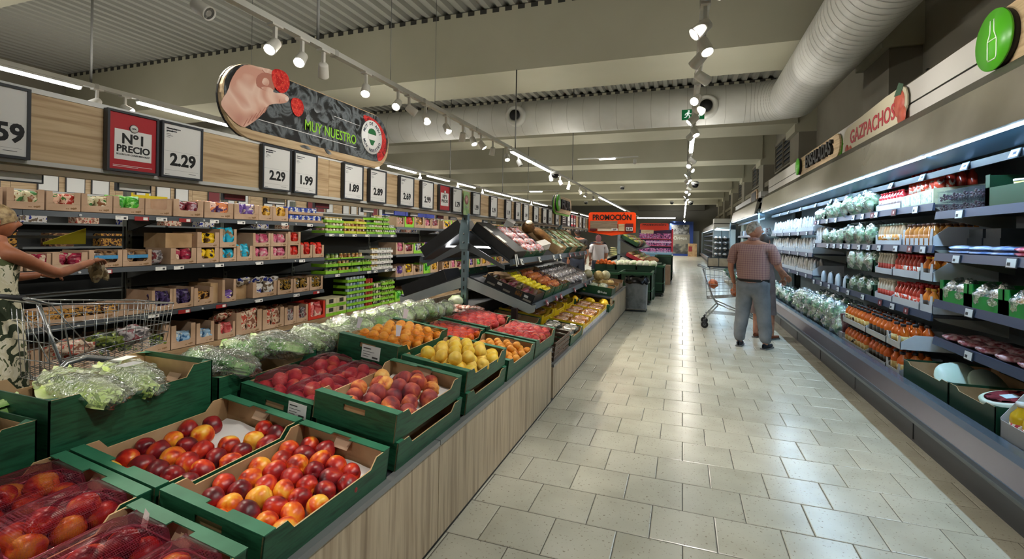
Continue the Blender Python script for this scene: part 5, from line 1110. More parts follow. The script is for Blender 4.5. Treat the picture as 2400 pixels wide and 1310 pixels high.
# second shelf
B_='second left shelf'
for (a,b,lev,h,mat,c,o,kw) in [(2.2,2.52,0,.155,'crimson','brown-red bags','behind the woman',{}),(2.541,2.717,0,.155,'crimson','brown-red bags','left of the woman\'s hand',{}),(2.723,3.004,0,.16,'crimson','brown-red bags','behind the woman\'s forearm',{}),(3.011,3.309,0,.175,'brown_blue','brown loaf packs with a blue band','nearer',{'win':.7}),(3.309,3.6,0,.175,'brown_blue','brown loaf packs with a blue band','farther',{'win':.7}),
   (3.80,4.105,0,.185,'crimson','cream and crimson bags','bottom layer',{'win':.6,'low':.3}),(4.11,4.399,0,.185,'black_yel','yellow and black bags','bottom layer',{'win':.6}),(4.11,4.399,1,.185,'black_yel','yellow and black bags','top layer',{'win':.6}),
   (4.405,4.648,0,.175,'cyan','blue packs','bottom layer',{'win':.66}),(4.405,4.648,1,.235,'cyan','tall turquoise bags','top layer',{'win':.66,'tall':1.05}),(4.654,4.896,0,.20,'cyan','turquoise bags standing tall','single layer',{'tall':1.08}),
   (4.896,5.193,0,.185,'rose','rose pink bags','nearer, bottom layer',{'win':.72}),(4.896,5.193,1,.185,'rose','rose pink bags','nearer, top layer',{'win':.72}),(5.193,5.501,0,.185,'rose','rose pink bags','farther, bottom layer',{'win':.72}),(5.193,5.501,1,.185,'rose','rose pink bags','farther, top layer',{'win':.72}),
   (5.501,5.75,0,.20,'red','red bags','bottom layer',{}),(5.501,5.75,1,.20,'red','red bags','top layer',{}),(5.758,5.998,0,.20,'red','red bags','single layer, nearer',{'tall':1.15}),(6.007,6.252,0,.20,'red','red bags','single layer, farther',{'tall':1.15})]:
    lowh=.185 if mat!='cyan' else .175
    z=SB+(lev*(.20 if mat=='red' else .187 if mat!='cyan' else .18))
    t=box_of(a,b,z,h,mat,c,B_,order=o,**{**dict(low=.30,tall=.9),**kw})
    if mat=='brown_blue': thing('blue_band','light blue paper band around the brown loaf packs, '+o,'label',(GX-.006,a+.045,z+.09),me=G().box(-.06,.0,0,b-a-.09,0,.035).mesh('bb',PACK['band_blue']))
thing('display_tray','plain side of an emptied kraft tray on the second shelf, left of the yellow bags','cardboard tray',(GX-.10,3.80,SB+.187),me=G().box(-.36,0,0,.31,0,.17).mesh('em',KRAFT))
thing('clear_pack','small clear silver pack between kraft trays on the second shelf','pack',(GX-.10,3.70,SB+.01),me=mesh_of(bag_mesh('std',1),'cp',PACK['silver']),scl=(1,.8,.8))
# third shelf
C_='third left shelf'
for (a,b,h,mat,c,o,kw) in [(1.9,2.3,.14,'choc','orange snack packs','behind the cart, far left',{}),(2.35,2.66,.14,'choc','orange snack packs','behind the cart',{'low':.5,'win':.9}),(2.666,3.327,.13,'choc','orange snack packs','under the cart rail',{'low':.42,'win':.92,'n':4}),(3.327,3.603,.13,None,'empty and cut down low','behind the cart end',{'low':.35,'win':.8}),
    (3.603,3.835,.235,'dk_purple','purple bags','nearer',{'win':.7,'low':.25,'tall':.85}),(3.835,4.082,.235,'dk_purple','dark violet bags','farther',{'win':.7,'low':.25,'tall':.85}),(4.082,4.334,.215,'choc','gold and brown packs','',{'win':.6,'low':.35,'tall':.7}),
    (4.45,4.652,.285,'purple','one shiny purple bag','the tall narrow one',{'win':.6,'low':.2,'tall':.5,'n':1}),(4.907,5.31,.215,'blue_white','blue and white bags','',{'win':.72,'low':.3}),
    (5.326,5.612,.21,'black_gold','black and gold packs','first',{'win':.72,'low':.3}),(5.621,5.94,.21,'black_gold','black and gold packs','second',{'win':.72,'low':.3}),(5.949,6.24,.215,'black_gold','black and gold packs','third',{'win':.72,'low':.25})]:
    box_of(a,b,SC,h,mat,c,C_,order=o,**kw)
thing('display_tray','large plain kraft tray side turned to us on the third shelf, before the purple bag','cardboard tray',(GX-.08,4.345,SC),me=G().box(-.38,0,0,.10,0,.25).mesh('em2',KRAFT)); thing('display_tray','plain kraft tray side on the third shelf, before the blue and white bags','cardboard tray',(GX-.12,4.665,SC),me=G().box(-.38,0,0,.235,0,.20).mesh('em3',KRAFT))
for i in range(5): thing('snack_bag','blue and white bag heaped on top of the kraft tray on the third shelf','snack bag',(GX-.2-.05*(i%2),4.78+.12*i,SC+.19),(.2*i,1.2,.3*i),'heaped blue and white bags',mesh_of(bag_mesh('std',i%4),('std',i%4,'bwh'),PACK['blue_white']))
# bottom
D_='bottom left shelf'
for (a,b,h,mat,c,o,kw) in [(2.3,2.65,.26,'mixed','mixed packs','behind the cart, nearest',{}),(2.66,3.08,.26,'mixed','mixed packs','behind the cart, second',{}),(3.09,3.184,.27,'darkgreen','dark green packs','narrow one',{'n':1,'tall':.6}),(3.192,3.503,.29,'darkgreen','dark green packs','nearer',{'win':.46,'low':.33,'tall':.62}),(3.512,3.812,.29,'darkgreen','dark green packs','farther',{'win':.5,'low':.33,'tall':.62}),
    (3.822,4.11,.27,'blue','light blue packs','nearer',{'win':.6,'low':.3,'tall':.6}),(4.121,4.353,.25,'blue','light blue packs','farther',{'win':.6,'low':.3,'tall':.6}),(4.399,4.648,.20,'meat','red bags','lying in a low tray',{'win':.7,'low':.35,'tall':.9}),
    (4.66,5.063,.30,'mixed','brown and red mixed bags','nearer',{'win':.62,'low':.2,'tall':.95}),(5.077,5.453,.28,'mixed','brown and red mixed bags','farther',{'win':.62,'low':.2,'tall':.9}),(5.461,5.69,.26,'silver','grey bags','nearer',{'win':.5,'low':.25,'tall':.8}),(5.69,5.925,.26,'silver','grey bags','farther',{'win':.6,'low':.25,'tall':.8})]:
    box_of(a,b,SD,h,mat,c,D_,order=o,**kw)
t,w=tray(5.934,6.302,SD,.27,'bright red printed tray on the bottom shelf',flat('#c8301c',.45),win=.74,low=.18,printed=False); bags(t,w,.24,PACK['meat'],'red and white bag in the bright red tray',2,2); text('SNACK',.04,PAPER,t,(.001,w*.5,.025),RX) if 0 else None
t=None
for i in range(9): thing('snack_bag','brown and red bag heaped behind the bottom shelf trays','snack bag',(GX-.22-.06*(i%3),4.5+.14*i,SD+.23+.02*(i%2)),(.3*i,1.2,.5*i),'heaped mixed bags on the bottom shelf',mesh_of(bag_mesh('std',i%4),('std',i%4,'mx'),PACK['mixed' if i>3 else 'meat']) if 0 else mesh_of(bag_mesh('std',i%4),('std',i%4,'mixed'),PACK['mixed']))
# shelf price tags
gt=G().box(0,.003,0,.115,-.04,0).mesh('gt',PAPER); gr_=G().box(0,.003,0,.14,-.042,0).mesh('gr',flat('#9a1c22',.45)); gtp=G().box(.003,.0035,.075,.10,-.032,-.012).box(.003,.0035,.01,.05,-.012,-.009).mesh('gtp',flat('#333338',.6)); grp_=G().box(.003,.0035,.085,.13,-.036,-.006).mesh('grp',PAPER)
def gtag(y,z,red,price=None,where=''):
    t=thing('price_tag',('red-ended' if red else 'white')+' price tag on the '+where,'price tag',(GX+.012,y,z+.0),(0,0,0),('red' if red else 'white')+' tags on the '+where); ob('card',gr_ if red else gt,t); ob('print',grp_ if red else gtp,t)
for y,r in ((2.30,0),(3.22,0),(3.40,1),(3.62,0),(3.87,1),(4.25,0),(4.63,0),(5.35,0),(5.85,0)): gtag(y,SA-.018 if r else SA-.018,r,where='top shelf lip on the left')
for y,r in ((2.55,0),(3.06,1),(3.62,0),(3.82,0),(4.33,0),(4.93,0),(5.70,0)): gtag(y,SB-.015,r,where='second shelf lip on the left')
for y,r in ((3.55,0),(3.88,1),(4.35,1),(4.93,0),(5.60,0),(6.0,1)): gtag(y,SC-.015,r,where='third shelf lip on the left')
clip=G().lathe([(0,0),(.012,.0),(.012,.012),(0,.014)],10,axis='x').mesh('cl',flat('#c9ccd0',.4))
for z,w_ in ((SA,'top'),(SB,'second'),(SC,'third')):
    for y in (2.9,4.15,4.9,5.6): 
        thing('rail_clip','small round clip hanging on the %s shelf rail'%w_,'clip',(GX+.008,y+.02,z-.03),group='clips on the %s shelf rail'%w_,me=clip)

# ---- green tray section of jars (Y 6.3 .. 8.3)
lime=tex('lime_green_card',['#6fae1c','#86c42c','#93cf3c'],scale=5,rough=.45); limey=tex('yellow_green_card',['#c0cc2c','#d4da4c'],scale=5); whitec=tex('white_card_tray',['#d8d6d2','#e4e2de'],scale=5); tinb=flat('#6d9ac0',.3,.4)
jar_g=G().lathe([(.0,0),(.030,0),(.033,.006),(.033,.058),(.026,.070),(.026,.074)],12); lid_g=G().lathe([(.028,0),(.028,.014),(.026,.016),(0,.016)],12)
can_g=G().lathe([(0,0),(.032,0),(.034,.002),(.034,.084),(.031,.088),(0,.086)],12)
carton_g=G().box(-.03,.03,-.028,.028,0,.12)
JM=dict(olive=tex('jar_olive',['#5a6a28','#7a8a3a','#c8ccb0'],scale=14,rough=.15),brown=tex('jar_brown',['#6a3a1c','#a8682c','#d8c8a8'],scale=14,rough=.15),cream=tex('jar_cream',['#c8bc98','#e0d8c0','#8a9a60'],scale=14,rough=.15),
        can=tex('can_label',['#8fb0c8','#c8d4d8','#5f88a8'],scale=8,rough=.25,metal=.3),red=tex('carton_red',['#a02c20','#e8e0d0'],scale=16,interp='CONSTANT'),dark=tex('carton_dark',['#2a2a24','#d8d0b8','#c0b898'],scale=14,interp='CONSTANT'),clear=tex('jar_clear',['#a8b0a0','#c8ccc0','#808878'],scale=12,rough=.12))
lids=dict(olive=flat('#2f5a2c',.35),brown=flat('#c8a860',.35,.4),cream=flat('#c8a048',.35,.3),clear=flat('#b8bcc0',.3,.6))
def jtray(y0,w,z,kind,n=3,mat=None,h=.045,where='',what='jar',rows=1,x=GX-.01):
    mat=mat or lime; k=('jt',w,h,mat.name)
    if k not in TR: TR[k]=[('tray_front',G().box(-.004,0,0,w,0,h).mesh('tf',mat)),('tray_sides',G().box(-.30,-.004,0,.004,0,h*1.1).box(-.30,-.004,w-.004,w,0,h*1.1).box(-.3,0,0,w,0,.003).mesh('ts',mat))]
    t=thing('display_tray','%s tray of %ss %s'%('lime green' if mat is lime else 'yellow-green' if mat is limey else 'white',what,where),'cardboard tray',(x,y0,z),group='trays of %ss %s'%(what,where)); kids(t,TR[k])
    if mat is whitec: ob('printed_patch',G().box(0,.0006,w*.35,w*.65,.014,.03).mesh('pp',flat('#8a8a86',.5)),t)
    for r_ in range(rows):
        for i in range(n):
            p=(x-.045-.075*r_,y0+w*(i+.5)/n,z+.004)
            if kind in ('olive','brown','cream','clear'):
                j=thing('glass_jar','small %s jar %s'%({'olive':'green olive','brown':'brown','cream':'cream-coloured','clear':'grey-green'}[kind],where),'jar',p,group=kind+' jars '+where,me=mesh_of(jar_g,('jar',kind),JM[kind])); ob('lid',mesh_of(lid_g,('lid',kind),lids[kind]),j,(0,0,.072))
            elif kind=='can': thing('tin_can','pale blue tin '+where,'tin',p,group='tins '+where,me=mesh_of(can_g,'can',JM['can']))
            else: thing('small_carton','small %s carton %s'%('red and cream' if kind=='red' else 'dark and cream',where),'carton',p,group=kind+' cartons '+where,me=mesh_of(carton_g,('ct',kind),JM[kind]))
top_='on the upper green-section shelf'; mid_='on the middle green-section shelf'; bot_='at the green-section bottom'
z=1.467
for (ya,w,nlev,kind,mat) in [(6.30,.42,3,'cream',lime),(6.74,.30,2,'brown',limey),(7.06,.28,3,'brown',limey),(7.36,.26,2,'olive',lime),(7.64,.22,4,'cream',lime),(7.88,.18,4,'olive',lime),(8.08,.20,2,'clear',lime)]:
    for l in range(nlev): jtray(ya,w,z+l*.088,kind,3 if w<.35 else 5,mat,.04,top_)
z=.795
for (ya,w,kind,mat,n) in [(6.30,.30,'olive',lime,3),(6.62,.30,'brown',lime,3),(6.94,.30,'olive',lime,3),(7.26,.24,'olive',lime,3),(7.52,.22,'cream',whitec,3),(7.75,.22,'clear',whitec,3),(7.98,.22,'clear',whitec,3)]:
    for l in range(2 if mat is lime else 4): jtray(ya,w,z+l*(.115 if mat is lime else .105),kind,n,mat,.05,mid_,rows=1)
for l in range(3): jtray(6.34+.32*l,.3,z+.24,'brown' if l else 'olive',3,lime,.02,mid_+', third')
z=SD
for (ya,w,nl,kind,n,wh) in [(6.84,.26,6,'can',3,'can'),(7.11,.24,6,'can',3,'can'),(7.36,.22,5,'red',3,'carton'),(7.60,.24,4,'dark',3,'carton'),(7.86,.20,5,'olive',3,'jar'),(8.08,.2,5,'olive',3,'jar')]:
    for l in range(nl): jtray(ya,w,z+l*(.102 if kind!='olive' else .095),kind,n,lime,.045,bot_,wh)
for i in range(2):
    for l in range(2):
        t=thing('printed_box','stacked cream and black box with a lime base beside the red tray, '+('near' if i==0 else 'far')+(' lower' if l==0 else ' upper'),'box',(GX-.01,6.32+.25*i,SD+l*.145)); ob('box_body',G().box(-.3,0,0,.245,0,.14).mesh('bx',tex('cream_box',['#b8ac8c','#d0c6a8'],scale=5)),t); ob('lime_base',G().box(0,.002,0,.245,0,.05).mesh('lb',lime),t); ob('black_square',G().box(0,.003,.07,.17,.065,.13).mesh('bs',flat('#25241f',.4)),t)
for y in (6.34,6.58,6.92,7.28,7.66,8.08): gtag(y,1.455,0,where='upper rail of the green section')
for y in (6.5,7.35,7.55,7.9,8.15): gtag(y,.785,0,where='middle rail of the green section')
thing('drink_can','single pale can standing out on top of the tins','can',(GX-.04,7.15,.79),me=mesh_of(can_g,'can',JM['can']))

# ---- farther bays: mixed trays
cols=['greens','dark_red','gold','blue_white','mixed','purple','red','black_yel','choc','brown_blue','rose']
names_={'greens':'green','dark_red':'dark red','gold':'golden','blue_white':'blue and white','mixed':'mixed brown','purple':'purple','red':'red','black_yel':'yellow and black','choc':'brown and gold','brown_blue':'brown','rose':'rose'}
bn=0
for bi,(a,b) in enumerate(SECT[5:12]):
    for li,z in enumerate((SD,.6,1.06,1.62)):
        if bi>4 and li<3: continue
        y=a+.01; q=0
        while y<b-.3:
            w=(.30,.36,.42)[(bi*5+li*3+q)%3]; m_=cols[(bi*3+li*5+q*2)%len(cols)]; h=.20+.02*((q+li)%3)
            lab='%s tray in bay %s of the far shelving'%(names_[m_],['A','B','C','D','E','F','G'][bi])
            lab='kraft tray of %s packs, %s bay past green section, %s level'%(names_[m_],['first','second','third','fourth','fifth','sixth','seventh'][bi],['bottom','third','second','top'][li])
            t,wd=tray(y,y+w,z,h,lab,KRAFT2 if (q+li)%4 else lime,low=.3,win=.7,printed=False,grp='trays past the green section')
            if bi<3 : bags(t,wd,h,PACK[m_],lab.replace('kraft tray of ','').replace('packs','bag'),2,1,tall=.95)
            else: 
                p=Vector(t.location); thing('snack_bag',lab.replace('kraft tray of ','').replace('packs','bag'),'snack bag',p+Vector((-.06,wd/2,.01)),(0,-.1,0),lab,mesh_of(bag_mesh('std',1),('std',1,PACK[m_].name),PACK[m_]),(1,wd*.7/.13,h*.9/.19))
            y+=w+.01; q+=1
# blue outer carton row on top of first far bay
for i in range(4): thing('blue_box','deep blue printed box on the top shelf past the green section, number %s from us'%('one','two','three','four')[i],'box',(GX-.08,8.35+.42*i,1.86),group='blue boxes past the green section',me=mesh_of(G().box(-.3,0,0,.40,0,.16),'blb',tex('deep_blue_print',['#1c2c80','#26389a','#2c40a8'],scale=6)))
# ---- next aisles behind: second oak band with tags and further shelving
X2=-8.4
b2=thing('sign_band','second pale oak sign band hanging over the aisle behind the boxed shelves','sign board',(X2,0,1.99))
for i in range(16): ob('wood_panel', G().box(-.012,0,.003,1.247,0,.265).mesh('wp2',OAK), b2,(0,i*1.25,0))
ob('edge_strip', G().box(-.014,.03,0,20,.262,.31).mesh('e3',flat('#e4e6e4',.4)), b2); ob('edge_strip', G().box(-.014,.03,0,20,-.03,.0).mesh('e4',flat('#c9cac8',.4)), b2)
fme=G().box(0,.02,0,.24,0,.24).mesh('ff',FRAME); fpe=G().box(.02,.022,.012,.228,.012,.228).mesh('fp',PAPER); fre=G().box(.02,.022,.012,.228,.012,.228).mesh('fr',flat('#7c1f28',.5))
for i in range(30):
    y=3.4+.42*i+.1*((i*5)%3); red=i in (7,13,14,19,22)
    t=thing('price_sign',('red' if red else 'blank white')+' framed sign on the second oak band','price sign',(X2+.005,y,1.985),group=('red' if red else 'white')+' signs on the second band'); ob('frame',fme,t); ob('price_sheet',fre if red else fpe,t)
s2=thing('shelving_run','tall grey shelving on the far side of the aisle behind the boxed shelves','shelving',(X2-.25,0,0))
for i in range(12):
    for z in (.12,.5,.85,1.2,1.55): ob('shelf', G().box(-.5,0,0,1.95,z-.03,z).mesh('s2',flat('#5d6162',.5)), s2,(0,i*2,0))
    ob('back_panel', G().box(-.52,-.5,0,2,0,1.9).mesh('s2b',flat('#3a3c3b',.6)), s2,(0,i*2,0))
for i in range(40):
    y=3+i*.33; z=(1.2,1.55)[i%2]
    m_=('brown_blue','mixed','choc','blue_white')[i%4]
    thing('stocked_box','%s box on the shelving behind the boxed shelves'%names_[m_],'box',(X2-.3,y,z),group='boxes on the shelving behind',me=mesh_of(G().box(-.2,0,0,.30,0,.20),('sb',m_),PACK[m_]))
for X3,l in ((-11.2,'third'),(-13.6,'fourth')):
    t=thing('shelving_run',l+' row of tall shelving standing far to the left','shelving',(X3,3,0)); ob('back_panel',G().box(-.05,.05,0,26,0,1.75).mesh('s3',tex('far_goods',['#6a6a66','#a8a49a','#7c2f34','#3c5a7a','#c8b48a'],scale=2.2,interp='CONSTANT')),t)
    ob('white_header',G().box(-.06,.06,0,26,1.75,2.05).mesh('wh',flat('#d8dad8',.5)),t)
# ================================================================ FRIDGE RUN ON THE RIGHT
fgm=flat('#5b6068',.35,.4); fdk=flat('#3b3e44',.4,.2); fwhite=flat('#c9cac6',.4); canm=tex('brushed_canopy',['#a6a193','#b8b3a6'],scale=2,rough=.22,metal=.55,rand=False)
backm=tex('fridge_back_grey',['#7d8b90','#8b999d'],scale=2,rough=.4,rand=False); glassm=film('fridge_glass','#dfeef0',body=.03,rough=.02,bump=0,gloss=.2)
def fridge(name_l,y0,y1,front=1.62,shelves=(),XL=0,end_glass=True):
    t=thing('open_fridge',name_l,'refrigerated cabinet',(front,y0,0)); D=y1-y0
    def pr_(n,prof,m,mats=None): return ob(n,G().prism(prof,'y',0,D).mesh(n,m),t)
    pr_('kick_panel',[(0,.0),(.06,.0),(.06,.16),(0,.15)],fdk)
    pr_('lower_front',[(0,.15),(-.10,.215),(-.115,.25),(-.06,.27),(.05,.2)],fgm)
    pr_('bumper',[(-.122,.245),(-.128,.262),(-.122,.285),(-.10,.285),(-.10,.245)],flat('#4a5462',.3,.4))
    pr_('sloping_front',[(-.115,.285),(-.055,.375),(-.02,.39),(.0,.37),(-.05,.28)],tex('fridge_front_sheen',['#2b2a33','#35343e'],scale=2,rough=.28,metal=.25,rand=False))
    pr_('top_edge',[(-.055,.375),(-.03,.405),(.035,.405),(.04,.37),(-.02,.37)],flat('#5a6878',.25,.4))
    pr_('well_floor',[(.03,.30),(.95,.30),(.95,.33),(.03,.33)],fdk)
    pr_('back_panel',[(.90,.33),(.95,.33),(.95,2.35),(.90,2.35)],backm)
    pr_('roof',[(.10,2.17),(.95,2.17),(.95,2.25),(.12,2.25)],backm)
    pr_('canopy',[(.06,2.12),(.10,2.12),(.16,2.30),(.22,2.52),(.17,2.52),(.12,2.44)],canm)
    pr_('canopy_upper',[(.12,2.44),(.17,2.52),(.24,2.52),(.2,2.4)],flat('#bdbab0',.4))
    g=G(); k=0
    n=max(1,int(D/1.24)); 
    for i in range(n):
        a=D*i/n+.03; b=D*(i+1)/n-.03; ob('canopy_tube',G().box(.105,.135,a,b,2.115,2.135).mesh('ct',COOLM),t)
    ob('tube_channel',G().hexa([(.10,0,2.135),(.30,0,2.06),(.30,D,2.06),(.10,D,2.135),(.10,0,2.17),(.30,0,2.17),(.30,D,2.17),(.10,D,2.17)]).mesh('tc',flat('#3d5a70',.3,.3)),t)
    ob('inner_price_rail',G().box(.30,.315,0,D,1.99,2.04).mesh('ipr',flat('#101c28',.5)),t)
    # vent grille at the well edge
    g=G().box(.035,.10,0,D,.33,.352)
    ob('air_grille',g.mesh('ag',flat('#2c3947',.4,.3)),t)
    if y0<6:
        g=G()
        for i in range(int(min(D,4)/.028)): g.box(.04,.096,i*.028,i*.028+.009,.352,.356)
        ob('grille_bars',g.mesh('gb',flat('#6f8398',.3,.4)),t)['kind']='stuff'
    for (a,b,z,dep,xf) in shelves:
        a-=y0; b-=y0
        ob('shelf',G().box(xf+.02,xf+dep,a+.01,b-.01,z-.025,z).mesh('fs',flat('#4b5058',.4,.2)),t)
        ob('price_rail',G().hexa([(xf,a+.01,z-.05),(xf+.02,a+.01,z-.05),(xf+.02,b-.01,z-.05),(xf,b-.01,z-.05),(xf+.01,a+.01,z+.012),(xf+.02,a+.01,z+.012),(xf+.02,b-.01,z+.012),(xf+.01,b-.01,z+.012)]).mesh('fpr',flat('#42506a',.3,.3)),t)
        for yy in (a+.012,b-.03):
            ob('shelf_bracket',G().prism([(xf+.02,z-.025),(xf+dep,z-.025),(xf+dep,z-.15),(xf+.06,z-.05)],'y',yy,yy+.016).mesh('fb',flat('#a2a9a4',.4,.2)),t)
    ob('end_wall',G().box(.02,.95,D-.03,D,.3,2.2).mesh('ew',glassm),t)
    for yy in (0,D-.03): ob('end_post',G().box(.02,.05,yy,yy+.03,.4,2.15).mesh('ep',flat('#c2ccd0',.3,.4)),t) if yy>0 else None
    y=.05
    while y<D:
        ob('panel_joint',G().box(-.004,-.001,y,y+.008,.02,.15).mesh('pj',BLACK),t); y+=1.25
    return t
XF=.29   # shelf lip offset from the cabinet front (world 1.91)
SHV=[(8.60,12.3,1.62,.5,XF),(8.60,12.3,1.27,.5,XF),(8.60,12.3,.93,.5,XF),(4.80,8.58,1.775,.5,XF),(4.80,8.58,1.43,.5,XF),(4.80,8.58,.875,.5,XF),
     (1.0,4.78,1.70,.5,XF),(1.0,4.78,1.37,.5,XF),(1.0,4.78,1.0,.5,XF),(1.0,4.78,.70,.5,XF)]
main=fridge('long open chilled cabinet with salads, juices and fruit along the right side',-2.0,12.3,1.62,SHV)
fridge('second open chilled cabinet, just past the old man',13.1,19,1.60,[(13.1,19,z,.5,XF) for z in (.9,1.27,1.62)])
# sign fascia above the canopy: slats with dark grooves
fs=thing('fascia_board','pale slatted fascia board above the long chilled cabinet','fascia',(1.85,-2,2.52))
for z0,z1 in ((.0,.14),(.155,.33)): ob('slat',G().box(0,.02,0,14.3,z0,z1).mesh('sl',tex('fascia_white',['#d2cec8','#dedad4'],scale=1,rough=.35,rand=False)),fs)
ob('groove',G().box(.01,.03,0,14.3,-.015,.335).mesh('gv',BLACK),fs); ob('end_face',G().box(0,.9,14.3,14.32,0,.33).mesh('ef',fwhite),fs)
f2=thing('fascia_board','shorter pale fascia board above the second chilled cabinet','fascia',(1.80,13.1,2.40))
for z0,z1 in ((.0,.13),(.15,.28)): ob('slat',G().box(0,.9,0,5.9,z0,z1).mesh('sl2',fwhite),f2)
ob('groove',G().box(.01,.89,.005,5.89,0,.28).mesh('gv2',BLACK),f2)
t,b=pill_sign('salad_sign','oak pill sign with raised black letters ENSALADAS on the right fascia',(1.83,8.02,2.68),math.pi,2.2,.30,'ENSALADAS',.25)
for z in (-.02,.0,.02): ob('leaf_line',G().box(.063,.066,-.03,.03,z-.003,z+.003).mesh('ll',flat('#bfe08a',.4)),b)
t,b=pill_sign('drink_sign','large oak pill sign with a green round badge showing a white bottle, top right corner',(1.84,2.95,2.70),math.pi,1.9,.40,None,.3)
def outline(pts,r,mat,par,x):
    g=G().tube([(x,y,z) for y,z in pts],r,6,closed=True); return ob('bottle_outline',g.mesh('bo',mat),par)
# badge sits at local -y (far end); bottle outline
bt=[(-.035,-.12),(.035,-.12),(.045,-.105),(.045,.0),(.02,.05),(.018,.125),(-.018,.125),(-.02,.05),(-.045,.0),(-.045,-.105)]
outline(bt,.004,flat('#eaf7e4',.4),b,.064); ob('bottle_line',G().box(.062,.066,-.045,.045,.0,.006).mesh('bl',flat('#eaf7e4',.4)),b)
t=thing('gazpacho_sign','pale tilted sign with tomatoes and the red word GAZPACHOS on the fascia','sign',(1.82,5.92,2.66),(0,0,math.pi))
gp=smooth([(-.82,-.17),(.62,-.17),(.86,-.05),(.86,.14),(.72,.21),(-.72,.15),(-.86,.10),(-.88,-.1)],1)
ob('board',G().prism(gp,'x',-.012,.0).mesh('gb',flat('#d0c7ac',.5)),t); 
me=text_mesh('GAZPACHOS',.21,.02,.001).copy(); me.materials.clear(); me.materials.append(flat('#b8323c',.5)); ob('lettering',me,t,(.003,.0,-.0),RX)
for (y,z,r) in ((.70,.05,.12),(.76,-.07,.09),(-.74,-.12,.07),(-.62,-.14,.06)): ob('printed_tomato',G().lathe([(0,.001),(r,.001),(r,.002),(0,.003)],24,axis='x').mesh('pt',tex('tomato_print',['#b84a3c','#cf6a55','#c9553f'],scale=9)),t,(0,y,z))
ob('printed_leaf',G().prism([(.60,.14),(.70,.24),(.8,.2),(.74,.12)],'x',.003,.005).mesh('lf',flat('#3c5a44',.5)),t)
t=thing('far_fridge_sign','small dark chalkboard sign with oak edge on the second fascia','sign',(1.77,14.1,2.62),(0,0,math.pi)); ob('oak_face',G().prism(stadium(1.2,.34),'x',-.03,0).mesh('o',OAK),t); ob('dark_field',G().box(.0,.01,-.42,.42,-.12,.12).mesh('d',BLACK),t)
# ceiling gear right
cs=thing('picture_panel','brown slatted wall board with a dark picture above the fascia','wall board',(2.95,7.6,2.95))
for i in range(5): ob('board_slat',G().box(0,.03,0,1.9,i*.12,i*.12+.112).mesh('bs',tex('brown_boards',['#6a523c','#7d6248'],scale=4,stretch=(1,1,5))),cs)
ob('dark_picture',G().box(-.02,.0,1.0,1.5,.05,.5).mesh('dp',tex('dark_picture',['#1c1a18','#3a3430','#5a5048'],scale=8)),cs); ob('post',G().box(-.03,.0,-.06,-.02,-.2,.75).mesh('ps',BLACK),cs)
# inner price cards
ic=G().box(-.004,0,0,.085,-.05,0).mesh('ic',flat('#b9d6f5',.4)); icd=G().box(-.002,.004,-.008,.093,-.06,.006).mesh('icd',flat('#26303c',.5)); icr=G().box(-.004,0,0,.085,-.05,0).mesh('icr',flat('#5a1a2c',.4))
icp=G().box(-.005,-.004,.02,.05,-.035,-.018).mesh('icp',flat('#2c3c5c',.5))
for i,y in enumerate((2.6,3.05,3.75,4.3,4.95,5.6,6.3,6.95,7.6,8.4,9.4,10.4,11.2)):
    t=thing('price_card','small bluish price card on the inner rail under the canopy','price tag',(1.92,y,2.04),(0,.35,0),'cards on the inner canopy rail'); ob('holder',icd,t); ob('card',icr if i==7 else ic,t); ob('print',icp,t)
ft=G().box(-.004,0,0,.09,-.055,0).mesh('ft',flat('#dfe6ea',.45)); ftr=G().box(-.004,0,0,.09,-.055,0).mesh('ftr',flat('#6d1c26',.45)); fth=G().box(-.002,.004,-.006,.096,-.06,.005).mesh('fth',flat('#2b323c',.5)); ftp=G().box(-.005,-.004,.05,.08,-.045,-.025).mesh('ftp',flat('#33353a',.5)); ftq=G().box(-.005,-.004,.03,.055,-.04,-.015).mesh('ftq',flat('#e0d0d4',.5))
def ftag(y,z,red,where,s=1):
    t=thing('price_tag',('dark red' if red else 'white')+' price tag on the '+where,'price tag',(1.62+XF+.0,y,z-.0),(0,.12,0),('red' if red else 'white')+' tags on the '+where,scl=s); ob('holder',fth,t); ob('card',ftr if red else ft,t); ob('print',ftq if red else ftp,t)
for y,r in ((5.05,0),(5.5,1),(5.95,0),(6.05,1),(6.35,0),(6.65,0),(7.35,0),(7.75,0),(8.2,0),(8.35,1)): ftag(y,1.775,r,'top chiller shelf, middle bay')
for y,r in ((4.9,0),(5.15,1),(5.45,0),(5.85,0),(6.15,0),(6.45,0),(6.8,0),(7.1,0),(7.4,0),(7.7,0),(8.4,0)): ftag(y,1.43,r,'second chiller shelf, middle bay')
for y,r in ((5.2,1),(5.5,0),(5.8,1),(6.3,0),(6.8,0),(7.2,0),(7.6,0),(8.0,0),(8.4,0)): ftag(y,.875,r,'low chiller shelf, middle bay')
for z,ys in ((1.70,(4.35,3.55)),(1.37,(4.38,3.75)),(1.0,(4.2,3.55)),(.70,(4.2,3.2))):
    for y in ys: ftag(y,z,0,'near chiller bay, shelf at %s'%({1.70:'the top',1.37:'eye level',1.0:'waist height',.70:'knee height'}[z]),1.0)
for z in (1.62,1.27,.93):
    for y in (8.9,9.5,10.2,10.9,11.6): ftag(y,z,0,'far chiller bay, %s shelf'%({1.62:'upper',1.27:'middle',.93:'lower'}[z]))

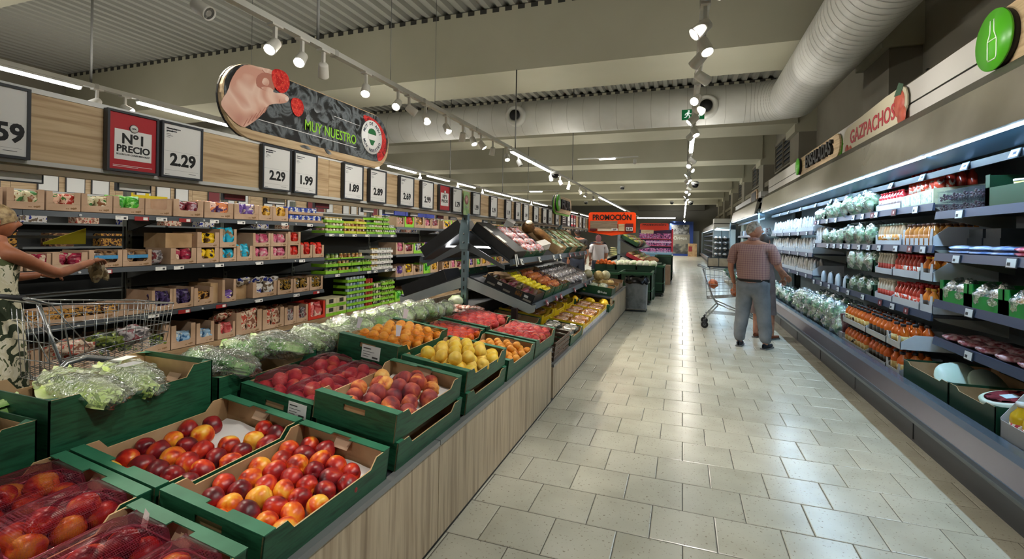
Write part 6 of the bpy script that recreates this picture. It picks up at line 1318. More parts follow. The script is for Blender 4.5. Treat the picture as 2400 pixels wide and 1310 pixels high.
# ---- products
bagf=film('salad_bag_film','#e6f6ff',body=.14,rough=.10,bump=1.0,bscale=30,gloss=.4)
salm=tex('salad_leaves',['#2c5a34','#6fa064','#b8d8a8','#e0ecd4'],scale=13,rough=.5,bump=.4,bscale=40,interp='LINEAR')
sal=[crumple(.075,.085,.085,s,.35,26).mesh('sm',salm) for s in (31,32,33)]; salb=[crumple(.095,.10,.115,s,.25,30).mesh('sb',bagf) for s in (41,42,43)]
def salad(x,y,z,lab,grp,s=1,k=0):
    t=thing('salad_bag',lab,'bagged salad',(x,y,z+.09*s),(rnd.uniform(-.3,.3),rnd.uniform(-.3,.3),rnd.uniform(0,6)),grp,scl=s); ob('leaves',sal[k%3],t); ob('plastic_bag',salb[k%3],t)
greenc=tex('bright_green_crate',['#0f7a34','#14923e','#128a3a'],scale=4,rough=.4)
def gcrate(y0,y1,z,lab,mat=DKGREEN,h=.08,x0=1.925,d=.38):
    w=y1-y0; g1=G(); 
    g1.box(0,.005,0,w,0,h*.6).box(0,.005,0,.05,0,h).box(0,.005,w-.05,w,0,h)
    t=thing('produce_crate',lab,'crate',(x0,y0,z)); ob('front_panel',g1.mesh('gf',mat),t); ob('side_panels',G().box(0,d,0,.005,0,h).box(0,d,w-.005,w,0,h).box(0,d,0,w,0,.004).mesh('gs',mat),t); return t
whitet=tex('white_shelf_tray',['#c5ced8','#d2dae2'],scale=4,rough=.45)
def wtray(y0,y1,z,lab,h=.05,x0=1.925,d=.42,ears=False):
    w=y1-y0; t=thing('display_tray',lab,'cardboard tray',(x0,y0,z)); g=G().box(0,.004,0,w,0,h)
    if ears: g.prism([(0,h),(.05,h),(.03,h*2.1),(0,h*2.1)],'x',0,.004).prism([(w-.05,h),(w,h),(w,h*2.1),(w-.03,h*2.1)],'x',0,.004)
    ob('tray_front',g.mesh('wf',whitet),t); ob('tray_sides',G().prism([(0,0),(d,0),(d,h*2.3),(d*.25,h*2.3),(0,h*1.1)],'y',0,.004).prism([(0,0),(d,0),(d,h*2.3),(d*.25,h*2.3),(0,h*1.1)],'y',w-.004,w).box(0,d,0,w,0,.004).mesh('ws',whitet),t); return t
# middle bay, top shelf
z=1.777
gcrate(7.95,8.5,z,'green crate with a white bag at the left end of the top chiller shelf'); gcrate(6.95,7.93,z,'long green crate of salad bags on the top chiller shelf',h=.09); gcrate(6.1,6.93,z,'green crate of frilly salad bags beside the red juices',h=.09)
for i in range(3): salad(1.99,8.05+.17*i,z,'white-labelled salad bag in the end crate of the top chiller shelf','salads, top shelf end crate',.9,i)
for i in range(6): salad(1.98+.09*(i%2),7.05+.16*i,z+.02,'frilly salad bag on the top chiller shelf, long crate','salads, top shelf long crate',1.15,i)
for i in range(5): salad(1.98+.09*(i%2),6.2+.16*i,z+.03,'frilly green salad bag beside the red juices','salads beside red juices',1.25,i)
# bottles
def bottle_g(r,h,neck=.4,capr=.5,sq=False):
    return G().lathe([(0,0),(r*.92,0),(r,.006),(r,h*.62),(r*.9,h*.7),(r*neck,h*.84),(r*neck,h*.92)],14), G().lathe([(r*capr,h*.90),(r*capr,h),(0,h)],12), G().lathe([(r*1.01,h*.14),(r*1.01,h*.5)],14)
def juice(name,cols,capc,labc,r,h,**k):
    b,c,l=bottle_g(r,h,**k); lt=tex(name+'_label',labc,scale=20,rough=.4,interp='CONSTANT') if isinstance(labc,list) else flat(labc,.4)
    return (b.mesh('bb',tex(name+'_juice',cols,scale=5,rough=.12,spec=.8)),c.mesh('bc',flat(capc,.4)),l.mesh('bl',lt))
J=dict(red=juice('red',['#a82a1e','#c43a26'],'#b8262c',['#d84a30','#e8e0d8','#c83a2c'],.033,.21),
       pink=juice('pink',['#c02c38','#d8444c'],'#c43038',['#e8d8d8','#c83a44'],.030,.15),
       tall=juice('clearwhite',['#c8b8a0','#d8a878'],'#8a9a8a',['#e8e4dc','#e0963c','#e8e8e4'],.028,.21,neck=.6,capr=.7),
       amber=juice('amber',['#b8702c','#cf8a3c'],'#5a3c28',['#c07830','#a86020'],.042,.19),
       carrot=juice('carrot',['#d05a14','#e87420'],'#1c1c1e',['#d8b86a','#e8d49a','#3a2a14'],.040,.20),
       carrotb=juice('carrotblack',['#d05a14','#e87420'],'#1c1c1e',['#16140f','#3a3020','#16140f'],.040,.20),
       orange=juice('orange',['#d87014','#e88a2c'],'#e0a02c',['#2a1c12','#6a4a2c'],.038,.20),
       yellow=juice('yellow',['#dcae10','#eac422'],'#eef0ee',['#f0e4c8','#c83a3c','#efe2d0'],.048,.235),
       cream=juice('cream',['#c8c0b0','#d8d0c0'],'#cfc8b8',['#b83c30','#e8e0d4'],.028,.21,neck=.6,capr=.75))
def bottles(key,y0,y1,z,lab,grp,x0=1.965,rows=1,dx=None,n=None):
    b,c,l=J[key]; r=max(v.co.x for v in b.vertices); n=n or max(1,int((y1-y0)/(2*r+.004)))
    for rr in range(rows):
        for i in range(n):
            t=thing('juice_bottle',lab,'bottle',(x0+rr*(2*r+.006),y0+(y1-y0)*(i+.5)/n,z),(0,0,rnd.uniform(-.3,.3)),grp); ob('bottle_body',b,t); ob('cap',c,t)
            if rr<2: ob('label',l,t)
wtray(5.45,6.05,z,'white tray of small red juices on the top chiller shelf',.06)
bottles('pink',5.47,6.04,z+.04,'small red-capped juice bottle, top chiller shelf','small red juices',rows=3)
t=thing('cream_carton_tray','long pale yellow-green printed carton of red jars on the top chiller shelf','carton',(1.93,4.84,z)); ob('carton_body',G().hexa([(0,0,0),(.40,0,0),(.40,.6,0),(0,.6,0),(0,0,.13),(.40,0,.17),(.40,.6,.17),(0,.6,.11)]).mesh('cb',tex('cream_print',['#a8b88a','#cdd2b0','#dfe0cc'],scale=9)),t)
for i in range(3): ob('printed_panel',G().box(-.002,0,.03+.19*i,.2+.19*i,.02,.10).mesh('pp',tex('pale_carton_label',['#c0cfc8','#e0e4dc','#9ab0a0'],scale=24)),t)
bottles('red',4.86,5.4,z+.10,'red jar-like bottle standing behind the pale printed carton','red bottles behind pale carton',x0=1.99,rows=4)
# second shelf
z=1.432
wtray(8.15,8.5,z,'white tray of tall white bags at the left end of the second chiller shelf'); 
wb=tex('white_bread_bag',['#c8c4bc','#e6e6e6','#b0b8c0'],scale=9,rough=.25,bump=.4,bscale=30)
def pointed(r,h): return G().surf(lambda u,v:(r*.55*math.sin(2*math.pi*u)*(1-v**3)**.5,r*math.cos(2*math.pi*u)*(1-v**2.2)**.55,h*v),16,12,wrap=True)
pb=pointed(.052,.25).mesh('pw',wb)
def wraps(y0,y1,z,lab,grp,step=.10,rows=2):
    y=y0
    while y<y1:
        for r_ in range(rows): thing('wrap_pack',lab,'wrap',(1.975+.09*r_,y,z),(0,rnd.uniform(-.05,.05),rnd.uniform(-.2,.2)),grp,pb,rnd.uniform(.92,1.08))
        y+=step
wraps(8.2,8.5,z+.0,'tall white pointed bag at the left end of the second chiller shelf','pointed bags on the second shelf, middle bay')
gcrate(7.1,8.1,z,'long green crate of mixed salad bags on the second chiller shelf',h=.08); gcrate(6.08,7.08,z,'green crate of clear salad bags beside the small bottles',h=.08)
for i in range(11): salad(1.98+.08*(i%2),6.2+.175*i,z+.02,'salad bag in the green crates of the second chiller shelf','salads on the second chiller shelf',1.1 if i<5 else .95,i)
wtray(5.42,6.05,z,'white tray of small striped-label bottles on the second chiller shelf',.05,ears=True); bottles('tall',5.44,6.04,z+.004,'slim white-labelled bottle, second chiller shelf','slim bottles',rows=2)
wtray(4.83,5.38,z,'white tray of brown-amber bottles on the second chiller shelf',.07,ears=True); bottles('amber',4.85,5.38,z+.004,'round amber bottle, second chiller shelf','amber bottles',rows=4)
# low shelf: two layers
for lev in (0,1):
    zz=.877+lev*.265; L2=('lower','upper')[lev]
    wtray(5.62,6.05,zz,'white tray of slim cream bottles, %s layer'%L2,.06); bottles('cream',5.64,6.04,zz+.004,'slim cream bottle, %s layer, low chiller shelf'%L2,'slim cream bottles, %s layer'%L2,rows=2)
    wtray(5.05,5.60,zz,'white tray of red-topped tomato juices, %s layer'%L2,.07); bottles('red',5.07,5.6,zz+.004,'red bottle, %s layer, low chiller shelf'%L2,'red bottles, %s layer'%L2,rows=3)
    wtray(4.82,5.03,zz,'white tray of orange bottles at the bay end, %s layer'%L2,.07,ears=True); bottles('orange',4.84,5.03,zz+.004,'orange bottle with dark label, %s layer at the bay end'%L2,'orange bottles, %s layer'%L2,rows=4,n=2)
    gcrate(6.1,7.0,zz,'dark green crate of prepared salads, %s layer'%L2,h=.13)
    for i in range(6): salad(1.98+.07*(i%2),6.2+.14*i,zz+.03,'prepared salad bag in the dark green crate, %s layer'%L2,'prepared salads, %s layer'%L2,1.05 if lev else .8,i)
for i in range(8):
    t=thing('white_cup_pack','white pointed pack on the low chiller shelf, left end','pack',(1.97+.06*(i%2),7.15+.17*i,.88),(0,0,rnd.uniform(-.5,.5)),'white packs on the low chiller shelf',mesh_of(pointed(.06,.16),'wcp',whitet))
thing('empty_carton','opened grey carton standing behind the packs on the low chiller shelf','carton',(2.2,7.1,1.14),me=G().box(0,.3,0,.9,0,.2).mesh('ec',tex('grey_card',['#6a6e68','#7a7e78'],scale=3)))
# deck middle bay
for i in range(34): salad(1.78+.10*(i%3),6.55+.06*i,.36+.07*(i%2)+.05*((i//3)%2),'bag of greens heaped in the chiller bottom','greens heaped in the chiller bottom',1.25,i)
thing('meat_carton','small white and maroon carton standing left of the carrot juices','carton',(1.72,6.36,.335),me=G().box(0,.3,0,.16,0,.10).box(.02,.28,.02,.14,.10,.30,1).mesh('mc',[whitet,tex('maroon_pack',['#4a2028','#6a343a','#8a6a68'],scale=14)]))
for lev in (0,1):
    zz=.336+lev*.235; L2=('lower','upper')[lev]
    for (a,b,key,l) in ((5.62,6.32,'carrot','carrot juice with a pale label'),(5.12,5.60,'carrotb','carrot juice with a black label'),(4.82,5.10,'carrot','carrot juice at the near end')):
        wtray(a,b,zz,'white tray of %s, %s layer'%(l,L2),.055,x0=1.715,d=.4,ears=(key=='carrot' and a<5)); bottles(key,a+.02,b-.01,zz+.004,'bottle of %s, %s layer'%(l,L2),l+', '+L2+' layer',x0=1.765,rows=3)
# near bay
z=1.702; berry=G(); br=random.Random(5)
for i in range(60): berry.lathe([(0,-.010),(.009,-.004),(.009,.004),(0,.010)],6,c=(br.uniform(-.07,.07),br.uniform(-.055,.055),br.uniform(.012,.055)))
berm=berry.mesh('be',tex('dark_berries',['#241c30','#4a2438','#2c2440'],scale=20,rough=.35)); bboxm=film('clear_box','#e6eef6',body=.03,rough=.06,bump=.1,gloss=.12); bbox=G().box(-.08,.08,-.065,.065,0,.075).box(-.084,.084,-.069,.069,.075,.08).mesh('bbx',bboxm)
for lev in range(2):
    for i in range(4):
        for r_ in range(2):
            t=thing('berry_punnet','clear box of dark berries in the near chiller bay, %s layer, %s from the joint'%(('lower','upper')[lev],('first','second','third','fourth')[i]),'berry box',(2.0+.17*r_,4.68-.145*i,z+.084*lev),group='berry boxes'); ob('berries',berm,t)['kind']='stuff'; ob('clear_box',bbox,t)
gcrate(3.55,4.12,z,'dark green box with a round cut-out and a tub inside, near bay top shelf',DKGREEN,.22); gcrate(2.6,3.53,z,'big dark green box on the near bay top shelf at the right edge',DKGREEN,.26)
t=thing('plastic_tub','white and yellow round tub inside the green box of the near bay','tub',(2.0,3.86,z+.03)); ob('tub_body',G().lathe([(0,0),(.045,0),(.052,.12)],20).mesh('tb',tex('yellow_tub',['#d8d4a0','#c8c83c'],scale=6)),t); ob('lid',G().lathe([(.055,.12),(.055,.135),(0,.135)],20).mesh('tl',PAPER),t)
mt_=[packm('pinktray',['#b83a5a','#d86a80','#e8b8c0'],interp='LINEAR'),packm('bluetray',['#5a7ab8','#8aa0d0','#b8c4dc'],interp='LINEAR')]
flatpk=crumple(.10,.14,.022,9,.12,26)
for i in range(9):
    for r_ in range(2): thing('meat_tray','shiny flat %s tray pack, near bay second shelf'%('blue' if i>5 else 'pink'),'tray pack',(2.03,2.45+.26*i,1.395+.03*r_),(0,0,.1*(i%3)),('blue' if i>5 else 'pink')+' flat packs',mesh_of(flatpk,('fp',i>5),mt_[1 if i>5 else 0]))
z=1.002; mushb=G(); mr=random.Random(9)
for i in range(16): mushb.lathe([(0,0),(.012,.0),(.022,.012),(.016,.026),(0,.03)],10,c=(mr.uniform(-.05,.05),mr.uniform(-.09,.09),mr.uniform(.04,.12)))
mbm=mushb.mesh('mb',tex('beige_mushroom',['#c8b08a','#dcc8a4','#e8dcc4'],scale=14))
for i in range(5):
    y=4.30-.40*i; gcrate(y,y+.39,z,'bright green crate of bagged produce in the near bay, %s from the joint'%('first','second','third','fourth','fifth')[i],greenc,.17,x0=1.92)
    nm,me,lb=('mushroom_bag',mbm,'bag of beige mushrooms') if i<2 else ('pepper_bag',mesh_of(crumple(.05,.08,.07,3,.3,18),'pep',tex('orange_pepper',['#c8601a','#e8902c','#e8b040','#b83a20'],scale=9,rough=.3)),'bag of orange and red peppers')
    for q in range(2):
        t=thing(nm,lb+' in the %s bright green crate, %s half'%(('first','second','third','fourth','fifth')[i],('near','far')[q]),'bagged vegetables',(1.99,y+.11+.17*q,z+.02),group='bags in the bright green crates'); ob('contents',me,t,(0,0,.05 if i>1 else 0)); ob('plastic_bag',mesh_of(crumple(.075,.10,.10,q,.25,24),('bb',q),bagf),t,(0,0,.07))
z=.702
for i in range(16): thing('fruit_tray_pack','flat clear tray of small red fruit on the knee-high shelf of the near bay','tray pack',(2.0+.15*(i%2),4.62-.14*(i//2)*1.6,z+.03),(0,0,0),'flat trays of red fruit',mesh_of(crumple(.075,.10,.028,2,.1,22),'rf',packm('redfruit',['#6a2a34','#a86470','#c8a8b0','#8a4450'],interp='LINEAR',scale=22)))
# deck near bay: watermelon crates and yellow juices
for i,(a,b,h,l) in enumerate(((4.07,4.76,.175,'tall dark green crate of pale cut melons in the bottom of the near bay'),(3.55,4.05,.18,'dark green crate with a cut watermelon in the bottom of the near bay'))):
    t=crate(2.0,(a+b)/2,.335,l,rot=(0,0,0),Lc=b-a,W=.56,h=h,mat=DKGREEN,dip=.12,flap=False,holes=False)
cutw=tex('watermelon_flesh',['#b83a4c','#cf5a66','#c84858'],scale=8,rough=.3)
half=G().lathe([(0,.11),(.13,.11),(.145,.105),(.14,.04),(.10,-.02),(0,-.04)],32); 
wm=thing('cut_watermelon','halved watermelon with pink flesh, wrapped, with a square label','watermelon',(1.93,3.78,.42),(0,-.25,0)); ob('flesh',G().lathe([(0,.112),(.118,.112)],32).mesh('fl',cutw),wm); ob('rind',half.mesh('rd',tex('white_rind',['#c8dcc0','#e8f0e4'],scale=5)),wm); ob('square_label',G().box(-.035,.035,-.035,.035,.113,.115).mesh('sl',flat('#cfe6ee',.4)),wm)
for i in range(5): thing('melon_slice','pale green-white wrapped melon slice leaning in the crate, %s from us'%('first','second','third','fourth','fifth')[i],'melon',(1.88+.06*i,4.35+.08*(i%3),.46-.01*i),(.9,-.3,.4+.1*i),'melon slices',mesh_of(G().lathe([(0,.0),(.13,.0),(.135,.012),(.13,.024),(0,.026)],28),'msl',tex('pale_melon_slice',['#b8dccc','#d8ece0','#c8e4d4'],scale=4,rough=.2)))
wtray(2.62,3.52,.336,'white tray with red print holding big yellow juice bottles, bottom right corner',.12,x0=1.73,d=.4)
text('',0,RED,None,(0,0,0),RX) if 0 else None
bottles('yellow',2.64,3.51,.345,'large yellow juice bottle, bottom right corner','big yellow juices',x0=1.79,rows=3,n=8)
# empty cartons in the back of the near bay
for i in range(2): thing('empty_carton','grey empty carton at the back of the second shelf beside the amber bottles, '+('near' if i==0 else 'far'),'carton',(2.12,4.35+.22*i,1.372+.0),me=mesh_of(G().box(0,.3,0,.20,0,.13).box(.01,.29,.01,.19,.13,.2),'ec2',tex('grey_carton',['#3a444c','#4a555c'],scale=3)))
# far bay
for z,l in ((1.62,'upper'),(1.27,'middle'),(.93,'lower')):
    for i in range(3): wtray(8.62+1.22*i,9.80+1.22*i,z,'white tray of pointed white packs, %s shelf of the far bay, %s'%(l,('near','middle','far')[i]),.07)
    wraps(8.72,12.2,z+.004,'tall white pack, %s shelf, far chiller bay'%l,'pointed packs, %s shelf, far bay'%l,.15)
for i in range(12): salad(1.80+.12*(i%2),8.75+.27*i,.36,'white wrapped pack lying in the bottom of the far chiller bay','packs in the bottom of the far bay',1.2,i)
# second cabinet products
for z,l in ((1.62,'upper'),(1.27,'middle'),(.9,'lower')):
    for i in range(20): thing('chilled_pack','chilled pack on the %s shelf of the second cabinet'%l,'pack',(2.0,13.3+.28*i,z),(0,0,0),'packs in the second cabinet, '+l,mesh_of(G().box(-.05,.05,-.11,.11,0,.17),('cp2',i%3),[PACK['silver'],whitet,PACK['blue']][i%3]))
# ================================================================ PEOPLE
def skin_me(name, verts, edges, radii, mat, root=0, sub=2, smooth_=True):
    me=bpy.data.meshes.new(name); me.from_pydata([tuple(v) for v in verts], edges, [])
    o=bpy.data.objects.new(name, me); C.objects.link(o)
    o.modifiers.new('s','SKIN')
    if not me.skin_vertices: me.skin_vertices.new() if hasattr(me.skin_vertices,'new') else None
    sv=me.skin_vertices[0].data
    for i,r in enumerate(radii):
        sv[i].radius=(r,r) if isinstance(r,(int,float)) else r; sv[i].use_root=(i==root)
    o.modifiers['s'].use_smooth_shade=True
    su=o.modifiers.new('u','SUBSURF'); su.levels=sub; su.render_levels=sub
    dg=bpy.context.evaluated_depsgraph_get(); dg.update()
    m2=bpy.data.meshes.new_from_object(o.evaluated_get(dg)); bpy.data.objects.remove(o)
    m2.materials.clear(); m2.materials.append(mat)
    for p in m2.polygons: p.use_smooth=True
    return m2
def chain(n0,k): return [(n0+i,n0+i+1) for i in range(k)]
skin=tex('skin_tone',['#a8705a','#bd846a','#c8917a'],scale=6,rough=.55,rand=False); tanskin=tex('tanned_skin',['#7d4a30','#94593a','#a0664a'],scale=6,rough=.55,rand=False)
def hand_me(mat, side=1, curl=.5, grip=False):
    """hand along local +Y from wrist at origin; palm faces -Z"""
    V=[(0,0,0),(0,.035,0),(0,.075,-.004)]; Rr=[(.024,.018),(.036,.016),(.040,.014)]; E_=[(0,1),(1,2)]
    for k,(x,l) in enumerate(((-.030,.070),(-.010,.080),(.011,.074),(.030,.058))):
        b=len(V); z=0; y=.082; xx=x; px_=2; a=0
        V.append((xx,y,-.006)); Rr.append(.0105); E_.append((2,b))
        for s_ in range(3):
            a+=curl; y+=l*.36*math.cos(a); z-=l*.36*math.sin(a); V.append((xx,y,z-.006)); Rr.append(.0095-.001*s_); E_.append((b+s_,b+s_+1))
    b=len(V); V+= [(-side*.030,.030,-.008),(-side*.052,.055,-.020),(-side*.056,.082,-.036)]; Rr+=[.014,.0115,.0095]; E_+=[(1,b),(b,b+1),(b+1,b+2)]
    return skin_me('hand',V,E_,Rr,mat,0,1)
def head_me(mat):
    """face looks to +Y; origin at the base of the skull"""
    def fn(u,v):
        a=2*math.pi*u; t=math.pi*v; x=math.sin(t)*math.cos(a); y=math.sin(t)*math.sin(a); z=math.cos(t)
        X=x*.076; Y=y*.095; Z=z*.118
        if z<0: X*=1-.22*z*z; Y*= (1-.10*z*z) if y>0 else 1-.35*z*z
        if y>.1:
            n_=math.exp(-((x/.17)**2))*math.exp(-(((z+.12)/.17)**2)); Y+=.030*n_*max(0,y)
            e=math.exp(-(((abs(x)-.36)/.15)**2))*math.exp(-(((z-.08)/.10)**2)); Y-=.010*e
            Y+=.006*math.exp(-((x/.3)**2))*math.exp(-(((z+.48)/.05)**2)); Y+=.010*math.exp(-((x/.28)**2))*math.exp(-(((z+.82)/.15)**2)); Y+=.006*math.exp(-((x/.6)**2))*math.exp(-(((z-.22)/.06)**2))
        return (X,Y+.01,Z+.118)
    g=G().surf(fn,40,32,wrap=True)
    for s in (-1,1): g.surf(lambda u,v:(s*(.075+.014*math.sin(math.pi*v)*abs(math.cos(math.pi*u))),-.002+.020*math.sin(math.pi*v)*math.cos(2*math.pi*u),.118+.032*math.cos(math.pi*v)+.004*math.sin(2*math.pi*u)),12,8,wrap=True)
    return g.mesh('head',mat)
def add_head(par,loc,rot,sk,hairm,hair='short',scl=1):
    h=ob('head',head_me(sk),par,loc,rot,scl)
    for s in (-1,1):
        e=ob('eye',G().lathe([(0,-.011),(.008,-.008),(.0115,0),(.008,.008),(0,.011)],12,axis='y').mesh('eye',flat('#e8e4de',.2)),h,(s*.028,.090,.128)); 
    ob('iris',G().lathe([(0,0),(.0055,0),(.0055,.002),(0,.003)],10,axis='y',c=(.028,.1005,.128)).lathe([(0,0),(.0055,0),(.0055,.002),(0,.003)],10,axis='y',c=(-.028,.1005,.128)).mesh('iris',flat('#3a2a1c',.2)),h)
    ob('mouth',G().surf(lambda u,v:((u-.5)*.046,.108-.006*abs(2*u-1)**2,.058+(v-.5)*.008),8,3).mesh('mo',flat('#8a4a42',.5)),h)
    def hf(u,v):
        a=2*math.pi*u; low=(.40 if hair=='short' else .56)*math.pi; back=.66*math.pi if hair=='short' else .80*math.pi
        y_=math.sin(a); lim=low+(back-low)*max(0,-y_)**.6 if y_<0 else low-.10*math.pi*y_
        t=v*lim; k=1.09+.03*noise.noise(Vector((math.cos(a)*5,math.sin(a)*5,v*7)))+.012*math.sin(26*a)
        if hair!='short': k+=.06*max(0,-y_)+.04*noise.noise(Vector((math.cos(a)*9,math.sin(a)*9,v*12)))
        return (math.sin(t)*math.cos(a)*.077*k, math.sin(t)*math.sin(a)*.098*k+.004, math.cos(t)*.118*k+.118)
    ob('hair',G().surf(hf,64,18,wrap=True).mesh('hair',hairm),h)
    return h
def person(name_l,loc,face,H,build=1.0,arms=None,shirt=None,pants=None,shoe=None,sk=skin,hairm=None,hair='short',look=0,dress=None,feet=None,sleeve=.55):
    """figure facing local +Y, built at 1.75 m then scaled"""
    s=H/1.75; t=thing('person',name_l,'person',loc,(0,0,face)); t.scale=(s,s,s)
    feet=feet or ((-.12,0),(.13,.03)); b=build
    arms=arms or [[(-.22,0,1.42),(-.27,-.02,1.14),(-.24,.08,.90)],[(.22,0,1.42),(.27,-.02,1.14),(.24,.08,.90)]]
    V=[(0,0,.98),(0,-.01,1.15),(0,-.015,1.32),(0,-.01,1.44),(0,0,1.50),(0,.01,1.56)]; Rr=[(.13*b,.10*b),(.13*b,.10*b),(.145*b,.095*b),(.10,.075),(.055,.055),(.052,.055)]; E_=chain(0,5)
    for sd,(fx,fy) in zip((-1,1),feet):
        n0=len(V); V+=[(sd*.095,0,.90),(sd*.105*.5+fx*.5,fy*.5+.01,.50),(fx,fy-.01,.10),(fx,fy+.0,.05)]; Rr+=[.095*b,.062,.042,.04]; E_+=[(0,n0)]+chain(n0,3)
    for a in arms:
        n0=len(V); V+=[Vector(a[0]),Vector(a[1]),Vector(a[2])]; Rr+=[.055,.042,.028]; E_+=[(3,n0)]+chain(n0,2)
    ob('body',skin_me('body',V,E_,Rr,sk,0),t)
    for i,a in enumerate(arms):
        d=(Vector(a[2])-Vector(a[1])).normalized(); q=d.to_track_quat('Y','Z')
        ob('hand',hand_me(sk,1 if i else -1,.45),t,Vector(a[2])-d*.01,q.to_euler())
    add_head(t,(0,.005,1.515),(0,0,look),sk,hairm or flat('#8a8680',.7),hair)
    if shirt:
        V=[(0,-.0,.84),(0,-.005,1.00),(0,-.02,1.22),(0,-.015,1.37),(0,-.005,1.47)]; Rr=[(.17*b,.13*b),(.215*b,.17*b),(.205*b,.15*b),(.165*b,.12),(.09,.08)]; E_=chain(0,4)
        for a in arms:
            n0=len(V); p0,p1=Vector(a[0]),Vector(a[1]); V+=[p0,p0.lerp(p1,sleeve),p0.lerp(p1,sleeve+.35)]; Rr+=[.078,.075,.072]; E_+=[(3,n0)]+chain(n0,2)
        m_=skin_me('shirt',V,E_,Rr,shirt,0)
        for v in m_.vertices:
            k=.010*noise.noise(v.co*9)+.006*noise.noise(Vector((v.co.x*22,v.co.y*22,v.co.z*7))); v.co+=v.normal*k
        ob('shirt',m_,t)
        ob('collar',G().lathe([(.068,0),(.075,.02),(.07,.045),(.062,.04)],20).mesh('collar',shirt),t,(0,-.0,1.49))
    if pants:
        V=[(0,0,1.03),(0,0,.86)]; Rr=[(.195*b,.155*b),(.20*b,.16*b)]; E_=[(0,1)]
        for sd,(fx,fy) in zip((-1,1),feet):
            n0=len(V); V+=[(sd*.10,0,.80),(sd*.10*.5+fx*.5,fy*.5+.01,.48),(fx,fy-.01,.20),(fx,fy,.06)]; Rr+=[.125*b,.10,.085,.08]; E_+=[(1,n0)]+chain(n0,3)
        m_=skin_me('trousers',V,E_,Rr,pants,0)
        for v in m_.vertices:
            k=.008*noise.noise(v.co*8)+.007*noise.noise(Vector((v.co.x*10,v.co.y*10,v.co.z*26))); v.co+=v.normal*k
        ob('trousers',m_,t)
        ob('belt',G().surf(lambda u,v:(.190*b*math.cos(2*math.pi*u),.152*b*math.sin(2*math.pi*u),.925+.035*v),36,2,wrap=True).mesh('belt',flat('#1c1a18',.4)),t)
    if dress:
        z1,z0,r0=dress[1],dress[2],dress[3]
        def df(u,v):
            a=2*math.pi*u; z=z1+(z0-z1)*v; k=1+.05*math.sin(7*a+3*v)*v**1.5
            w_=.175*b if v<.2 else .175*b+(r0-.175)*((v-.2)/.8); wst=1-.12*math.exp(-((v-.25)/.12)**2)
            return (w_*k*wst*math.cos(a),w_*.75*k*wst*math.sin(a),z)
        ob('dress',G().surf(df,48,24,wrap=True).mesh('dress',dress[0]),t)
    for i,(fx,fy) in enumerate(feet):
        sm_=G().surf(lambda u,v:(.043*math.cos(2*math.pi*u)*math.sin(math.pi*min(1,v*.98+.01))**.45,-.08+.27*v,max(0,.035+.035*math.sin(2*math.pi*u)*(1-.45*v)+.012*(1-v))),20,14,wrap=True)
        o=ob('shoe',sm_.mesh('shoe',shoe or BLACK),t,(fx,fy,0),(0,0,-.15 if i else .15)); ob('sole',G().prism([(-.04,-.075),(.04,-.075),(.045,.05),(.038,.17),(.0,.195),(-.038,.17),(-.045,.05)],'z',0,.018).mesh('sole',flat('#6b6b6a',.6)),o)
    return t
plaid=None
def plaid_mat():
    mt,n,b=nt('plaid_shirt'); N=n.nodes; L=n.links; tc=N.new('ShaderNodeTexCoord'); sp=N.new('ShaderNodeSeparateXYZ'); L.new(tc.outputs['Object'],sp.inputs[0])
    prev=None
    def wv(ax,sc_,th):
        m_=N.new('ShaderNodeMath'); m_.operation='MULTIPLY'; m_.inputs[1].default_value=sc_; L.new(sp.outputs[ax],m_.inputs[0]); s_=N.new('ShaderNodeMath'); s_.operation='SINE'; L.new(m_.outputs[0],s_.inputs[0]); g_=N.new('ShaderNodeMath'); g_.operation='GREATER_THAN'; g_.inputs[1].default_value=th; L.new(s_.outputs[0],g_.inputs[0]); return g_
    a,c=wv('X',210,.55),wv('Z',210,.55); ad=N.new('ShaderNodeMath'); ad.operation='ADD'; L.new(a.outputs[0],ad.inputs[0]); L.new(c.outputs[0],ad.inputs[1]); hv=N.new('ShaderNodeMath'); hv.operation='MULTIPLY'; hv.inputs[1].default_value=.5; L.new(ad.outputs[0],hv.inputs[0])
    rp=N.new('ShaderNodeValToRGB'); rp.color_ramp.elements[0].color=lin('#b08a82'); rp.color_ramp.elements[1].color=lin('#8a6466'); L.new(hv.outputs[0],rp.inputs[0]); L.new(rp.outputs[0],b.inputs['Base Color']); b.inputs['Roughness'].default_value=.8
    return mt
person('old white-haired man in a checked pink shirt and grey trousers, seen from behind',(.92,7.27,0),-.42,1.71,1.12,
       arms=[[(-.235,0,1.40),(-.31,.0,1.12),(-.27,.07,.86)],[(.235,0,1.40),(.29,.06,1.13),(.34,.30,1.02)]],shirt=plaid_mat(),pants=tex('grey_jeans',['#666a70','#797d83','#85898e'],scale=5,rough=.85,rand=False),shoe=flat('#1d2430',.6),hairm=tex('white_hair',['#8a847a','#b8b2a8','#ccc6bc'],scale=30,rough=.7),look=-1.0,feet=((-.16,-.02),(.17,.02)))
person('woman mostly hidden behind the old man, in a long grey-brown dress',(1.16,8.02,0),-.6,1.55,.95,arms=[[(-.2,0,1.40),(-.25,.02,1.14),(-.2,.12,.92)],[(.2,0,1.40),(.25,.05,1.14),(.2,.25,1.0)]],dress=(tex('taupe_cloth',['#6a5a58','#7d6c6a'],scale=6,rough=.85),1.46,.42,.22),shoe=flat('#8a4a2c',.6),hairm=flat('#3a2c24',.6),hair='long')
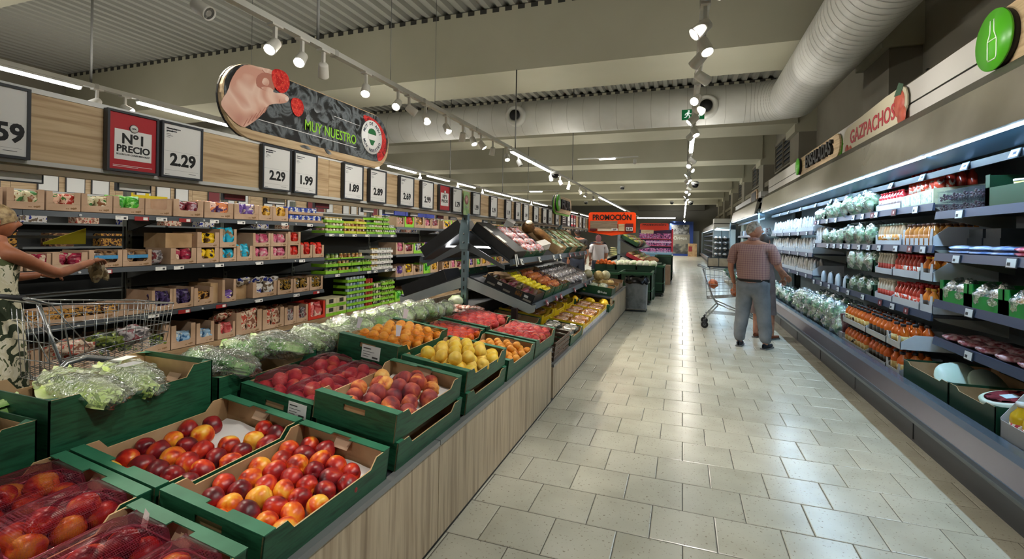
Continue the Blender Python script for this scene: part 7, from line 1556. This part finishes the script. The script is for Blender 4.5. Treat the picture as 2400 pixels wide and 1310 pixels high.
person('tanned blonde woman at the left edge in a leaf-patterned dress, reaching out her arm',(-4.28,1.84,0),-.02,1.60,.95,
       arms=[[(-.2,0,1.42),(-.27,.14,1.20),(-.20,.36,1.22)],[(.17,.02,1.40),(.10,.32,1.24),(-.10,.66,1.32)]],dress=(tex('leaf_dress',['#2e3a24','#d8d2b4','#e4dfc8','#56603c'],scale=9,rough=.8,interp='CONSTANT',rand=False,distort=1.2,contrast=(.38,.62)),1.40,.35,.25),shoe=flat('#6a4a34',.6),sk=tanskin,hairm=tex('blonde_hair',['#4a3a24','#7a6440','#94805a'],scale=30,rough=.6),hair='long',look=-.35)
t=thing('sausage_pack','brown vacuum packs held in the hand of the woman at the left edge','pack',(-4.47,2.53,1.13)); ob('pack_body',crumple(.035,.05,.09,3,.3,20).mesh('sp',packm('sausage',['#6a5038','#8a7a5a','#5a4a30','#a89878'])),t); ob('second_strip',crumple(.025,.03,.08,4,.3,18).mesh('sp2',packm('sausage',[])),t,(-.01,.05,-.02),(.5,0,0))
for (x,y,H,l,sc_,hc,hr) in ((-2.2,13.4,1.55,'distant shopper in a pink headscarf and white top',flat('#d8d4d6',.7),flat('#c98a94',.8),'long'),(-2.62,12.6,1.72,'distant shopper with dark hair, back to us',flat('#3a3836',.8),flat('#2a201c',.7),'short'),(-2.95,12.9,1.68,'distant shopper beside the rack with brown hair',flat('#8a8478',.8),flat('#5a4634',.7),'short'),(-2.5,15.2,1.6,'small distant shopper in dark blue and white',flat('#2a3448',.8),flat('#30261f',.7),'short')):
    person(l,(x,y,0),.4,H,1.0,shirt=sc_,pants=flat('#2c3242',.8),hairm=hc,hair=hr)

# ================================================================ SHOPPING CARTS
chrome=flat('#b4b8ba',.22,.9)
def cart(lab,loc,rz,flap=False):
    t=thing('shopping_cart',lab,'shopping cart',loc,(0,0,rz)); r=.0035
    # basket: length along +Y, handle at -Y
    def P(u,v,w_): # u across -1..1, v along 0..1, w height 0..1
        y=-.42+.84*v; wd=.27-.05*v; zb=.48+.10*v; zt=.98-.10*v
        return (u*wd*(.86+.14*w_), y*(.93+.07*w_), zb+(zt-zb)*w_)
    g=G()
    for k in range(5):
        w_=k/4; g.tube([P(-1,0,w_),P(-1,1,w_),P(1,1,w_),P(1,0,w_)],r if k<4 else .006,5,closed=True)
    for i in range(13): 
        v=i/12
        for s in (-1,1): g.tube([P(s,v,0),P(s,v,1)],r*.6,4)
    for i in range(11):
        u=-1+.2*i; g.tube([P(u,1,0),P(u,1,1)],r*.8,4); g.tube([P(u,0,0),P(u,0,.9)],r*.8,4); g.tube([P(u,0,0),P(u,1,0)],r*.8,4)
    for i in range(12): g.tube([P(-1,i/11,0),P(1,i/11,0)],r*.8,4)
    ob('wire_basket',g.mesh('wbk',chrome),t)
    g=G(); g.tube([(-.27,-.42,.98),(-.28,-.50,1.02),(-.27,-.53,1.03),(.27,-.53,1.03),(.28,-.50,1.02),(.27,-.42,.98)],.009,8); ob('handle_frame',g.mesh('hf',chrome),t)
    ob('handle_grip',G().tube([(-.24,-.53,1.03),(.24,-.53,1.03)],.016,12).mesh('hg',flat('#26282b',.5)),t)
    g=G()
    for s in (-1,1):
        g.tube([(s*.25,-.46,.98),(s*.22,-.30,.50),(s*.20,-.22,.38),(s*.24,-.42,.14)],.011,8)
        g.tube([(s*.20,-.25,.42),(s*.19,.15,.26),(s*.18,.42,.14)],.011,8)
        g.tube([(s*.19,.20,.56),(s*.19,.25,.30),(s*.18,.40,.15)],.008,8)
    g.tube([(-.18,.42,.17),(.18,.42,.17)],.008,8); g.tube([(-.23,-.40,.20),(.23,-.40,.20)],.008,8)
    for i in range(7): g.tube([(-.18+.06*i,-.36,.24),(-.16+.053*i,.34,.22)],.003,5)
    g.tube([(-.19,-.36,.24),(.19,-.36,.24)],.004,5); g.tube([(-.17,.34,.22),(.17,.34,.22)],.004,5)
    ob('chassis',g.mesh('chs',chrome),t)
    for x,y in ((-.24,-.42),(.24,-.42),(-.18,.42),(.18,.42)):
        wh=ob('wheel',G().lathe([(0,-.014),(.03,-.014),(.052,-.012),(.0575,-.005),(.0575,.005),(.052,.012),(.03,.014),(0,.014)],20,axis='x').mesh('wh',flat('#1c1c1e',.5)),t,(x,y,.0585)); ob('wheel_hub',G().lathe([(0,-.016),(.024,-.016),(.024,.016),(0,.016)],14,axis='x').mesh('hub',flat('#6a6c70',.4)),wh)
        ob('caster_fork',G().box(-.022,-.017,-.015,.015,.05,.135).box(.017,.022,-.015,.015,.05,.135).box(-.022,.022,-.018,.018,.13,.145).mesh('fk',flat('#4a4c50',.4,.6)),t,(x,y,0))
    if flap:
        g=G()
        g.tube([P(-.85,.10,1),(-.12,-.20,.52),(.12,-.20,.52),P(.85,.10,1)],.005,6,closed=True); g.tube([P(-.95,.02,1),(-.13,-.1,.62),(.13,-.1,.62),P(.95,.02,1)],.004,6,closed=True)
        ob('child_seat_flap',g.mesh('csf',chrome),t)
    return t
cm=cart('chrome shopping cart with vegetables inside, standing behind the old man',(.80,8.78,0),R(-92))
cw=cart('chrome wire shopping cart beside the woman at the left',(-4.02,2.27,0),R(2),True)
netv=tex('orange_net_bag',['#8a3a1c','#c0602c','#d88048'],scale=24,rough=.4)
for i,(x,y,z,r,l) in enumerate(((1.02,8.78,.62,.11,'orange net bag of fruit in the bottom of the old man\'s cart, right'),(.86,8.70,.62,.09,'second orange net bag in the old man\'s cart, middle'),(.50,8.75,.72,.08,'reddish net bag hanging at the handle end of the old man\'s cart'))): thing('net_bag',l,'net bag',(x,y,z),me=crumple(r,r*1.1,r*.9,i,.2,22).mesh('nb2',netv))
t=thing('herb_bunch','big bunch of green leaves in the old man\'s cart','vegetables',(.80,8.72,.70)); ob('leaves',leaf_bunch(.36,.09,16,4,tex('dark_greens',['#1c3a1c','#2f5a2a','#3f7034'],scale=8)),t,(0,0,.12),(R(50),0,1.0)); ob('pot',G().box(-.12,.12,-.1,.1,0,.03).mesh('hp',flat('#c9c4b4',.5)),t,(0,0,.06))
for i,(x,y,z,l,m_) in enumerate(((-4.0,2.12,.62,'brown packs heaped in the woman\'s cart','mixed'),(-4.02,2.35,.63,'greenish packs in the middle of the woman\'s cart','darkgreen'),(-4.0,2.5,.65,'small pack at the front of the woman\'s cart','silver'))): thing('grocery_pack',l,'pack',(x,y,z),me=crumple(.12,.11,.06,i,.4,24).mesh('gp3',PACK[m_]))
# bowed bumper tube of a parked cart in front
t=thing('cart_bumper','bent chrome tube of a parked trolley frame, seen behind the celery crate','trolley frame',(-3.3,1.6,0)); ob('tube',G().tube([(0,-.05,.0),(0,-.02,.45),(0,.04,.60),(0,.13,.69),(0,.22,.70),(0,.34,.66),(0,.75,.50),(0,.78,0)],.018,10).mesh('bt',chrome),t); ob('inner_tube',G().tube([(-.1,.0,.0),(-.1,-.02,.50),(-.1,.04,.60),(-.1,.12,.60),(-.1,.18,.5),(-.1,.18,0)],.007,8).mesh('it',chrome),t)

# ================================================================ BIN, BIG GREEN BOXES, SECOND STAND
t=thing('waste_bin','waste stand with black liner and grey translucent sack at the end of the stand','bin',(-.86,10.05,0)); 
ob('sack',G().surf(lambda u,v:((.20+.012*math.sin(9*2*math.pi*u)*(1-v)+.02*v)*math.copysign(abs(math.cos(2*math.pi*u))**.45,math.cos(2*math.pi*u)),(.17+.015*v)*math.copysign(abs(math.sin(2*math.pi*u))**.45,math.sin(2*math.pi*u)),.05+.55*v+.02*math.sin(12*math.pi*u)*v),48,14,wrap=True).mesh('sk',tex('grey_sack',['#6d7072','#85888a','#7a7d7f'],scale=6,rough=.35,bump=.4,bscale=16)),t)
ob('black_liner',G().surf(lambda u,v:((.235+.02*math.sin(16*math.pi*u+3*v))*(1-.12*v*v)*math.copysign(abs(math.cos(2*math.pi*u))**.5,math.cos(2*math.pi*u)),.2*(1-.12*v*v)*math.copysign(abs(math.sin(2*math.pi*u))**.5,math.sin(2*math.pi*u)),.56+.13*v+.012*math.sin(22*math.pi*u)),60,6,wrap=True).mesh('bl',flat('#0a0a0b',.15)),t)
ob('liner_inside',G().box(-.19,.19,-.16,.16,.60,.64).mesh('li',BLACK),t); ob('foot_frame',G().tube([(-.2,-.17,.02),(.2,-.17,.02),(.2,.17,.02),(-.2,.17,.02)],.012,8,closed=True).mesh('ff',flat('#2a2c2e',.4,.5)),t); ob('grip',G().box(-.215,-.16,-.19,-.17,.26,.28).mesh('gp',STEEL),t)
bgm=tex('dark_green_plastic',['#16321f','#1d3e28'],scale=3,rough=.45)
def bigbin(lab,x0,x1,y0,y1,h,n=1):
    t=thing('produce_bin',lab,'bin',(x0,y0,0)); w,d=x1-x0,y1-y0
    ob('bin_walls',G().box(0,.03,0,d,.12,h).box(w-.03,w,0,d,.12,h).box(0,w,0,.03,.12,h).box(0,w,d-.03,d,.12,h).box(0,w,0,d,.10,.14).mesh('bw',bgm),t)
    ob('rim',G().box(-.015,w+.015,-.015,.0,h-.05,h).box(w,w+.015,0,d,h-.05,h).box(-.015,0,0,d,h-.05,h).mesh('rm',flat('#2c5a3a',.4)),t)
    ob('rib',G().box(-.01,w+.01,-.012,0,h*.42,h*.45).box(w,w+.012,0,d,h*.42,h*.45).mesh('rb',flat('#3c6a4a',.4)),t)
    ob('dolly',G().box(.03,w-.03,.03,d-.03,.05,.10).mesh('dl',flat('#1a1c1d',.5)),t)
    for x in (.08,w-.08): ob('wheel',G().lathe([(0,-.015),(.05,-.015),(.05,.015),(0,.015)],14,axis='x').mesh('whl',BLACK),t,(x,.08,.05))
    return t
bigbin('big dark green produce bin just behind the waste stand',-1.30,-.62,10.95,11.85,.72); bigbin('big dark green produce bin left of it, hidden behind the melons',-2.05,-1.32,10.95,11.85,.70)
bigbin('second row green bin farther down the aisle',-1.0,-.42,12.7,13.6,.80); bigbin('low far green bin before the pink shelves',-.85,-.30,17,18,.92)
thing('kraft_bin','kraft carton behind the low far green bin','carton',(-.75,16.3,.0),me=G().box(0,.40,0,.5,0,.62).mesh('kb',KRAFT2))
cf=crumple(.10,.10,.085,4,.12,20).mesh('cf',tex('cauliflower_white',['#8fa86a','#dcdcc0','#ecead8'],scale=10,rough=.7)); og=ball(.045,tex('orange_peel',['#d8601a','#e87c2c'],scale=20,rough=.5),14)
for (x0,x1,l) in ((-2.05,-1.55,'oranges'),(-1.52,-1.05,'cauliflowers, left'),(-1.03,-.6,'cauliflowers, right')):
    t=thing('produce_crate','dark green crate of %s behind the big bins'%l,'crate',(x0,12.0,.62)); w=x1-x0
    ob('crate_walls',G().box(0,.01,0,.6,0,.2).box(w-.01,w,0,.6,0,.2).box(0,w,0,.01,0,.2).box(0,w,.59,.6,0,.2).box(0,w,0,.6,0,.01).mesh('cw',bgm),t); ob('stand',G().box(.02,w-.02,.05,.55,-.62,0).mesh('sd',bgm),t)
for i in range(30): thing('orange','orange heaped in the crate behind the big bins','orange',(-2.0+.095*(i%5)+.02*((i//5)%2),12.06+.09*((i//5)%5)+.0,.80+.07*(1-abs((i%5)-1.5)*.4)+ (.05 if i>24 else 0)),(0,0,0),'oranges in the far crate',og)
for i in range(24): thing('cauliflower','pale cauliflower in the green crates behind the big bins','cauliflower',(-1.45+.155*(i%6),12.1+.13*(i//6),.84),(0,0,i),'cauliflowers in the far crates',cf)
# second tiered stand
t=thing('tiered_rack','second tiered rack with slanted crates farther down the aisle','rack',(-1.7,13.9,0)); ob('base',G().box(-.7,.7,0,6,0,.55).mesh('b2',OAKV),t); ob('slope',G().hexa([(0,0,1.0),(.8,0,.62),(.8,6,.62),(0,6,1.0),(0,0,1.03),(.8,0,.65),(.8,6,.65),(0,6,1.03)]).hexa([(0,0,1.42),(.5,0,1.15),(.5,6,1.15),(0,6,1.42),(0,0,1.45),(.5,0,1.18),(.5,6,1.18),(0,6,1.45)]).mesh('sl2',flat('#3a3e42',.5)),t); ob('post',G().box(-.04,.04,0,.06,0,1.6).mesh('ps2',pm),t); ob('left_slope',G().hexa([(-.8,0,.62),(0,0,1.0),(0,6,1.0),(-.8,6,.62),(-.8,0,.65),(0,0,1.03),(0,6,1.03),(-.8,6,.65)]).mesh('ls2',flat('#3a3e42',.5)),t)
SC2=[('black crate of pale packs',BLACKC,'#d8d4cc'),('white crate of orange packs',KRAFT2,'#d8843c'),('green crate of greens',GREEN,'#5a8a3c')]
for i in range(6):
    for lv in (0,1):
        x,z,a=(-1.7+.26,1.33+.03,.50) if lv else (-1.7+.42,.86,.44); c=[('red','#a82430'),('black','#1c1d20'),('green','#1f4a2c'),('kraft','#b8946a')][(i+lv*2+0)%4] if not (i==0 and lv==0) else ('red','#a82430')
        t=thing('slanted_crate','%s crate on the second rack, %s tier, %s from us'%(c[0],('lower','upper')[lv],('first','second','third','fourth','fifth','sixth')[i]),'crate',(x,14.2+.5*i,z),(0,a,0)); ob('crate_walls',G().box(-.27,.27,-.22,-.21,0,.11).box(-.27,.27,.21,.22,0,.11).box(-.27,-.26,-.22,.22,0,.11).box(.26,.27,-.22,.22,0,.11).box(-.27,.27,-.22,.22,0,.01).mesh('sw',flat(c[1],.5)),t)
        mm=tex('prod%d'%((i*2+lv)%5),[['#e8c89a','#d8a05a','#f0e0c0'],['#d8d070','#a8b84a','#e8e4b0'],['#d88a4a','#e8b080','#c86a3a'],['#e4e0d8','#c8c0b8','#f0ece4'],['#6a8a3c','#c8c878','#4a6a2c']][(i*2+lv)%5],scale=16)
        for q in range(6): thing('loose_produce','produce in the %s crate of the second rack, %s tier, %s'%(c[0],('lower','upper')[lv],('first','second','third','fourth','fifth','sixth')[i]),'produce',Vector((x,14.2+.5*i,z))+Euler((0,a,0)).to_matrix()@Vector((-.18+.17*(q%3),-.1+.2*(q//3),.09)),(0,0,q),'produce in the second rack crates',mesh_of(crumple(.085,.09,.06,i,.15,16),('pp',i,lv),mm))
for i in range(5): thing('leek','pale yellow-green vegetable lying across the near end of the second rack','vegetable',(-1.85,13.95,.98+.05*i),(0,R(75+6*i),.2*i),'pale vegetables at the rack end',mesh_of(crumple(.03,.035,.12,2,.1,16),'lk',tex('pale_veg',['#c8c88a','#e0dca8'],scale=8)))
thing('kraft_sack','brown paper potato sack beside the second rack','sack',(-.82,14.3,.86),me=crumple(.20,.15,.10,8,.15,24).mesh('ks',tex('brown_sack',['#8a6040','#a87850'],scale=6))); thing('table_block','dark green display block carrying the potato sack','bin',(-1.1,14.0,0),me=G().box(0,.55,0,.7,0,.78).mesh('tb2',bgm))

# ================================================================ FAR END
t=thing('drink_shelf','far shelf wall of purple and pink packs under the smaller promotion sign','shelving',(-2.1,25.2,0)); ob('carcass',G().box(0,1.6,.1,.5,0,1.95).mesh('cc',flat('#3a2a4a',.5)),t)
pp=tex('purple_pink_packs',['#3a2a5a','#b84a8a','#d89ac8','#5a3a7a','#e0c8dc'],scale=9,interp='CONSTANT',rough=.4,rand=True)
for k,z in enumerate((.35,.75,1.15,1.5)): 
    ob('shelf',G().box(0,1.6,0,.1,z-.03,z).mesh('sf',flat('#c8485a',.5)),t)
    for i in range(9): ob('pack',mesh_of(G().box(0,.15,0,.1,0,.27),'ppk',pp),t,(.05+.17*i,.02,z))
ob('red_post',G().box(1.6,1.68,-.02,.1,0,2.0).mesh('rp2',flat('#b82a3a',.5)),t); ob('white_strip',G().box(0,1.6,-.01,.0,1.30,1.36).mesh('wst2',flat('#e6c8e4',.5)),t)
t=thing('chest_freezer','pale blue chest freezer before the purple shelves','freezer',(-1.9,21.2,0)); ob('freezer_body',G().box(0,1.5,0,2.2,0,.85).mesh('fb',flat('#7fa8c8',.4)),t); ob('glass_lid',G().box(0,1.5,0,2.2,.85,.90).mesh('gl2',flat('#9fd0ea',.1)),t); ob('dark_trim',G().box(-.01,1.51,-.01,2.21,.70,.74).mesh('dt',flat('#2a3c5a',.4)),t)
t=thing('origin_banner','tall blue-edged wall banner with grey photograph panels and the word Origen','banner',(-1.1,46.7,0)); ob('blue_board',G().box(0,2.05,0,.06,.0,3.15).mesh('bb3',flat('#163a86',.5)),t); ob('upper_picture',G().box(.15,1.7,-.02,0,2.0,2.85).mesh('up3',tex('grey_picture',['#1c1e20','#3a3c3e','#8a8c8c','#26282a'],scale=2.2,interp='LINEAR')),t); ob('grey_field',G().box(.12,1.75,-.02,0,1.1,1.98).mesh('gf3',flat('#7a776a',.6)),t); ob('lower_picture',G().box(.12,1.75,-.02,0,.2,1.1).mesh('lp3',tex('grey_picture_low',['#26282a','#4a4c48','#8a8878'],scale=2)),t)
me=text_mesh('Origen',.42,.02,.002).copy(); me.materials.clear(); me.materials.append(flat('#b8b8b0',.5)); ob('lettering',me,t,(.93,-.03,1.62),RNY)
t=thing('kraft_display','kraft floor display with a red panel at the far wall','display',(.5,45.5,0)); ob('body',G().box(0,.75,0,.5,0,1.15).mesh('kd',KRAFT),t); ob('red_panel',G().box(.05,.35,-.01,0,.45,.9).mesh('rp3',flat('#8a2a2c',.5)),t)
# third cabinet at the far right with open end
fr3=fridge('third chilled cabinet at the far right with an open end stocked with pastries',28.4,45,1.60,[(28.4,45,z,.5,.2) for z in (.75,1.1,1.45,1.8)])
ec=thing('end_cabinet','pale end cabinet facing us with dark shelves of wrapped pastries','refrigerated cabinet',(1.58,27.5,0)); ob('side_wall',G().box(.78,1.05,0,.9,0,2.3).box(0,1.05,.86,.9,0,2.3).mesh('sw3',fwhite),t if 0 else ec); ob('header',G().box(0,1.05,0,.9,2.05,2.62).mesh('hd',tex('pale_header',['#b5b2a8','#c2bfb5'],scale=1)),ec); ob('header_groove',G().box(-.005,1.055,-.005,.9,2.33,2.37).mesh('hg2',BLACK),ec); ob('base',G().box(0,1.05,0,.9,0,.45).mesh('bs3',flat('#6a6c6e',.5)),ec); ob('centre_post',G().box(.36,.40,-.01,.03,.4,2.0).mesh('cp',BLACK),ec)
ob('inner_back',G().box(.02,.78,.80,.84,.45,2.05).mesh('ib',backm),ec); ob('tube',G().box(.05,.75,.1,.14,2.0,2.04).mesh('tb3',COOLM),ec)
for k,z in enumerate((.72,1.02,1.32,1.60)):
    ob('shelf',G().box(0,.78,.05,.8,z-.03,z).mesh('sh3',BLACK),ec)
    for i in range(3): thing('pastry_pack','wrapped pastry pack in the far end cabinet','pack',(1.70+.22*i,27.7,z),(0,0,.3*i),'pastry packs in the far end cabinet',mesh_of(crumple(.10,.09,.08,2,.2,16),'pst',packm('pastry',['#6a5a58','#d8d0cc','#a88a6a','#8a8ca0'])))
t=thing('roll_box','low black-framed box with two kraft panels on casters before the end cabinet','box',(1.25,26.3,0)); ob('kraft_panel',G().box(.02,.50,0,.5,.16,.55).mesh('k1',tex('dim_kraft',['#7d6a52','#8f7a60'],scale=4)),t); ob('kraft_panel',G().box(.52,1.0,0,.5,.16,.55).mesh('k2',tex('dim_kraft',[])),t); g=G()
for x in (0,.51,1.02): g.box(x-.015,x+.015,-.02,.01,.1,.6)
g.box(-.015,1.035,-.02,.01,.1,.16).box(-.015,1.035,-.02,.01,.56,.6); ob('frame',g.mesh('fr4',BLACK),t); ob('casters',G().box(.05,.12,.02,.1,0,.1).box(.9,.97,.02,.1,0,.1).mesh('cs4',BLACK),t)
bpy.context.view_layer.update()
# ================================================================ LABELS OF REPEATED THINGS: say where in its row each one stands
def relabel():
    ORD=['first','second','third','fourth','fifth','sixth','seventh','eighth','ninth','tenth','eleventh','twelfth','thirteenth','fourteenth','fifteenth','sixteenth','seventeenth','eighteenth','nineteenth','twentieth']
    sets={}
    for o in C.objects:
        if 'category' in o and 'label' in o and o.get('group') : sets.setdefault(o['label'],[]).append(o)
    def clusters(vals,thr):
        idx=sorted(range(len(vals)),key=lambda i:vals[i]); cl=[[idx[0]]]
        for a,b in zip(idx,idx[1:]):
            if vals[b]-vals[a]>thr: cl.append([])
            cl[-1].append(b)
        return cl
    for lab,os_ in sets.items():
        n=len(os_)
        if n<2: continue
        P=[o.location for o in os_]; X0=sum(p.x for p in P)/n
        ys=clusters([p.y for p in P],.022); out={}; ok=len(ys)<=20
        for r,row in enumerate(ys):
            zs=clusters([P[i].z for i in row],.075) if abs(X0+1.7)>1.2 else [list(range(len(row)))]
            for zi,zc in enumerate(zs):
                ids=[row[j] for j in zc]; left=X0<-2 or X0>1.6
                ids.sort(key=lambda i:-P[i].x if X0<1.6 else P[i].x)
                if len(ids)>10: ok=False; break
                for c,i in enumerate(ids):
                    t=[]
                    if len(ys)>1: t.append(ORD[r]+(' row' if len(ids)>1 else ' from us') if r<20 else '')
                    if len(zs)>1: t.append(('lowest','second up','third up','fourth up','fifth up','sixth up')[min(zi,5)])
                    if len(ids)>1: t.append((ORD[c]+' from aisle') if not left else ('front' if c==0 else ORD[c]+' back'))
                    out[i]=lab+', '+', '.join(t)
        if not ok:
            # long single line of alike things: tell the end ones by their place
            idx=sorted(range(n),key=lambda i:P[i].y)
            for k in range(min(10,n//2)):
                a,b=idx[k],idx[n-1-k]; out[a]=lab+', '+ORD[k]+' from us'; out[b]=lab+', '+ORD[k]+' from the far end'
            for k in idx[min(10,n//2):n-min(10,n//2)]: out.pop(k,None)
        for i,s in out.items():
            if len(s.split())<=16: os_[i]['label']=s
relabel()
